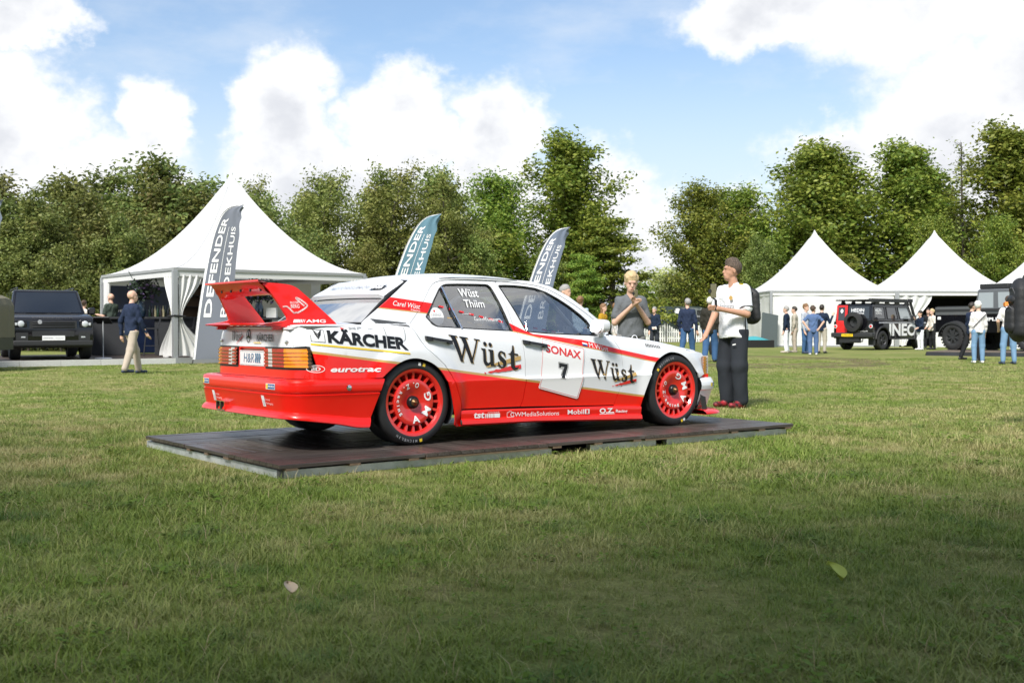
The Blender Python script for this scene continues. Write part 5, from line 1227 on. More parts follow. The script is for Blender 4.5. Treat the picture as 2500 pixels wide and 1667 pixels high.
# ---- black expedition 4x4 seen from behind (with spare wheel)
gd = empty('expedition_car', (15.85, 48.2, 0), R(90 - 50), 'black four by four with red rear door frame and spare wheel before the tent', 'car')
body = MB(); body.prism(arch_profile(-2.2, 2.25, .48, 1.18, -1.45, 1.47, .50, nose=[(2.2, .5), (2.28, .62), (2.28, 1.05), (2.2, 1.14), (.95, 1.18)]), 'y', -.92, .92); bev(body.build('body', BLK, gd), .04, 3)
gh, sp_, ep_ = cabin(gd, 'cabin', (-2.19, 1.05), (-2.12, .72), 1.15, 1.93, .90, .80, BLK)
for a, b in ((.05, .30), (.36, .60), (.66, .93)):
    for sg in (1, -1):
        p_ = sp_(a, b, .18, .80, sg, LGLASS if a > .6 else TGLASS, slant1=-.02 if b > .9 else 0)
        if sg > 0:
            P0 = [Vector(p_.data.vertices[i].co) for i in range(4)]; mb = MB(); mb.tube([tuple(q + Vector((0, -.006, 0))) for q in P0 + [P0[0]]], .014, 5); mb.build('window_frame', STEELD, gd)
hed = lambda sx, y0: None
sidef = lambda o: (lambda x, z: (x, -(.90 + (.80 - .90) * (z - 1.15) / .78 + .012 + o) if z > 1.15 else -(.92 + .004 + o), z))
lettering('lettering', 'HEDIN', sidef(.006), VW, gd, -1.92, 1.58, -1.48, 1.72, .02); lettering('lettering', 'AUTOMOTIVE', sidef(.006), VW, gd, -1.92, 1.48, -1.48, 1.55, .01)
lettering('lettering', 'INEOS', sidef(.004), VW, gd, -.98, .58, 1.55, 1.10, .035); decal('white_stripe', poly_tris([(-1.75, 1.11), (1.9, 1.11), (1.9, 1.165), (-1.75, 1.165)]), sidef(.006), VGR, gd, .3)
rf = lambda o: (lambda y, z: (-2.2 - o + (.07 * (z - 1.15) / .78 if z > 1.15 else 0), -y, z))
# rear face, y measured to the right of the car
decal('red_door_frame', poly_tris([(-.80, .72), (-.28, .72), (-.28, 1.86), (-.80, 1.86)], [[(-.72, 1.22), (-.40, 1.22), (-.40, 1.78), (-.72, 1.78)]]), rf(.012), VR, gd, .3)
decal('rear_window', poly_tris([(-.71, 1.23), (-.41, 1.23), (-.41, 1.77), (-.71, 1.77)]), rf(.008), TGLASS, gd, .3); decal('rear_window', poly_tris([(-.20, 1.30), (.76, 1.30), (.74, 1.80), (-.20, 1.80)]), rf(.008), TGLASS, gd, .3)
lettering('lettering', 'HEDIN', rf(.014), VW, gd, -.10, 1.58, .50, 1.72, .02); lettering('lettering', 'AUTOMOTIVE', rf(.014), VW, gd, -.10, 1.48, .50, 1.55, .01); decal('mark', poly_tris(ring_poly(-.55, 1.62, .07, .09, 7)), rf(.014), VW, gd)
spw = vwheel(gd, -2.24, -.12, .40, .24, PLAS, 1, name='spare_wheel', z=1.16); spw.rotation_euler = (0, 0, R(-90)); MB().lathe([(0, .04), (.26, .035), (.29, .01)], 'y', 28).build('wheel_cover', PLAS, spw)
bev(MB().box((-2.36, -.97, .52), (-2.12, .97, .72)).build('rear_bumper', PLAS, gd), .04, 2); MB().box((-2.375, -.10, .56), (-2.365, .44, .67)).build('number_plate', mat('yellow plate', (.80, .55, .02), .4), gd)
lettering('lettering', 'V-94-GZV', lambda y, z: (-2.378, -y, z), VB, gd, -.40, .585, .06, .645); lettering('lettering', '4X4 GRENADIER', rf(.012), VW, gd, .0, .76, .72, .80)
for y in (-.84, .84):
    l_ = MB().lathe([(0, -.02), (.05, -.02), (.052, -.012)], 'x', 14, (-2.205, y, .98), 0).build('tail_light', VR, gd); MB().lathe([(.055, -.018), (.085, -.015), (.09, 0)], 'x', 14, (-2.205, y, .98)).build('lens', HLAMP, l_)
for sg in (1, -1):
    for x in (-1.45, 1.47):
        vwheel(gd, x, sg * .93, .40, .27, STEELD, sg)
        MB().tube([(x + .53 * math.cos(a), sg * .93, .43 + .53 * math.sin(a)) for a in np.linspace(.05, math.pi - .05, 12)], .045, 6).build('wheel_arch', PLAS, gd)
    MB().box((-.95, min(sg * .92, sg * 1.05), .44), (.95, max(sg * .92, sg * 1.05), .50)).build('side_step', STEELD, gd); MB().box((-2.05, min(sg * .62, sg * .92), .20), (-2.0, max(sg * .62, sg * .92), .52)).build('mud_flap', PLAS, gd)
    bev(MB().box((.60, min(sg * .97, sg * 1.16), 1.22), (.72, max(sg * .97, sg * 1.16), 1.45)).build('door_mirror', PLAS, gd), .03, 2)
bev(MB().box((-2.30, -.78, 2.04), (.75, .78, 2.09)).build('roof_rack', PLAS, gd), .015, 2); MB().box((-2.32, -.98, 1.98), (.3, -.80, 2.12)).build('awning', PLAS, gd)
for sg in (1, -1):
    for k in range(4): MB().prism([(-1.9 + k * .75, 1.86), (-1.5 + k * .75, 1.86), (-1.6 + k * .75, 2.04), (-1.8 + k * .75, 2.04)], 'y', sg * .80 - .02, sg * .80 + .02).build('rack_bracket', STEELD, gd)
MB().tube([(1.25, -.90, 1.10), (1.05, -.90, 1.30), (.78, -.86, 1.92), (.74, -.86, 2.05)], .06, 8).build('snorkel', PLAS, gd); MB().box((.66, -.95, 2.0), (.80, -.78, 2.14)).build('snorkel_head', PLAS, gd)
MB().box((-2.28, -.35, .30), (-2.15, .6, .5)).tube([(-2.25, -.5, .50), (-2.28, -.5, .36), (-2.28, .1, .36)], .03, 6).build('tow_bar', STEELD, gd)
# ---- black-draped stage with grey-black pickup
stg = empty('car_stage', (17.9, 37.6, 0), R(-33), 'low stage with black draped edge under the dark pickup', 'stage')
MB().box((-3.4, -2.2, .10), (4.2, 2.0, .14)).build('stage_top', mat('worn brown stage boards', (.14, .11, .085), .7, var=.25, vscale=3), stg)
def dr_(u, v): x = -3.42 + 7.64 * u; return (x, -2.21 - .03 * v * (1 + math.sin(x * 4.1)) - .02 * math.sin(x * 9) * v, .125 * (1 - v) + .0)
MB().grid(dr_, 70, 3).build('black_drape', mat('black drape cloth', (.012, .014, .018), .8), stg); MB().grid(lambda u, v: (-3.42 - .03 * v, -2.2 + 4.2 * u, .125 * (1 - v)), 12, 2, flip=True).build('black_drape', MATS['black drape cloth'], stg)
pk = empty('pickup_truck', (17.25, 38.9, .14), R(-62), 'dark grey raised pickup with roof lamps on the black draped stage', 'pickup truck')
GRY = mat('satin grey truck paint', (.10, .105, .11), .35, coat=.5)
body = MB(); body.prism(arch_profile(-2.45, 2.3, .62, 1.25, -1.55, 1.50, .56, nose=[(2.28, .65), (2.34, .8), (2.34, 1.3), (2.2, 1.42), (.95, 1.46), (.95, 1.25)]), 'y', -.94, .94); bev(body.build('body', BLK, pk), .04, 3)
MB().box((-2.45, -.95, 1.24), (-.82, -.88, 1.52)).box((-2.45, .88, 1.24), (-.82, .95, 1.52)).box((-2.45, -.88, 1.24), (-2.38, .88, 1.52)).build('load_bed', GRY, pk); MB().box((-2.42, -.9, 1.50), (-.84, .9, 1.55)).build('bed_cover', PLAS, pk)
MB().box((-2.44, -.962, 1.36), (.95, -.951, 1.44)).build('side_moulding', PLAS, pk)
gh, sp_, ep_ = cabin(pk, 'cabin', (-.80, 1.02), (-.72, .78), 1.24, 2.12, .93, .85, GRY); ep_(True, .9, .15, .9, mat('blue tinted screen', (.02, .08, .16), .05, coat=1.), 'windscreen')
for a, b in ((.06, .44), (.56, .96)):
    for sg in (1, -1): sp_(a, b, .26, .86, sg, LGLASS)
lettering('lettering', 'TRIPLETECH', lambda x, z: (x, -.952, z), VW, pk, -.60, 1.02, .95, 1.14, .03); MB().box((-2.34, -.958, 1.08), (-2.20, -.95, 1.18)).build('badge', VW, pk)
for sg in (1, -1):
    for x in (-1.55, 1.50):
        vwheel(pk, x, sg * 1.12, .48, .36, PLAS, sg, 1)
        MB().grid(lambda u, v: (x + (.60 - .04 * abs(v - .5)) * math.cos(math.pi * (1 - u)), sg * (.90 + .26 * v), .52 + (.58 - .05 * v) * math.sin(math.pi * u) * 1.0 - .06), 16, 4, flip=sg > 0).grid(lambda u, v: (x + (.58 + .02 * v) * math.cos(math.pi * (1 - u)), sg * (1.16), .46 + (.46 + .07 * v) * math.sin(math.pi * u)), 16, 1, flip=sg > 0).build('fender_flare', PLAS, pk)
    bev(MB().box((.70, min(sg * .99, sg * 1.20), 1.50), (.80, max(sg * .99, sg * 1.20), 1.74)).build('door_mirror', PLAS, pk), .03, 2)
MB().tube([(-2.45, -.6, .7), (-2.6, -.4, .75), (-2.62, 0, .78), (-2.6, .4, .75)], .05, 6).build('rear_bar', PLAS, pk); MB().prism([(-2.45, .65), (-2.60, .78), (-2.58, .95), (-2.45, .95)], 'y', -.9, .9).build('rear_bumper', PLAS, pk)
bev(MB().box((-.74, -.72, 2.125), (.42, .72, 2.30)).build('roof_box', PLAS, pk), .03, 2)
MB().tube([(.2, -.72, 2.16), (.75, -.72, 2.18), (.95, -.72, 2.42), (.95, .72, 2.42), (.75, .72, 2.18), (.2, .72, 2.16)], .022, 6).tube([(.6, -.72, 2.24), (.6, .72, 2.24)], .018, 6).build('lamp_rack', PLAS, pk)
for y in (-.5, -.17, .17, .5): MB().lathe([(0, .03), (.11, .03), (.125, .0), (.11, -.06), (0, -.07)], 'x', 16, (.92, y, 2.29)).build('roof_lamp', HLAMP, pk)
MB().box((.55, -.96, .70), (1.0, -.90, 1.9)).build('snorkel', PLAS, pk) if False else None
# ---- parked vans behind the fence
def van(loc, rz, col, label, texts, h=2.25, L=5.2):
    r0 = empty('parked_van', loc, rz, label, 'van', 'vans behind the fence'); m = mat('van paint ' + label[:12], col, .35, coat=.6)
    b = MB(); b.prism(arch_profile(-L / 2, L / 2, .35, h, -L * .31, L * .30, .40, nose=[(L / 2 - .05, .35), (L / 2, .6), (L / 2 - .08, 1.0), (L / 2 - .75, 1.22), (L / 2 - 1.55, h - .08), (L / 2 - 1.9, h)]), 'y', -.98, .98); o = b.build('body', m, r0); bev(o, .07, 3)
    for sg in (1, -1):
        for x in (-L * .31, L * .30): vwheel(r0, x, sg * .95, .34, .22, STEELD, sg)
        mobj('cab_window', [(L / 2 - 2.0, -sg * .99, 1.28), (L / 2 - .95, -sg * .99, 1.28), (L / 2 - 1.5, -sg * .99, h - .25), (L / 2 - 2.0, -sg * .99, h - .25)], [(0, 1, 2, 3)], TGLASS, r0, smooth=False)
    mobj('windscreen', [(L / 2 - .73, -.85, 1.25), (L / 2 - .73, .85, 1.25), (L / 2 - 1.50, .80, h - .12), (L / 2 - 1.50, -.80, h - .12)], [(0, 1, 2, 3)], TGLASS, r0, smooth=False).location = (.02, 0, .02)
    MB().box((-L / 2 - .02, -.99, .9), (-L / 2 + .05, -.86, 1.3)).build('tail_light', VR, r0)
    for (s, x0, x1, z0, z1, mm) in texts: lettering('lettering', s, lambda x, z: (x, -.992, z), mm, r0, x0, z0, x1, z1, .02)
    return r0
v1 = van((xat(1330, 73), 73, 0), R(3), (.012, .016, .022), 'black van with turquoise flame emblem behind the race car windscreen', [('PROEVEN', -.5, 1.75, .98, 1.22, VW)], 2.25, 6.0)
fl_ = mat('turquoise print', (.10, .55, .52), .5)
decal('flame_emblem', poly_tris(chaikin([(1.05, 1.36), (1.0, 1.55), (1.12, 1.75), (1.18, 1.95), (1.32, 1.7), (1.28, 1.55), (1.4, 1.62), (1.42, 1.45), (1.36, 1.36)], 1, True)), lambda x, z: (x, -.993, z), fl_, v1); MB().box((-2.8, -.995, 1.35), (2.0, -.985, 1.40)).box((-2.8, -.995, 1.7), (1.6, -.985, 1.74)).build('side_strip', VGR, v1)
v2 = van((xat(1668, 74.5), 74.5, 0), R(-4), (.030, .048, .045), 'dark green van with white circle print behind the picket fence', [('FROST', -1.85, -1.05, 1.38, 1.52, VW), ('catering', -1.9, -1.1, .98, 1.08, VW), ('botanic', .1, 1.0, 1.6, 1.75, VGR)], 2.30, 5.6)
decal('round_mark', poly_tris(ring_poly(-.45, 1.98, .2, .2, 20)), lambda x, z: (x, -.993, z), VW, v2); decal('shield_mark', poly_tris([(-2.1, 1.85), (-1.75, 1.85), (-1.75, 1.6), (-1.92, 1.5), (-2.1, 1.6)]), lambda x, z: (x, -.993, z), VW, v2); decal('grey_panel', poly_tris([(-.25, .5), (2.6, .5), (1.2, 2.2), (-.2, 2.2)]), lambda x, z: (x, -.9885, z), mat('van grey wrap', (.16, .18, .18), .4), v2, .5)
v3 = empty('white_trailer', (xat(1545, 76), 76, 0), 0, 'white box trailer between the black van and the dark green van', 'trailer'); bev(MB().box((-1.4, -1, .5), (1.6, 1, 2.15)).build('body', VW, v3), .05, 2); MB().box((-1.3, -1.01, .9), (1.5, -1.0, .93)).box((-1.3, -1.01, 1.4), (1.5, -1.0, 1.43)).build('panel_line', VGR, v3); vwheel(v3, 0, -.9, .33, .2, STEELD, -1); vwheel(v3, 0, .9, .33, .2, STEELD, 1)
# ================================================================== people (bodies as one smooth surface drawn from joints)
def surf(prims, h, k=.02, cuts=(), wob=None, pad=.05):
    """smooth union of tapered capsules -> mesh (surface nets)"""
    lo = np.array([1e9] * 3); hi = -lo
    for (a, b, ra, rb, sc) in prims:
        r = max(ra, rb) * max(1, *sc) + pad
        lo = np.minimum(lo, np.minimum(a, b) - r); hi = np.maximum(hi, np.maximum(a, b) + r)
    n = np.ceil((hi - lo) / h).astype(int) + 2
    D = np.full(n, 9.0, np.float32); ax = [lo[i] + h * np.arange(n[i]) for i in range(3)]
    for (a, b, ra, rb, sc) in prims:
        a = np.array(a, float); b = np.array(b, float); sc = np.array(sc, float)
        r = max(ra, rb) * max(1, *sc) + pad; l = np.minimum(a, b) - r; u = np.maximum(a, b) + r
        i0 = np.maximum(0, ((l - lo) / h).astype(int)); i1 = np.minimum(n, ((u - lo) / h).astype(int) + 2)
        X, Y, Z = np.meshgrid(*[ax[i][i0[i]:i1[i]] for i in range(3)], indexing='ij')
        ba = (b - a) / sc; L2 = max(1e-9, float(ba @ ba))
        px, py, pz = (X - a[0]) / sc[0], (Y - a[1]) / sc[1], (Z - a[2]) / sc[2]
        t = np.clip((px * ba[0] + py * ba[1] + pz * ba[2]) / L2, 0, 1)
        d = np.sqrt((px - t * ba[0]) ** 2 + (py - t * ba[1]) ** 2 + (pz - t * ba[2]) ** 2) - (ra + (rb - ra) * t)
        d = d * min(1, sc.min())
        s = (slice(i0[0], i1[0]), slice(i0[1], i1[1]), slice(i0[2], i1[2])); o = D[s]
        q = np.clip(.5 + .5 * (o - d) / k, 0, 1); D[s] = o * (1 - q) + d * q - k * q * (1 - q)
    X, Y, Z = np.meshgrid(*ax, indexing='ij')
    if wob is not None: D = D + wob(X, Y, Z)
    for c in cuts: D = np.maximum(D, c(X, Y, Z))
    D = D.astype(np.float32)
    S = D < 0
    cn = [m - 1 for m in n]; cnt = np.zeros(cn, np.float32); acc = np.zeros((*cn, 3), np.float32)
    def sl(o): return tuple(slice(o[i], o[i] + cn[i]) for i in range(3))
    C = [(0, 0, 0), (1, 0, 0), (0, 1, 0), (1, 1, 0), (0, 0, 1), (1, 0, 1), (0, 1, 1), (1, 1, 1)]
    for i in range(8):
        for j in range(i + 1, 8):
            if sum(abs(C[i][q] - C[j][q]) for q in range(3)) != 1: continue
            da, db = D[sl(C[i])], D[sl(C[j])]; m = (da < 0) != (db < 0)
            t = np.where(m, da / np.where(m, da - db, 1), 0)
            for q in range(3): acc[..., q] += np.where(m, C[i][q] + t * (C[j][q] - C[i][q]), 0)
            cnt += m
    act = cnt > 0; idx = np.full(cn, -1, np.int64); idx[act] = np.arange(act.sum())
    cell = np.argwhere(act); V = (cell + acc[act] / cnt[act][:, None]) * h + lo
    Fc = []
    for q in range(3):
        a, b = [(1, 2), (2, 0), (0, 1)][q]
        s0 = [slice(1, m - 1) for m in n]; s0[q] = slice(0, n[q] - 1); s1 = list(s0); s1[q] = slice(1, n[q])
        A, B = S[tuple(s0)], S[tuple(s1)]; e = np.argwhere(A != B); 
        if not len(e): continue
        off = np.array([1, 1, 1]); off[q] = 0; e0 = e + off; fl = A[tuple(e.T)]
        ea = np.zeros(3, int); ea[a] = 1; eb = np.zeros(3, int); eb[b] = 1
        q4 = np.stack([idx[tuple((e0 - ea - eb).T)], idx[tuple((e0 - eb).T)], idx[tuple(e0.T)], idx[tuple((e0 - ea).T)]], 1)
        q4[~fl] = q4[~fl][:, ::-1]; Fc.append(q4)
    return V, np.concatenate(Fc)
def skinned(name, prims, h, m, parent, **kw):
    P = [(tuple(a), tuple(b), ra, rb, sc) for (a, b, ra, rb, sc) in prims]
    V, Fc = surf(P, h, **kw)
    return mobj(name, V.tolist(), Fc.tolist(), m, parent, smooth=True, sharp=0)
U1 = (1, 1, 1)
def cloth(name, col, rough=.8, var=.06): return mat(name, col, rough, var=var, vscale=18, spec=.2, bump=.15, bscale=60)
SKIN = mat('skin', (.62, .39, .29), .5, spec=.3); SKIN2 = mat('tanned skin', (.50, .28, .19), .5, spec=.3)
EYE = mat('dark eyes', (.02, .015, .012), .3); LIP = mat('lips', (.40, .15, .12), .5); SOLE = mat('white sole', (.7, .7, .68), .6)
def person(loc, yaw, H, label, top, bottom, hair, shoes, arms=None, legs=None, skin=SKIN, sleeve='long', h=.018, hairstyle='short', group=None, headturn=0., headtilt=0., hem=.46, loose=0., lean=0., collar=None, hands=True, fem=False, shortsleeve_cuff=None, headonly=False, shoulder=None):
    """facing -y locally. arms: for (right=-x, left=+x) elbow and wrist offsets from the shoulder (fractions of H)"""
    r0 = empty('person', loc, yaw, label, 'person', group)
    def v(x, y, z): return np.array((x * H, (y - lean * max(0, z - .5)) * H, z * H))
    sw = shoulder or (.088 if fem else .099)
    arms = arms or (((-.03, .0, -.175), (-.02, -.04, -.335)), ((.03, .0, -.175), (.02, -.04, -.335)))
    legs = legs or (((-.012, -.01, .285), (-.010, .01, .045)), ((.012, -.01, .285), (.010, .01, .045)))
    hip = v(0, 0, .535); chest = v(0, .0, .72); nb = v(0, .005, .815); nt = v(0, -.008, .875); hd = v(0, -.012, .932)
    body = []; topp = []; legp = []; shp = []
    hr = .0455 * H
    ct, st = math.cos(headturn), math.sin(headturn); cz, sz = math.cos(headtilt), math.sin(headtilt)
    def hp(x, y, z):  # head local (units of H), turned about the neck
        y, z = y * cz - z * sz, y * sz + z * cz
        return hd + np.array(((x * ct - y * st) * H, (x * st + y * ct) * H, z * H))
    body += [(hp(0, .010, .016), hp(0, .002, .022), .050 * H, .048 * H, (.95, 1.06, 1.06)), (hp(0, -.018, -.022), hp(0, -.028, -.040), .040 * H, .030 * H, (.98, .95, 1)),
             (hp(0, -.050, .004), hp(0, -.0585, -.012), .0065 * H, .0085 * H, U1), (hp(-.047, .006, .0), hp(-.049, .008, -.014), .008 * H, .007 * H, (.6, 1, 1.2)), (hp(.047, .006, .0), hp(.049, .008, -.014), .008 * H, .007 * H, (.6, 1, 1.2)),
             (hp(-.018, -.044, .020), hp(.018, -.044, .020), .010 * H, .010 * H, U1), (hp(-.010, -.050, -.031), hp(.010, -.050, -.031), .0075 * H, .0075 * H, U1)]
    body += [(nb, nt, .036 * H, .030 * H, (1, 1, 1))]
    dep = (1, .62, 1)
    body += [(v(-.04, 0, .75), v(.04, 0, .75), .060 * H, .060 * H, (1, .8, 1)), (hip, v(0, 0, .64), .060 * H, .060 * H, (1.05, .74, 1)), (v(0, 0, .64), chest, .060 * H, .074 * H, (1.05, .72, 1))]
    topw = [(v(-.05, 0, .765), v(.05, 0, .765), .072 * H, .072 * H, (1, .84, 1)), (v(-sw + .012, 0, .797), v(sw - .012, 0, .797), .036 * H, .036 * H, (1, 1, .9)), (v(0, .0, .50), v(0, 0, .64), (.086 + loose * .5 + (.006 if fem else 0)) * H, (.080 + loose * .4) * H, (1.14, .88, 1)), (v(0, 0, .64), v(0, 0, .745), (.080 + loose * .4) * H, .090 * H, (1.12, .80, 1)), (v(0, .004, .80), v(0, .004, .822), .050 * H, .040 * H, (1.1, .9, 1))]
    info = {}
    for s, (el, wr) in zip((-1, 1), arms):
        S_ = v(s * sw, .003, .800); E_ = S_ + np.array(el) * H; W_ = S_ + np.array(wr) * H
        body += [(S_, E_, .030 * H, .023 * H, U1), (E_, W_, .024 * H, .0155 * H, U1)]
        d = (W_ - E_) / (np.linalg.norm(W_ - E_) + 1e-9); side = np.cross(d, (0, 1, 0)); side = side / (np.linalg.norm(side) + 1e-9); fwd = np.cross(side, d)
        K_ = W_ + d * .042 * H; body.append((W_ + d * .006 * H, K_, .016 * H, .019 * H, (1, 1, 1)))
        if hands:
            for i, o in enumerate((-.016, -.0055, .0055, .016)):
                L = (.038, .046, .043, .034)[i] * H; a = K_ + side * o * H * .95 + d * .004 * H; m_ = a + d * L * .55 - fwd * s * .0 + np.array((0, -.010 * H, 0)); b = m_ + d * L * .4 + np.array((-s * .004 * H, -.012 * H, -.002 * H))
                body += [(a, m_, .0062 * H, .0056 * H, U1), (m_, b, .0056 * H, .0048 * H, U1)]
            body.append((W_ + d * .018 * H - s * side * .0, W_ + d * .045 * H + np.array((-s * .014 * H, -.022 * H, 0)), .0075 * H, .0058 * H, U1))
        f = 1.0
        if sleeve == 'long': topw += [(S_, E_, (.037 + loose * .3) * H, (.031 + loose * .3) * H, U1), (E_, W_ - d * .004 * H, (.031 + loose * .3) * H, .0225 * H, U1)]
        elif sleeve == 'short': topw += [(S_, S_ + (E_ - S_) * .72, (.035 + loose * .1) * H, (.036 + loose * .3) * H, U1)]
        elif sleeve == 'roll': topw += [(S_, E_, .037 * H, .032 * H, U1), (E_, E_ + (W_ - E_) * .35, .031 * H, .028 * H, U1)]
        else: topw += [(S_, S_ + (E_ - S_) * .1, .036 * H, .034 * H, U1)]
        info['wrist%d' % s] = W_; info['palm%d' % s] = K_; info['elbow%d' % s] = E_
    for s, (kn, an) in zip((-1, 1), legs):
        Hp = v(s * .052, .004, .515); K_ = v(s * .052 + kn[0], kn[1], kn[2]); A_ = v(s * .052 + an[0], an[1], an[2])
        if not headonly:
            body += [(Hp, K_, .048 * H, .034 * H, U1), (K_, A_, .034 * H, .021 * H, U1), (A_, A_ + np.array((s * .004 * H, -.05 * H, -.028 * H)), .020 * H, .016 * H, U1)]
            w = loose
            legp += [(v(s * .030, .004, .535), Hp, .054 * H, .056 * H, (1, .95, 1)), (Hp, K_, (.055 + w * .2) * H, (.045 + w * .6) * H, (1, .98, 1)), (K_, A_ + np.array((0, 0, .012 * H)), (.044 + w * .6) * H, (.033 + w * .8) * H, U1)]
            to = A_ * np.array((1, 1, 0)) + np.array((s * .006 * H, -.105 * H, A_[2] - .022 * H)) * 1.0
            hl = A_ + np.array((0, .022 * H, -.022 * H)); shp.append(((A_, A_ + np.array((0, -.02 * H, -.008 * H)), .026 * H, .028 * H, U1), (hl, to, .023 * H, .022 * H, (1, 1, .85)), s, A_))
        info['ankle%d' % s] = A_
    skinned('body', body, h, skin, r0, k=.012 * H if h > .012 else .007 * H)
    rr = random.Random(int(H * 1e4 + loc[0] * 100)); ph = rr.uniform(0, 6)
    foldt = lambda X, Y, Z: .0035 * np.sin(Z * 38 + 9 * np.sin(X * 8 + ph) + Y * 12) + .003 * np.sin(X * 46 + Z * 21 + ph)
    hz = hem * H
    if not headonly: skinned('trousers', legp + [(v(-.025, .006, .545), v(.025, .006, .545), .058 * H, .058 * H, (1.05, .92, .9))], h, bottom, r0, k=.018 * H, cuts=[lambda X, Y, Z: Z - min(.60, hem + .06) * H], wob=lambda X, Y, Z: .0022 * np.sin(Z * 17 + 7 * np.sin(Y * 9 + ph) + X * 22) + .002 * np.sin(X * 40 + Z * 7 + ph))
    skinned('top', topw, h, top, r0, k=.016 * H, cuts=[lambda X, Y, Z: (hz + .006 * np.sin(X * 20)) - Z, lambda X, Y, Z: .9 * (.022 * H - np.sqrt(X ** 2 + (Y + .03 * H) ** 2)) * (Z > .815 * H) - 1e-3 * (Z <= .815 * H)], wob=foldt)
    if collar is not None: MB().tube([tuple(v(.040 * math.cos(a), .002 + .036 * math.sin(a) - .004, .826 - .022 * max(0, -math.sin(a)))) for a in np.linspace(0, 6.2832, 20)], .006 * H, 6).build('collar', collar, r0)
    for (p1, p2, s, A_) in shp:
        sh = skinned('shoe', [p1, p2], min(h, .014), shoes, r0, k=.02, cuts=[lambda X, Y, Z: (A_[2] - .045 * H + .004) - Z, lambda X, Y, Z: Z - (A_[2] + .012 * H)])
    # hair
    hx = []; hc = []
    if hairstyle != 'bald' and hairstyle != 'none':
        hx = [(hp(0, .016, .022), hp(0, .004, .031), .0525 * H, .0515 * H, (.955, 1.05, 1.06)), (hp(0, .012, .050), hp(0, -.012, .052), .032 * H, .030 * H, (1.1, 1, 1))]
        fr = {'short': .020, 'fringe': .012, 'curly': .014, 'long': .012, 'quiff': .026, 'bun': .016, 'mop': -.001}[hairstyle]
        inv = lambda X, Y, Z: ((X - hd[0]) * ct + (Y - hd[1]) * st, -(X - hd[0]) * st + (Y - hd[1]) * ct, Z - hd[2])
        def cutf(X, Y, Z):
            x, y, z = inv(X, Y, Z); zz = z / H; yy = y / H; lim = np.interp(yy, [-.05, -.025, -.004, .014, .045], [fr + .006, fr + .002, fr - .012, -.012, -.042]) + .003 * np.sin(x / H * 330 + yy * 200); return (lim - zz) * H
        hc = [cutf]
        if hairstyle == 'long': hx += [(hp(-.030, .020, .0), hp(-.040, .018, -.13), .026 * H, .020 * H, (1, .9, 1)), (hp(.030, .020, .0), hp(.040, .018, -.13), .026 * H, .020 * H, (1, .9, 1)), (hp(0, .035, 0), hp(0, .035, -.14), .034 * H, .026 * H, (1.1, .8, 1))]; hc = [lambda X, Y, Z: np.where((Z - hd[2]) > -.02 * H, cutf(X, Y, Z), -1)]
        if hairstyle == 'bun': hx += [(hp(0, .050, .034), hp(0, .056, .036), .026 * H, .026 * H, U1)]
        if hairstyle == 'quiff': hx += [(hp(-.014, -.026, .062), hp(.018, -.022, .066), .020 * H, .020 * H, U1), (hp(0, .0, .07), hp(0, .02, .066), .024 * H, .024 * H, U1)]
        if hairstyle in ('mop', 'curly'):
            for i in range(26 if hairstyle == 'curly' else 46):
                a = rr.uniform(0, 6.28); e = rr.uniform(.15, 1.4); p = hp(.049 * math.cos(a) * math.cos(e), .010 + .056 * math.sin(a) * math.cos(e), .026 + .056 * math.sin(e))
                hx.append((p, p + np.array((.004, 0, .004)), .0145 * H, .012 * H, U1))
        skinned('hair', hx, min(h, .012), hair, r0, k=.008 * H, cuts=hc, wob=lambda X, Y, Z: .0022 * np.sin(X * 260 + 3 * np.sin(Z * 90)) * np.sin(Y * 180 + Z * 60))
    if h < .014 or True:
        for s in (-1, 1): MB().lathe([(0, .0), (.0055 * H, .0)], 'y', 8, (0, 0, 0)).build('eye', EYE, r0).matrix_local = Matrix.Translation(Vector(hp(s * .018, -.0535, .006))) @ Matrix.Rotation(headturn, 4, 'Z') @ Matrix.Diagonal((1.5, 1, .62, 1))
        MB().lathe([(0, .0), (.010 * H, .0)], 'y', 8, (0, 0, 0)).build('mouth', LIP, r0).matrix_local = Matrix.Translation(Vector(hp(0, -.0595, -.031))) @ Matrix.Rotation(headturn, 4, 'Z') @ Matrix.Diagonal((1.3, 1, .32, 1))
    info['root'] = r0; info['v'] = v; info['hp'] = hp; return info
HAIRS = {'quiff': mat('short brown hair', (.055, .038, .026), .6, col2=(.14, .10, .07), vscale=60, bump=.8, bscale=200), 'brown': mat('brown hair', (.07, .042, .025), .55, bump=.5, bscale=160), 'dark': mat('dark hair', (.025, .017, .012), .5, bump=.5, bscale=160), 'blond': mat('blond hair', (.55, .41, .22), .5, bump=.6, bscale=160), 'grey': mat('grey hair', (.30, .29, .28), .6, bump=.5, bscale=160), 'white': mat('white hair', (.70, .69, .66), .6, bump=.5, bscale=160), 'ginger': mat('light brown hair', (.20, .105, .045), .55, bump=.5, bscale=160)}
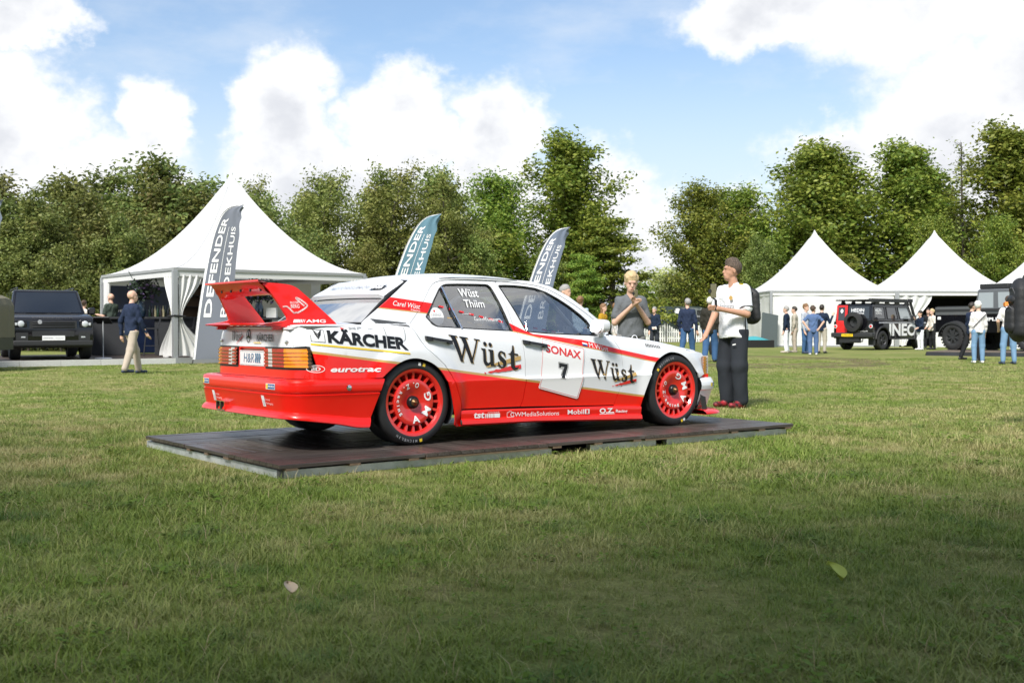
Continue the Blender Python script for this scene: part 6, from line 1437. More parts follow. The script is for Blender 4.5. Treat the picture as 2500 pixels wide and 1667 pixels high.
C_ = dict(navy=cloth('navy cloth', (.018, .028, .060)), beige=cloth('beige trouser cloth', (.46, .39, .32)), dgreen=cloth('dark green shirt', (.055, .075, .060)), dgrey=cloth('dark grey trousers', (.032, .036, .045)), black=cloth('black cloth', (.014, .015, .017)), grey=cloth('grey tshirt', (.125, .135, .145)), white=cloth('white cloth', (.78, .79, .82), var=.02), jeans=cloth('blue jeans', (.045, .105, .22), var=.2), ljeans=cloth('light blue jeans', (.17, .29, .44), var=.2), mustard=cloth('mustard top', (.42, .24, .02)), cream=cloth('cream top', (.62, .58, .52)), blue=cloth('denim blue outfit', (.085, .14, .27)), lgrey=cloth('light grey sweater', (.40, .43, .49)), sand=cloth('sand jacket', (.42, .38, .31)), dnavy=cloth('dark navy jacket', (.012, .022, .045)), dgbrown=cloth('dark olive jacket', (.028, .026, .020)), pblue=cloth('pale blue shirt', (.38, .47, .55)), trs=cloth('charcoal track trousers', (.026, .030, .038)), offw=cloth('off white sweater', (.66, .64, .64)))
SHOE = dict(white=mat('white shoe', (.72, .71, .69), .6), navy=mat('navy shoe', (.03, .045, .08), .6), black=mat('black shoe', (.015, .015, .016), .5), red=mat('red black shoe', (.016, .012, .013), .6, col2=(.38, .02, .03), vscale=22), tan=mat('pale tan shoe', (.50, .43, .36), .6))
def at(px, py, z=0): p = gp(px, py, z); return (p.x, p.y, z)
def atd(px, Y): return (xat(px, Y), Y, 0)
AW = R(180)   # facing away
hang = ((-.03, .0, -.175), (-.02, -.03, -.335)); hangL = ((.03, .0, -.175), (.02, -.03, -.335))
person(at(322, 913), R(180 - 38), 1.68, 'bald man in navy jumper and beige trousers walking over the grass', C_['navy'], C_['beige'], None, SHOE['navy'], skin=SKIN, hairstyle='none', legs=(((.0, .05, .29), (-.005, .135, .06)), ((.0, -.085, .29), (.006, -.13, .045))), arms=(((-.04, -.03, -.17), (-.05, -.10, -.30)), ((.045, .05, -.165), (.05, .04, -.33))), headturn=R(-25), h=.014, loose=.006)
person((xat(272, 32.6), 32.6, .152), R(-60 - 90 + 30), 1.76, 'bald man in dark green shirt reading at the information stand', C_['dgreen'], C_['dgrey'], None, SHOE['white'], hairstyle='none', sleeve='short', arms=(((-.02, -.05, -.165), (-.01, -.19, -.155)), ((.02, -.04, -.165), (.01, -.17, -.15))), hem=.50, loose=.012, h=.016)
person((xat(205, 34.5), 34.5, .152), R(170), 1.60, 'woman with hair in a bun and beige top behind the black off-roader', C_['cream'], C_['black'], HAIRS['brown'], SHOE['black'], hairstyle='bun', fem=True)
boy = person((xat(1540, 13.5), 13.5, 0), R(4), 1.575, 'blond boy in grey t-shirt behind the race car bonnet filming with both hands', C_['grey'], cloth('grey check shorts', (.22, .22, .22)), HAIRS['blond'], SHOE['white'], hairstyle='mop', sleeve='short', arms=(((-.040, -.03, -.165), (.070, -.125, -.045)), ((.040, -.03, -.165), (-.060, -.125, -.035))), headtilt=R(14), hem=.525, loose=.010, h=.010, shoulder=.086)
jer = person((xat(1790, 13.25), 13.25, 0), R(-52), 1.725, 'young man in white football shirt and dark track trousers beside the race car', C_['white'], C_['trs'], HAIRS['quiff'], SHOE['red'], hairstyle='quiff', sleeve='short', skin=SKIN2, arms=(((-.03, -.045, -.165), (.0, -.155, -.285)), ((.045, -.03, -.165), (-.030, -.185, -.135))), headturn=R(-38), hem=.475, loose=.018, h=.009, collar=VB)
person((xat(1472, 31), 31, 0), R(60), 1.58, 'woman with long brown hair in a mustard jacket behind the race car windscreen', C_['mustard'], C_['black'], HAIRS['ginger'], SHOE['black'], hairstyle='long', fem=True)
person((xat(1503, 31.5), 31.5, 0), R(75), 1.62, 'woman in cream white top beside the woman in mustard', C_['offw'], C_['cream'], HAIRS['ginger'], SHOE['black'], hairstyle='long', fem=True)
person((xat(1378, 20), 20, 0), R(60), 1.68, 'grey haired man whose head shows above the race car windscreen frame', C_['dnavy'], C_['jeans'], HAIRS['grey'], SHOE['black'])
person((xat(1416, 30), 30, 0), R(165), 1.74, 'curly haired person in pale blue shirt seen from behind above the race car', C_['pblue'], C_['jeans'], HAIRS['ginger'], SHOE['black'], hairstyle='curly')
fm = person((xat(1598, 44.5), 44.5, 0), R(-35), 1.73, 'grey haired man in open navy jacket with papers before the picket fence', C_['dnavy'], C_['dgrey'], HAIRS['grey'], SHOE['black'], arms=(hang, ((.04, -.02, -.17), (-.01, -.12, -.25))), loose=.01)
person((xat(1678, 32.6), 32.6, 0), R(180 - 22), 1.76, 'man in navy jumper and blue jeans walking away with hand on hip', C_['navy'], C_['jeans'], HAIRS['grey'], SHOE['black'], hairstyle='short', arms=(((-.04, .0, -.17), (-.06, -.02, -.32)), ((.035, .02, -.17), (.03, -.02, -.33))), legs=(((-.01, -.07, .29), (-.02, -.10, .045)), ((.01, .04, .29), (.03, .12, .06))), headturn=R(40), loose=.006)
person(at(1733, 884), R(180 - 25), 1.74, 'white haired man in dark jacket and jeans walking away past the race car nose', C_['dgbrown'], C_['jeans'], HAIRS['white'], SHOE['black'], legs=(((-.01, -.06, .29), (-.01, -.05, .045)), ((.0, .03, .29), (.0, .12, .06))), loose=.012, hem=.44)
person(at(1920, 861.5), R(-115), 1.70, 'grey haired man in navy blazer and white trousers before the closed tent', C_['dnavy'], C_['white'], HAIRS['grey'], SHOE['tan'], hem=.43, loose=.006)
person(at(1940, 860.5), R(-110), 1.70, 'man in sand coloured suit beside the man in navy blazer', C_['sand'], C_['beige'], HAIRS['dark'], SHOE['tan'], hem=.44, loose=.004)
person(at(1966, 863.5), R(50), 1.75, 'boy with brown mop of hair in light grey sweater and jeans', C_['lgrey'], C_['jeans'], HAIRS['ginger'], SHOE['navy'], hairstyle='curly')
person(at(1985, 866.5), R(172), 1.65, 'person in matching blue shirt and trousers standing with hands on hips', C_['blue'], C_['blue'], HAIRS['brown'], SHOE['white'], hairstyle='curly', sleeve='short', arms=(((-.105, .03, -.12), (-.02, .05, -.24)), ((.105, .03, -.12), (.02, .05, -.24))), headturn=R(-40), loose=.008)
person(at(2006, 862.5), R(150), 1.74, 'man in navy body warmer with blue sleeves raising one hand', C_['dnavy'], C_['sand'], HAIRS['dark'], SHOE['black'], arms=(((-.06, -.03, -.16), (-.10, -.10, -.02)), hangL))
person(at(2247, 854.5), R(-75), 1.60, 'woman with dark hair in navy jacket and white trousers by the stage', C_['dnavy'], C_['white'], HAIRS['dark'], SHOE['white'], hairstyle='curly', arms=(((-.03, -.04, -.165), (.02, -.12, -.02)), ((.03, -.03, -.17), (.0, -.12, -.22))), fem=True)
person(at(2276, 853.5), R(-70), 1.70, 'blonde woman in beige sweater and black trousers by the stage', C_['cream'], C_['black'], HAIRS['blond'], SHOE['black'], hairstyle='bun', arms=(((-.03, -.03, -.17), (.0, -.11, -.24)), ((.03, -.03, -.17), (.0, -.11, -.24))), fem=True)
person(atd(2266, 51), R(-30), 1.78, 'person in dark clothes inside the open tent behind the blonde woman', C_['black'], C_['black'], HAIRS['dark'], SHOE['black'])
wm = person(at(2388, 887), R(172), 1.60, 'white haired woman in pale sweater and light jeans seen from behind', C_['offw'], C_['ljeans'], HAIRS['white'], SHOE['white'], fem=True, hairstyle='curly', headturn=R(-45), hem=.50)
person(at(2462, 889.5), R(178), 1.72, 'man in white t-shirt and faded jeans watching the pickup', C_['offw'], C_['ljeans'], HAIRS['brown'], SHOE['navy'], sleeve='short', hem=.54, legs=(((-.02, -.01, .285), (-.03, .01, .045)), ((.02, -.01, .285), (.03, .01, .045))), arms=(((-.05, -.02, -.165), (-.01, -.10, -.26)), ((.05, -.02, -.165), (.01, -.10, -.26))))
person((xat(2372, 31.3), 31.3, 0), R(100), 1.62, 'person in navy jacket and black trousers striding behind the white haired woman', C_['navy'], C_['black'], HAIRS['dark'], SHOE['black'], legs=(((.0, -.08, .29), (.0, -.10, .045)), ((.0, .08, .29), (.0, .17, .07))))
bk = person((5.12, 10.55, 0), R(80), 1.74, 'person in dark clothes at the right edge carrying the black backpack', C_['black'], C_['dgrey'], HAIRS['dark'], SHOE['black'], h=.014)
# things carried
def backpack(loc, yaw, s, label, extra=True):
    r0 = empty('backpack', loc, yaw, label, 'backpack'); m = mat('black backpack nylon', (.016, .017, .019), .6, bump=.5, bscale=70)
    A = lambda *p: np.array(p) * s
    pr = [(A(-.085, 0, -.20), A(-.07, 0, .17), .085 * s, .075 * s, (1, .9, 1)), (A(.085, 0, -.20), A(.07, 0, .17), .085 * s, .075 * s, (1, .9, 1)), (A(0, .01, -.20), A(0, -.01, .20), .11 * s, .10 * s, (1, .8, 1))]
    wb = lambda X, Y, Z: .002 * np.sin(Z * 33 + X * 20 + Y * 9) * np.sin(X * 25 + Z * 8) + .001 * np.sin(Z * 90)
    b = skinned('bag', pr, .014, m, r0, k=.03, wob=wb)
    skinned('front_pocket', [(A(-.055, .075, -.17), A(-.05, .075, -.02), .06 * s, .055 * s, (1, .75, 1)), (A(.055, .075, -.17), A(.05, .075, -.02), .06 * s, .055 * s, (1, .75, 1))], .014, m, r0, k=.03, wob=wb)
    skinned('top_pocket', [(A(-.05, .06, .09), A(.05, .06, .09), .055 * s, .055 * s, (1, .7, .8))], .014, m, r0, k=.02, wob=wb)
    zp_ = mat('grey zip', (.09, .09, .10), .4)
    MB().tube([tuple(A(-.10, .085, .0)), tuple(A(-.08, .115, .035)), tuple(A(.08, .115, .035)), tuple(A(.10, .085, .0))], .004, 5).build('zip', zp_, r0); MB().tube([tuple(A(-.12, .05, .10)), tuple(A(-.06, .075, .20)), tuple(A(.06, .075, .20)), tuple(A(.12, .05, .10))], .004, 5).build('zip', zp_, r0)
    MB().tube([tuple(A(-.03, -.03, .27)), tuple(A(-.02, -.05, .32)), tuple(A(.02, -.05, .32)), tuple(A(.03, -.03, .27))], .010 * s, 6).build('carry_loop', m, r0)
    for sx in (-1, 1): MB().tube([(sx * .08 * s, -.08 * s, .22 * s), (sx * .10 * s, -.20 * s, .20 * s), (sx * .10 * s, -.27 * s, .02), (sx * .11 * s, -.16 * s, -.20 * s), (sx * .10 * s, -.08 * s, -.24 * s)], .014 * s, 6).build('shoulder_strap', m, r0)
    return r0
b1 = backpack((xat(2494, 10.4), 10.45, 1.11), R(80), .98, 'large black backpack with orange tag on the person at the right edge'); MB().prism([(-.02, .03), (.05, .03), (.06, .06), (-.01, .07)], 'y', .10, .128).build('orange_tag', mat('orange tag', (.85, .25, .02), .5), b1)
bpos = Vector(jer['root'].location) + Vector((.26, .20, 1.20)); b2 = backpack(bpos, R(-52), .72, 'black backpack worn by the young man in the white football shirt')
# football shirt trim: shoulder stripes, side stripe, sponsor words
jr = jer['root']; Hj = 1.725
def on_front(x, z, off=.006):  # chest surface of the shirt
    a = x / (.105 * Hj); y = -(.083 * Hj) * math.sqrt(max(.02, 1 - a * a)); return (x, y - off - .010, z)
lettering('lettering', 'Emirates', on_front, VB, jr, -.075, .675 * Hj, .12, .705 * Hj, 0, .2, .02); lettering('lettering', 'FLY BETTER', on_front, VB, jr, -.055, .652 * Hj, .11, .668 * Hj, .01, 0, .02)
decal('club_crest', poly_tris(ring_poly(.085, .745 * Hj, .020, .026, 14)), on_front, VG, jr, .02)
for k in range(3):
    mb = MB(); S_ = jer['v'](.099, .003, .80); mb.tube([(S_[0] - .055 + .0, -.035 + k * .028, .845 * Hj - .012), (S_[0] + .01, -.04 + k * .030, .838 * Hj - .004), (S_[0] + .055, -.045 + k * .03, .800 * Hj)], .0045, 5); mb.build('shoulder_stripe', VY, jr)
MB().tube([(.112 * Hj * 1.08, -.01, .73 * Hj), (.108 * Hj, -.005, .62 * Hj), (.112 * Hj, -.005, .50 * Hj)], .007, 6).build('side_stripe', VB, jr)
for s in (1, -1):
    S_ = jer['v'](s * .099, .003, .80); E_ = jer['elbow%d' % s]; q = S_ + (E_ - S_) * .74; d_ = Vector(E_ - S_).normalized(); a_ = d_.orthogonal().normalized(); b_ = d_.cross(a_)
    MB().tube([tuple(Vector(q) + (a_ * math.cos(t) + b_ * math.sin(t)) * .074) for t in np.linspace(0, 6.2832, 16)], .006, 5).build('sleeve_cuff', VB, jr)
decal('trouser_mark', poly_tris([(.10, .425 * Hj), (.15, .430 * Hj), (.15, .438 * Hj), (.10, .433 * Hj)]), lambda x, z: (x, -.128, z), VW, jr)
# phone on gimbal in the young man's hand, camera in the boy's hands
def gimbal(root, p, label, s=1.):
    M = Matrix.Translation(root.location) @ Matrix.Rotation(root.rotation_euler.z, 4, 'Z'); w = M @ Vector(p)
    g_ = empty('phone_gimbal', w, root.rotation_euler.z, label, 'phone gimbal'); MB().tube([(0, 0, -.07 * s), (0, -.005, .05 * s)], .016 * s, 8).build('grip', BLACKP, g_); MB().tube([(0, -.005, .05 * s), (-.05 * s, -.02, .08 * s), (-.05 * s, -.03, .13 * s)], .010 * s, 6).build('arm', BLACKP, g_); MB().lathe([(0, -.02), (.024 * s, -.02), (.024 * s, .02), (0, .02)], 'y', 12, (-.05 * s, -.03, .15 * s)).build('motor', BLACKP, g_)
    ph_ = bev(MB().box((-.045 * s, -.045, .07 * s), (.04 * s, -.036, .23 * s)).build('phone', mat('phone gold', (.22, .20, .12), .25, metal=.5), g_), .008, 2); return g_
pw = jer['palm1']; gimbal(jr, (pw[0], pw[1] - .02, pw[2] + .05), 'phone on a black hand gimbal held by the young man in white')
pb = (boy['palm1'] + boy['palm-1']) / 2; gb = gimbal(boy['root'], (pb[0], pb[1] - .015, pb[2] + .02), 'small black camera grip held by the blond boy', .55)
pw = fm['palm1']; M_ = Matrix.Translation(fm['root'].location) @ Matrix.Rotation(fm['root'].rotation_euler.z, 4, 'Z'); pg = MB().box((-.10, -.01, -.05), (.10, .01, .05)).build('papers', VW); pg.location = M_ @ Vector(pw); pg.rotation_euler = (R(20), 0, fm['root'].rotation_euler.z); tag(pg, 'white papers held by the man in the open navy jacket', 'papers')
MB().tube([tuple(wm['v'](-.10, .06, .80)), tuple(wm['v'](.0, .088, .70)), tuple(wm['v'](.11, .06, .57))], .010, 5).build('bag_strap', VB, wm['root'])
# ================================================================== trees
def leaf_mat(name, dark, mid, light, warm=.0, wcol=(.20, .07, .02)):
    m = bpy.data.materials.new(name); m.use_nodes = True; t = NT(m.node_tree); t.n.clear()
    o = t.node('ShaderNodeOutputMaterial'); mx = t.node('ShaderNodeMixShader'); tl = t.node('ShaderNodeBsdfTranslucent'); b = t.node('ShaderNodeBsdfPrincipled')
    co = t.node('ShaderNodeTexCoord').outputs['Object']; oi = t.node('ShaderNodeObjectInfo'); at_ = t.node('ShaderNodeAttribute', attribute_name='shade')
    n1 = t.noise(co, .75, 3, .5); 
    f = t.math('ADD', t.math('MULTIPLY', at_.outputs['Fac'], .75), t.math('MULTIPLY', n1, .45))
    c = t.ramp(f, [(.20, dark), (.52, mid), (.84, light)])
    n2 = t.noise(co, .5, 3, .6); w = t.math('MULTIPLY', t.smooth(n2, .56, .72), warm)
    c = t.mix(w, c, wcol)
    hs = t.node('ShaderNodeHueSaturation'); t.l.new(c, hs.inputs['Color']); t.l.new(t.math('ADD', t.math('MULTIPLY', oi.outputs['Random'], .05), .475), hs.inputs['Hue']); t.l.new(t.math('ADD', t.math('MULTIPLY', oi.outputs['Random'], .4), .8), hs.inputs['Value'])
    t.l.new(hs.outputs[0], b.inputs['Base Color']); t.l.new(hs.outputs[0], tl.inputs[0]); b.inputs['Roughness'].default_value = .5; b.inputs['Specular IOR Level'].default_value = .35
    mx.inputs[0].default_value = .34; t.l.new(b.outputs[0], mx.inputs[1]); t.l.new(tl.outputs[0], mx.inputs[2]); t.l.new(mx.outputs[0], o.inputs[0]); return m
BARK = mat('bark', (.065, .055, .042), .9, var=.4, vscale=6, bump=.6, bscale=14)
L_wood = leaf_mat('hedge wood leaves', (.040, .062, .018), (.125, .165, .040), (.265, .285, .080), .50, (.24, .15, .065))
L_green = leaf_mat('green leaves', (.034, .074, .014), (.125, .205, .028), (.330, .380, .065), .12, (.42, .18, .04))
L_loose = leaf_mat('olive leaves', (.045, .074, .018), (.150, .195, .042), (.320, .345, .095), .28, (.32, .19, .07))
L_pale = leaf_mat('pale sunlit leaves', (.14, .17, .05), (.36, .38, .13), (.55, .54, .24), 0)
def leaf_mesh(P, d, leaf, rs, sh, m):
    n = len(P); nrm = d * .35 + rs.normal(size=(n, 3)) * .7 + np.array((0, 0, .5)); nrm /= np.linalg.norm(nrm, axis=1)[:, None]
    a = np.cross(nrm, rs.normal(size=(n, 3))); a /= np.linalg.norm(a, axis=1)[:, None]; b = np.cross(nrm, a)
    L = leaf * rs.uniform(.55, 1.35, n)[:, None]; a = a * L; b = b * L * .55
    V = np.empty((n, 4, 3)); V[:, 0] = P - a; V[:, 1] = P + b + nrm * L * .18; V[:, 2] = P + a; V[:, 3] = P - b + nrm * L * .18
    me = bpy.data.meshes.new('crown'); me.vertices.add(n * 4); me.vertices.foreach_set('co', V.reshape(-1).astype(np.float32))
    me.loops.add(n * 4); me.loops.foreach_set('vertex_index', np.arange(n * 4, dtype=np.int32)); me.polygons.add(n); me.polygons.foreach_set('loop_start', np.arange(0, n * 4, 4, dtype=np.int32)); me.polygons.foreach_set('loop_total', np.full(n, 4, np.int32))
    at_ = me.attributes.new('shade', 'FLOAT', 'FACE'); at_.data.foreach_set('value', sh.astype(np.float32)); me.materials.append(m); me.update(calc_edges=True); return me
def tree_proto(seed, H, crown_z, rx, n_limb, n_leaf, leaf, m, style='round', trunk_r=.22, spread=.26, twigs=5, stems=1):
    """trunk(s), curved limbs, twigs on the limbs and sprays of leaves along the twigs"""
    rs = np.random.default_rng(seed); mb = MB(); tw = []
    tops = []
    for st in range(stems):
        ox, oy = (0, 0) if stems == 1 else (rs.normal(0, rx * .35), rs.normal(0, rx * .35)); hh = H * (1 if st == 0 else rs.uniform(.7, .98)); lean = rs.normal(0, .35, 2)
        tp = [Vector((ox * (.35 + .65 * i / 6) + lean[0] * (i / 6) ** 2 + rs.normal(0, .08), oy * (.35 + .65 * i / 6) + lean[1] * (i / 6) ** 2 + rs.normal(0, .08), hh * .96 * i / 6)) for i in range(7)]
        mb.tube(tp, [trunk_r * (1 - .14 * i) / (1 if stems == 1 else 1.6) + .012 for i in range(7)], 7, cap=False); tops.append((tp, hh))
    for k in range(n_limb):
        tp, hh = tops[k % stems]; t = (k + rs.uniform(0, 1)) / n_limb
        z0 = crown_z * .6 + (hh * .94 - crown_z * .6) * t ** .9; q = min(5.99, z0 / (hh * .96) * 6); i = int(q); s = tp[i].lerp(tp[i + 1], q - i)
        az = k * 2.399 + rs.normal(0, .35)
        w = {'round': math.sin(math.pi * (.16 + .80 * t)) ** .7, 'tall': (1 - .80 * t ** 1.8) * (.72 + .28 * math.sin(t * 15 + seed)), 'bush': 1 - .72 * t ** 2.2, 'layer': (1 - .78 * t) * rs.uniform(.75, 1.15)}[style]
        L = rx * w * rs.uniform(.72, 1.15); el = {'layer': R(rs.uniform(-8, 14)), 'tall': R(rs.uniform(18, 55)), 'bush': R(rs.uniform(15, 55)), 'round': R(rs.uniform(20, 60))}[style]
        dr = Vector((math.cos(az) * math.cos(el), math.sin(az) * math.cos(el), math.sin(el))); pts = [s]; n = 6
        for j in range(n):
            dr = (dr + Vector(rs.normal(0, .16, 3).tolist()) + Vector((0, 0, .07 if style != 'layer' else -.05))).normalized(); pts.append(pts[-1] + dr * L / n * (1.15 if style != 'layer' else 1))
        mb.tube(pts, [max(.008, .055 * L / 3 * (1 - j / 6.5)) for j in range(7)], 5, cap=False)
        for j in range(1, 7):
            if j == 1 and rs.random() < .5: continue
            for _ in range(twigs):
                f = rs.uniform(0, 1); p = pts[j - 1].lerp(pts[j], f); d = (dr * .5 + Vector(rs.normal(0, .75, 3).tolist()) + Vector((0, 0, .12 if style != 'layer' else -.1))).normalized()
                if style == 'layer': d.z *= .3
                l = rs.uniform(.35, 1.0) * (.55 + .15 * L / 2); tw.append((tuple(p), tuple(p + d * l), l))
    for p, q, l in tw[::3]: mb.tube([p, q], [.010, .003], 3, cap=False)
    T = np.array([t[0] for t in tw]); Q = np.array([t[1] for t in tw]); ln = np.array([t[2] for t in tw])
    ci = rs.choice(len(tw), n_leaf, p=ln / ln.sum()); f = rs.random(n_leaf) ** .8
    sp = spread * np.where(rs.random(len(tw)) < .3, 1.5, 1.)[ci]; off = rs.normal(size=(n_leaf, 3)) * sp[:, None] * np.array((1, 1, .32 if style == 'layer' else .75))
    P = T[ci] + (Q - T)[ci] * (f * 1.15)[:, None] + off; P[:, 2] = np.maximum(P[:, 2], .1)
    sh = .18 + .42 * rs.random(len(tw))[ci] + .34 * rs.random(n_leaf)
    me = leaf_mesh(P, off / (np.linalg.norm(off, axis=1)[:, None] + 1e-6), leaf, rs, sh, m)
    o = mb.build('trunk', BARK, None); tm = o.data; bpy.data.objects.remove(o)
    return me, tm
PROTO = {'bush': tree_proto(1, 8.5, .4, 3.1, 42, 25000, .095, L_wood, 'bush', .12, .24, 5, 4), 'bush2': tree_proto(2, 8.0, .3, 3.3, 42, 25000, .095, L_wood, 'bush', .12, .24, 5, 4),
         'loose': tree_proto(3, 11, 2.0, 2.7, 36, 13000, .105, L_loose, 'round', .15, .25, 4, 2), 'loose2': tree_proto(4, 11, 1.2, 2.9, 40, 17000, .105, L_loose, 'bush', .15, .25, 4, 2),
         'tall': tree_proto(5, 14.5, 2.6, 4.4, 60, 34000, .12, L_green, 'tall', .30, .29, 5), 'tall2': tree_proto(6, 13.5, 2.0, 4.2, 56, 32000, .12, L_green, 'round', .26, .29, 5, 2),
         'layer': tree_proto(8, 9.5, 1.6, 4.4, 44, 17000, .11, L_green, 'layer', .22, .26, 5), 'pale': tree_proto(9, 6, .5, 4.0, 36, 16000, .13, L_pale, 'bush', .2, .34, 5, 2), 'bare': tree_proto(10, 14, 4, 2.0, 34, 700, .09, L_loose, 'tall', .12, .15, 4)}
PH = {'bush': 8.5, 'bush2': 8.0, 'loose': 11, 'loose2': 11, 'tall': 14.5, 'tall2': 13.5, 'layer': 9.5, 'pale': 6, 'bare': 14}
TREE_N = {'bush': 'hedgerow_tree', 'bush2': 'hedgerow_tree', 'loose': 'birch_tree', 'loose2': 'birch_tree', 'tall': 'beech_tree', 'tall2': 'beech_tree', 'layer': 'larch_tree', 'pale': 'willow_tree', 'bare': 'bare_tree'}
trn = random.Random(12)
def tree(kind, px, Y, ytop, label, wid=1., group=None, X=None):
    x = xat(px, Y) if X is None else X; H = zat(ytop, Y) * .94 if ytop else PH[kind]; s = H / PH[kind]; wid = wid * 1.14
    r0 = empty(TREE_N[kind], (x, Y, 0), trn.uniform(0, 6.28), label, 'tree', group); r0.scale = (s * wid, s * wid, s)
    cm, tm = PROTO[kind]
    for nm, d in (('crown', cm), ('trunk', tm)): o = bpy.data.objects.new(nm, d); COL.objects.link(o); o.parent = r0
    return r0
GL = 'trees of the dense wood behind the left tent'
for (k, px, Y, yt, w, lab) in (('bush', -70, 47, 430, 1.15, 'brownish green tree of the wood above the canvas trailer'), ('bush2', 20, 50, 418, 1.1, 'tall green tree of the wood rising behind the canvas trailer'), ('bush', 95, 46.5, 470, 1.1, 'middling brownish tree of the wood above the black off-roader roof'), ('bush2', 150, 51, 425, 1.1, 'tall green tree of the wood behind the black off-roader windscreen'), ('bush', 215, 52, 398, 1.15, 'high domed tree of the wood between off-roader and white tent'), ('bush2', 235, 46.5, 500, 1.1, 'lower bushy tree of the wood beside the tent curtain'), ('bush2', 330, 52, 374, 1.2, 'highest domed tree of the wood beside the tent peak'), ('bush', 55, 45, 560, 1.0, 'low brown bush close behind the black off-roader roof'), ('bush2', 170, 44.5, 590, .9, 'low dark bush behind the woman with the bun'),
        ('bush', 420, 53, 392, 1.1, 'dense green tree showing above the sloping tent roof towards the highest dome'), ('bush2', 480, 50, 455, 1.0, 'dense green tree close behind the tent peak'), ('bush', 300, 46, 520, .9, 'bushy tree touching the low end of the sloping tent roof'), ('bush2', 600, 60, 470, 1.0, 'dark tree on the far side of the tent peak'), ('bush', 700, 56, 560, .9, 'low dark bush above the tent eave towards the teal flag')): tree(k, px, Y, yt, lab, w, GL)
tree('loose', 528, 62, 420, 'slender pale tree top beside the peak of the left pagoda tent', .7)
GM = 'loose trees behind the race car roof'
for (k, px, Y, yt, w, lab) in (('loose2', 640, 66, 448, .9, 'loose olive tree next to the tent peak above the rear wing'), ('loose', 705, 70, 420, 1.0, 'airy olive tree above the right slope of the tent roof'), ('loose2', 790, 74, 402, .95, 'tall loose tree above the tent eave corner'), ('loose', 860, 70, 398, 1.0, 'airy tree just before the teal flag'), ('loose2', 935, 72, 388, .95, 'tall loose tree directly behind the teal flag'), ('loose', 1005, 70, 418, .95, 'airy tree just past the curved tip of the teal flag'), ('loose2', 1065, 74, 385, .9, 'tall loose tree midway between teal flag and grey blue flag'), ('loose', 1125, 70, 430, .9, 'shorter airy tree on the teal flag side of the grey blue flag'), ('loose2', 760, 66, 560, 1.0, 'low olive tree behind the end of the tent eave'), ('loose2', 900, 66, 580, 1.0, 'low olive tree at the foot of the teal flag'), ('loose2', 1040, 66, 590, 1.0, 'low olive tree above the race car roof between the two flags'), ('loose2', 1160, 68, 560, .9, 'low olive tree just before the grey blue flag')): tree(k, px, Y, yt, lab, w, GM)
tree('tall2', 1235, 76, 398, 'broad green tree left of the tallest tree behind the grey blue flag', 1.1)
tree('tall', 1400, 76, 308, 'tallest green tree standing behind the race car windscreen', 1.3)
tree('layer', 1500, 73, 500, 'tree with flat layered branches right of the tallest tree', 1.2)
tree('layer', 1430, 70, 600, 'low layered tree in front of the tallest tree trunk', .9)
tree('loose2', 1330, 72, 590, 'low olive tree filling the space under the tallest tree', 1.)
tree('tall2', 1765, 74, 425, 'rounded green tree above the young man in the white shirt', 1.05)
tree('tall2', 1895, 78, 445, 'green tree behind the peak of the closed white tent', 1.2)
tree('tall', 2010, 80, 318, 'broad tall green tree above the gap between the two white peaks', 1.4); tree('tall2', 2120, 78, 330, 'dense green tree rising between the two white tent peaks', 1.35); tree('tall', 2230, 80, 318, 'yellowish green tall tree above the second white tent peak', 1.3)
tree('bare', 2350, 78, 300, 'thin nearly bare tree between the green trees on the right', 1.0); tree('tall2', 2375, 82, 420, 'dark green tree behind the nearly bare tree', 1.2)
tree('tall', 2490, 76, 276, 'tall green tree at the right picture edge', 1.3)
for (k, px, Y, yt, w, lab) in (('layer', 2050, 68, 600, .9, 'low layered tree in the dip between the first two white tent roofs'), ('tall2', 2300, 74, 520, .8, 'low green tree behind the second white tent peak'), ('loose2', 1850, 70, 560, .9, 'low olive tree at the left slope of the closed white tent roof'), ('tall2', 2440, 70, 520, .8, 'low green tree in the dip before the last tent roof')): tree(k, px, Y, yt, lab, w, 'low trees behind the right tents')
tree('pale', 1690, 120, 655, 'pale sunlit willow glowing between the dark trees', 1.6); tree('pale', 1790, 122, 700, 'pale sunlit willow half hidden by the young man in white', 1.5)
for i, px in enumerate((1180, 1270, 1360, 1450, 1540, 1640, 1730, 1830)): tree('loose2' if i % 2 else 'layer', px, 84 + (i % 3), 700 - (i % 3) * 22, 'low shrubby tree ' + ('before the grey blue flag', 'behind the grey blue flag', 'behind the grey haired head above the windscreen', 'behind the two women in mustard and cream', 'behind the blond boy', 'behind the dark green van rear half', 'behind the dark green van cab', 'behind the young man in the white shirt')[i], 1.7, 'shrubs behind the parked vans')
# unseen trees added behind the photographer to cast shade on the foreground turf
for (k, x, y, w, lab) in (('tall2', -10.5, -5.9, 1.35, 'added broad shade tree behind the photographer towards the canvas trailer'), ('tall2', -6.4, -5.3, 1.35, 'added broad shade tree behind the photographer on the tent side'), ('tall', -2.4, -5.6, 1.35, 'added tall shade tree close behind the photographer on the tent side'), ('tall2', 1.6, -5.3, 1.35, 'added broad shade tree directly behind the photographer'), ('tall', 5.6, -5.7, 1.35, 'added tall shade tree behind the photographer towards the backpack wearer')): tree(k, 0, y, None, lab, w, 'added shade trees behind the photographer', X=x).scale = (.92 * w, .92 * w, .92)
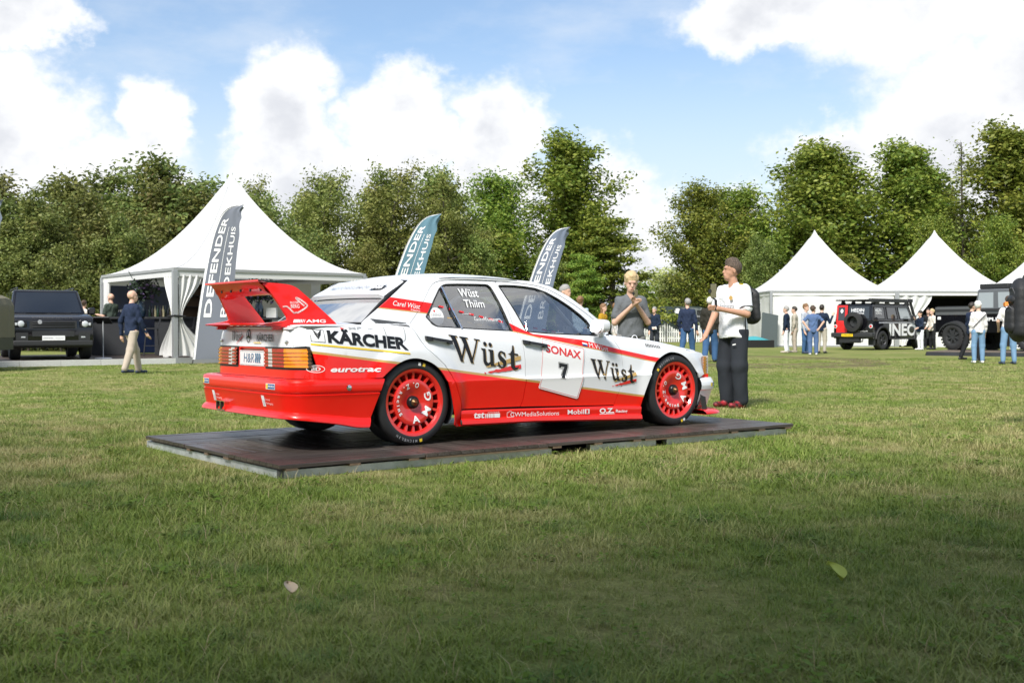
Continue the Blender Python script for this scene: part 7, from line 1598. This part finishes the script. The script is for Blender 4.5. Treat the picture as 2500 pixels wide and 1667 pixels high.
# ================================================================== grass
def grass_mat(name, straw=False):
    m = bpy.data.materials.new(name); m.use_nodes = True; t = NT(m.node_tree); t.n.clear()
    o = t.node('ShaderNodeOutputMaterial'); mx = t.node('ShaderNodeMixShader'); tl = t.node('ShaderNodeBsdfTranslucent'); b = t.node('ShaderNodeBsdfPrincipled'); oi = t.node('ShaderNodeObjectInfo')
    loc = oi.outputs['Location']; big = t.noise(loc, .35, 5, .6); mid = t.noise(loc, 1.7, 6, .65, .4)
    rnd = oi.outputs['Random']
    g = t.mix(rnd, (.150, .225, .034), (.265, .345, .070)); dry = t.mix(rnd, (.31, .29, .11), (.50, .45, .22))
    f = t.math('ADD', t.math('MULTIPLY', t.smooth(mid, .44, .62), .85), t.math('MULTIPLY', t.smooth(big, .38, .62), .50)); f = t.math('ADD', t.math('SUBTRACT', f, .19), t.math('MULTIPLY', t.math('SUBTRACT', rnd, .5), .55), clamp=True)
    sy = t.node('ShaderNodeSeparateXYZ'); t.l.new(loc, sy.inputs[0]); f = t.math('MULTIPLY', f, t.smooth(sy.outputs[1], 3.0, 8.5, .45, 1.))   # greener towards the camera: look of the foreground shade put into the colour
    lush = t.smooth(t.noise(loc, 2.6, 4, .6), .56, .68); g = t.mix(lush, g, (.095, .185, .040)); f = t.math('MULTIPLY', f, t.math('SUBTRACT', 1., t.math('MULTIPLY', lush, .7)))
    c = t.mix(f, g, dry) if not straw else t.mix(rnd, (0.391, 0.310, 0.161), (0.552, 0.471, 0.276))
    t.l.new(c, b.inputs['Base Color']); t.l.new(c, tl.inputs[0]); b.inputs['Roughness'].default_value = .55; b.inputs['Specular IOR Level'].default_value = .25
    mx.inputs[0].default_value = .28; t.l.new(b.outputs[0], mx.inputs[1]); t.l.new(tl.outputs[0], mx.inputs[2]); t.l.new(mx.outputs[0], o.inputs[0]); return m
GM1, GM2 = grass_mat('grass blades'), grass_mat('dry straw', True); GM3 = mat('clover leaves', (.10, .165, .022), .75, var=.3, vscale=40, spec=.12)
gcol = bpy.data.collections.new('grass tufts')
def tuft(seed, n, rad, hmin, hmax, w, m, spread=.6):
    rr = random.Random(seed); v = []; f = []
    for i in range(n):
        a = rr.uniform(0, 6.28); r_ = rad * rr.random() ** .5; p = Vector((r_ * math.cos(a), r_ * math.sin(a), -.003)); h_ = rr.uniform(hmin, hmax); b = rr.uniform(0, 6.28); ln = rr.uniform(.15, spread); d = Vector((math.cos(b) * ln, math.sin(b) * ln, 1)).normalized(); s = Vector((-math.sin(b), math.cos(b), 0)) * w * rr.uniform(.6, 1.2); bend = Vector((math.cos(b), math.sin(b), -.25)) * h_ * rr.uniform(.1, .5)
        k = len(v); m1 = p + d * h_ * .55; v += [p - s, p + s, m1 + s * .8, m1 - s * .8, p + d * h_ + bend]; f += [(k, k + 1, k + 2, k + 3), (k + 3, k + 2, k + 4)]
    o = mobj('tuft', v, f, m, None, smooth=False); COL.objects.unlink(o); gcol.objects.link(o); return o
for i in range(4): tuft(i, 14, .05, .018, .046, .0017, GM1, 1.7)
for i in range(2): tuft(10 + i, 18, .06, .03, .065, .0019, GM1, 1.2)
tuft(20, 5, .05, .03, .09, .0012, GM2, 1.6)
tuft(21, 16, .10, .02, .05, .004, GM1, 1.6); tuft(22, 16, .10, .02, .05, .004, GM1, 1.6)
for i in range(2):
    rr = random.Random(70 + i); v = []; f = []
    for q in range(22):
        a = rr.uniform(0, 6.28); r_ = .07 * rr.random() ** .5; c = Vector((r_ * math.cos(a), r_ * math.sin(a), rr.uniform(.012, .034))); s_ = rr.uniform(.005, .009); tx, ty = rr.uniform(-.4, .4), rr.uniform(-.4, .4); k = len(v)
        v += [c + Vector((s_ * math.cos(b), s_ * math.sin(b), s_ * (tx * math.cos(b) + ty * math.sin(b)))) for b in np.linspace(0, 5.23, 6)]; f.append(tuple(range(k, k + 6)))
    o = mobj('tuft', v, f, GM3, None, smooth=False); COL.objects.unlink(o); gcol.objects.link(o)
def scatter(y0, y1, density, kinds, probs, smin, smax, rs):
    n = int(density * .5 * (y1 + y0) * .98 * (y1 - y0)); y = np.sqrt(rs.uniform(y0 ** 2, y1 ** 2, n)); x = rs.uniform(-.49, .49, n) * (y + .6)
    dx, dy = x - CAR_O.x, y - CAR_O.y; lx = dx * HX.x + dy * HX.y; ly = dx * LX.x + dy * LX.y
    ok = ~((lx > PX0 + .0) & (lx < PX1) & (ly > PY0 + .03) & (ly < PY1 + .05)); x, y = x[ok], y[ok]; n = len(x)
    dx, dy = x - CAR_O.x, y - CAR_O.y; lx = dx * HX.x + dy * HX.y; ly = dx * LX.x + dy * LX.y
    ed = np.maximum(np.maximum(PX0 - lx, lx - PX1), np.maximum(PY0 - ly, ly - PY1)); sz = rs.uniform(smin, smax, n) * np.where(ed < .14, .55, 1)
    return np.stack([x, y, np.zeros(n)], 1), rs.choice(kinds, n, p=probs), sz, rs.uniform(0, 6.283, n)
rs = np.random.default_rng(5); parts = [scatter(2.9, 6, 760, [0, 1, 2, 3, 4, 5, 6, 9, 10], [.20, .20, .19, .19, .07, .07, .06, .01, .01], .8, 1.35, rs), scatter(6, 11, 420, [0, 1, 2, 3, 4, 5, 6, 9, 10], [.18, .18, .17, .17, .11, .11, .06, .01, .01], .9, 1.5, rs), scatter(11, 20, 130, [4, 5, 7, 8], [.15, .15, .35, .35], .6, 1.05, rs), scatter(20, 34, 40, [7, 8], [.5, .5], .7, 1.2, rs)]
co = np.concatenate([p[0] for p in parts]); ki = np.concatenate([p[1] for p in parts]); sc_ = np.concatenate([p[2] for p in parts]); ro = np.concatenate([p[3] for p in parts])
# thicker, taller growth in places
trk = np.zeros(len(co), bool)
for (cx_, cy_, rx, ry) in ((6.6, 31.5, 3.2, 5.0), (7.1, 31.0, 2.6, 3.2), (5.6, 33.0, 4.6, 4.4)): trk |= np.abs(np.hypot((co[:, 0] - cx_) / rx, (co[:, 1] - cy_) / ry) - 1) < .13
ok_ = ~(trk & (rs.random(len(co)) < .85)); co, ki, sc_, ro = co[ok_], ki[ok_], sc_[ok_], ro[ok_]
nz = np.array([mnoise.noise(Vector((p[0] * .9, p[1] * .9, 3.1))) for p in co]); sc_ = sc_ * (1 + .55 * nz); keep = nz > -.95 + .3 * rs.random(len(nz)); co, ki, sc_, ro = co[keep], ki[keep], sc_[keep], ro[keep]
gme = bpy.data.meshes.new('grass'); gme.vertices.add(len(co)); gme.vertices.foreach_set('co', co.reshape(-1).astype(np.float32))
for nm, ty, dat in (('kind_id', 'INT', ki.astype(np.int32)), ('size', 'FLOAT', sc_.astype(np.float32)), ('turn', 'FLOAT', ro.astype(np.float32))): gme.attributes.new(nm, ty, 'POINT').data.foreach_set('value', dat)
gob = bpy.data.objects.new('grass', gme); COL.objects.link(gob); tag(gob, 'short patchy green and straw coloured grass of the showground', 'grass', kind='stuff')
ng = bpy.data.node_groups.new('grass', 'GeometryNodeTree'); ng.interface.new_socket('Geometry', in_out='INPUT', socket_type='NodeSocketGeometry'); ng.interface.new_socket('Geometry', in_out='OUTPUT', socket_type='NodeSocketGeometry')
gi = ng.nodes.new('NodeGroupInput'); go = ng.nodes.new('NodeGroupOutput'); ip = ng.nodes.new('GeometryNodeInstanceOnPoints'); ci_ = ng.nodes.new('GeometryNodeCollectionInfo'); ci_.inputs['Collection'].default_value = gcol; ci_.inputs['Separate Children'].default_value = True; ci_.inputs['Reset Children'].default_value = True
def nattr(nm, ty):
    n = ng.nodes.new('GeometryNodeInputNamedAttribute'); n.data_type = ty; n.inputs['Name'].default_value = nm; return n.outputs['Attribute']
cx3 = ng.nodes.new('ShaderNodeCombineXYZ'); ng.links.new(nattr('turn', 'FLOAT'), cx3.inputs[2])
ng.links.new(gi.outputs[0], ip.inputs['Points']); ng.links.new(ci_.outputs[0], ip.inputs['Instance']); ip.inputs['Pick Instance'].default_value = True; ng.links.new(nattr('kind_id', 'INT'), ip.inputs['Instance Index']); ng.links.new(cx3.outputs[0], ip.inputs['Rotation']); ng.links.new(nattr('size', 'FLOAT'), ip.inputs['Scale']); ng.links.new(ip.outputs[0], go.inputs[0])
gmod = gob.modifiers.new('grass', 'NODES'); gmod.node_group = ng
# fallen leaves
def leaf(px, py, col, s, label, nm='fallen_leaf'):
    p = gp(px, py); m = mat('leaf ' + label[:10], col, .5)
    def f(u, v): a = (u - .5) * 2; w = math.sin(math.pi * v) ** .7 * (1 - .25 * v); return (a * w * s * .85, (v - .5) * s * 1.7, .05 + .30 * s * a * a + .25 * s * math.sin(v * 3))
    o = MB().grid(f, 8, 10).build(nm, m); o.location = p; o.rotation_euler = (R(30), R(12), R(35)); tag(o, label, 'leaf')
leaf(2017, 1424, (.34, .40, .06), .055, 'yellow green fallen leaf lying on the shaded turf'); leaf(692, 1464, (.50, .40, .28), .035, 'pale tan fallen leaf on the turf before the platform')
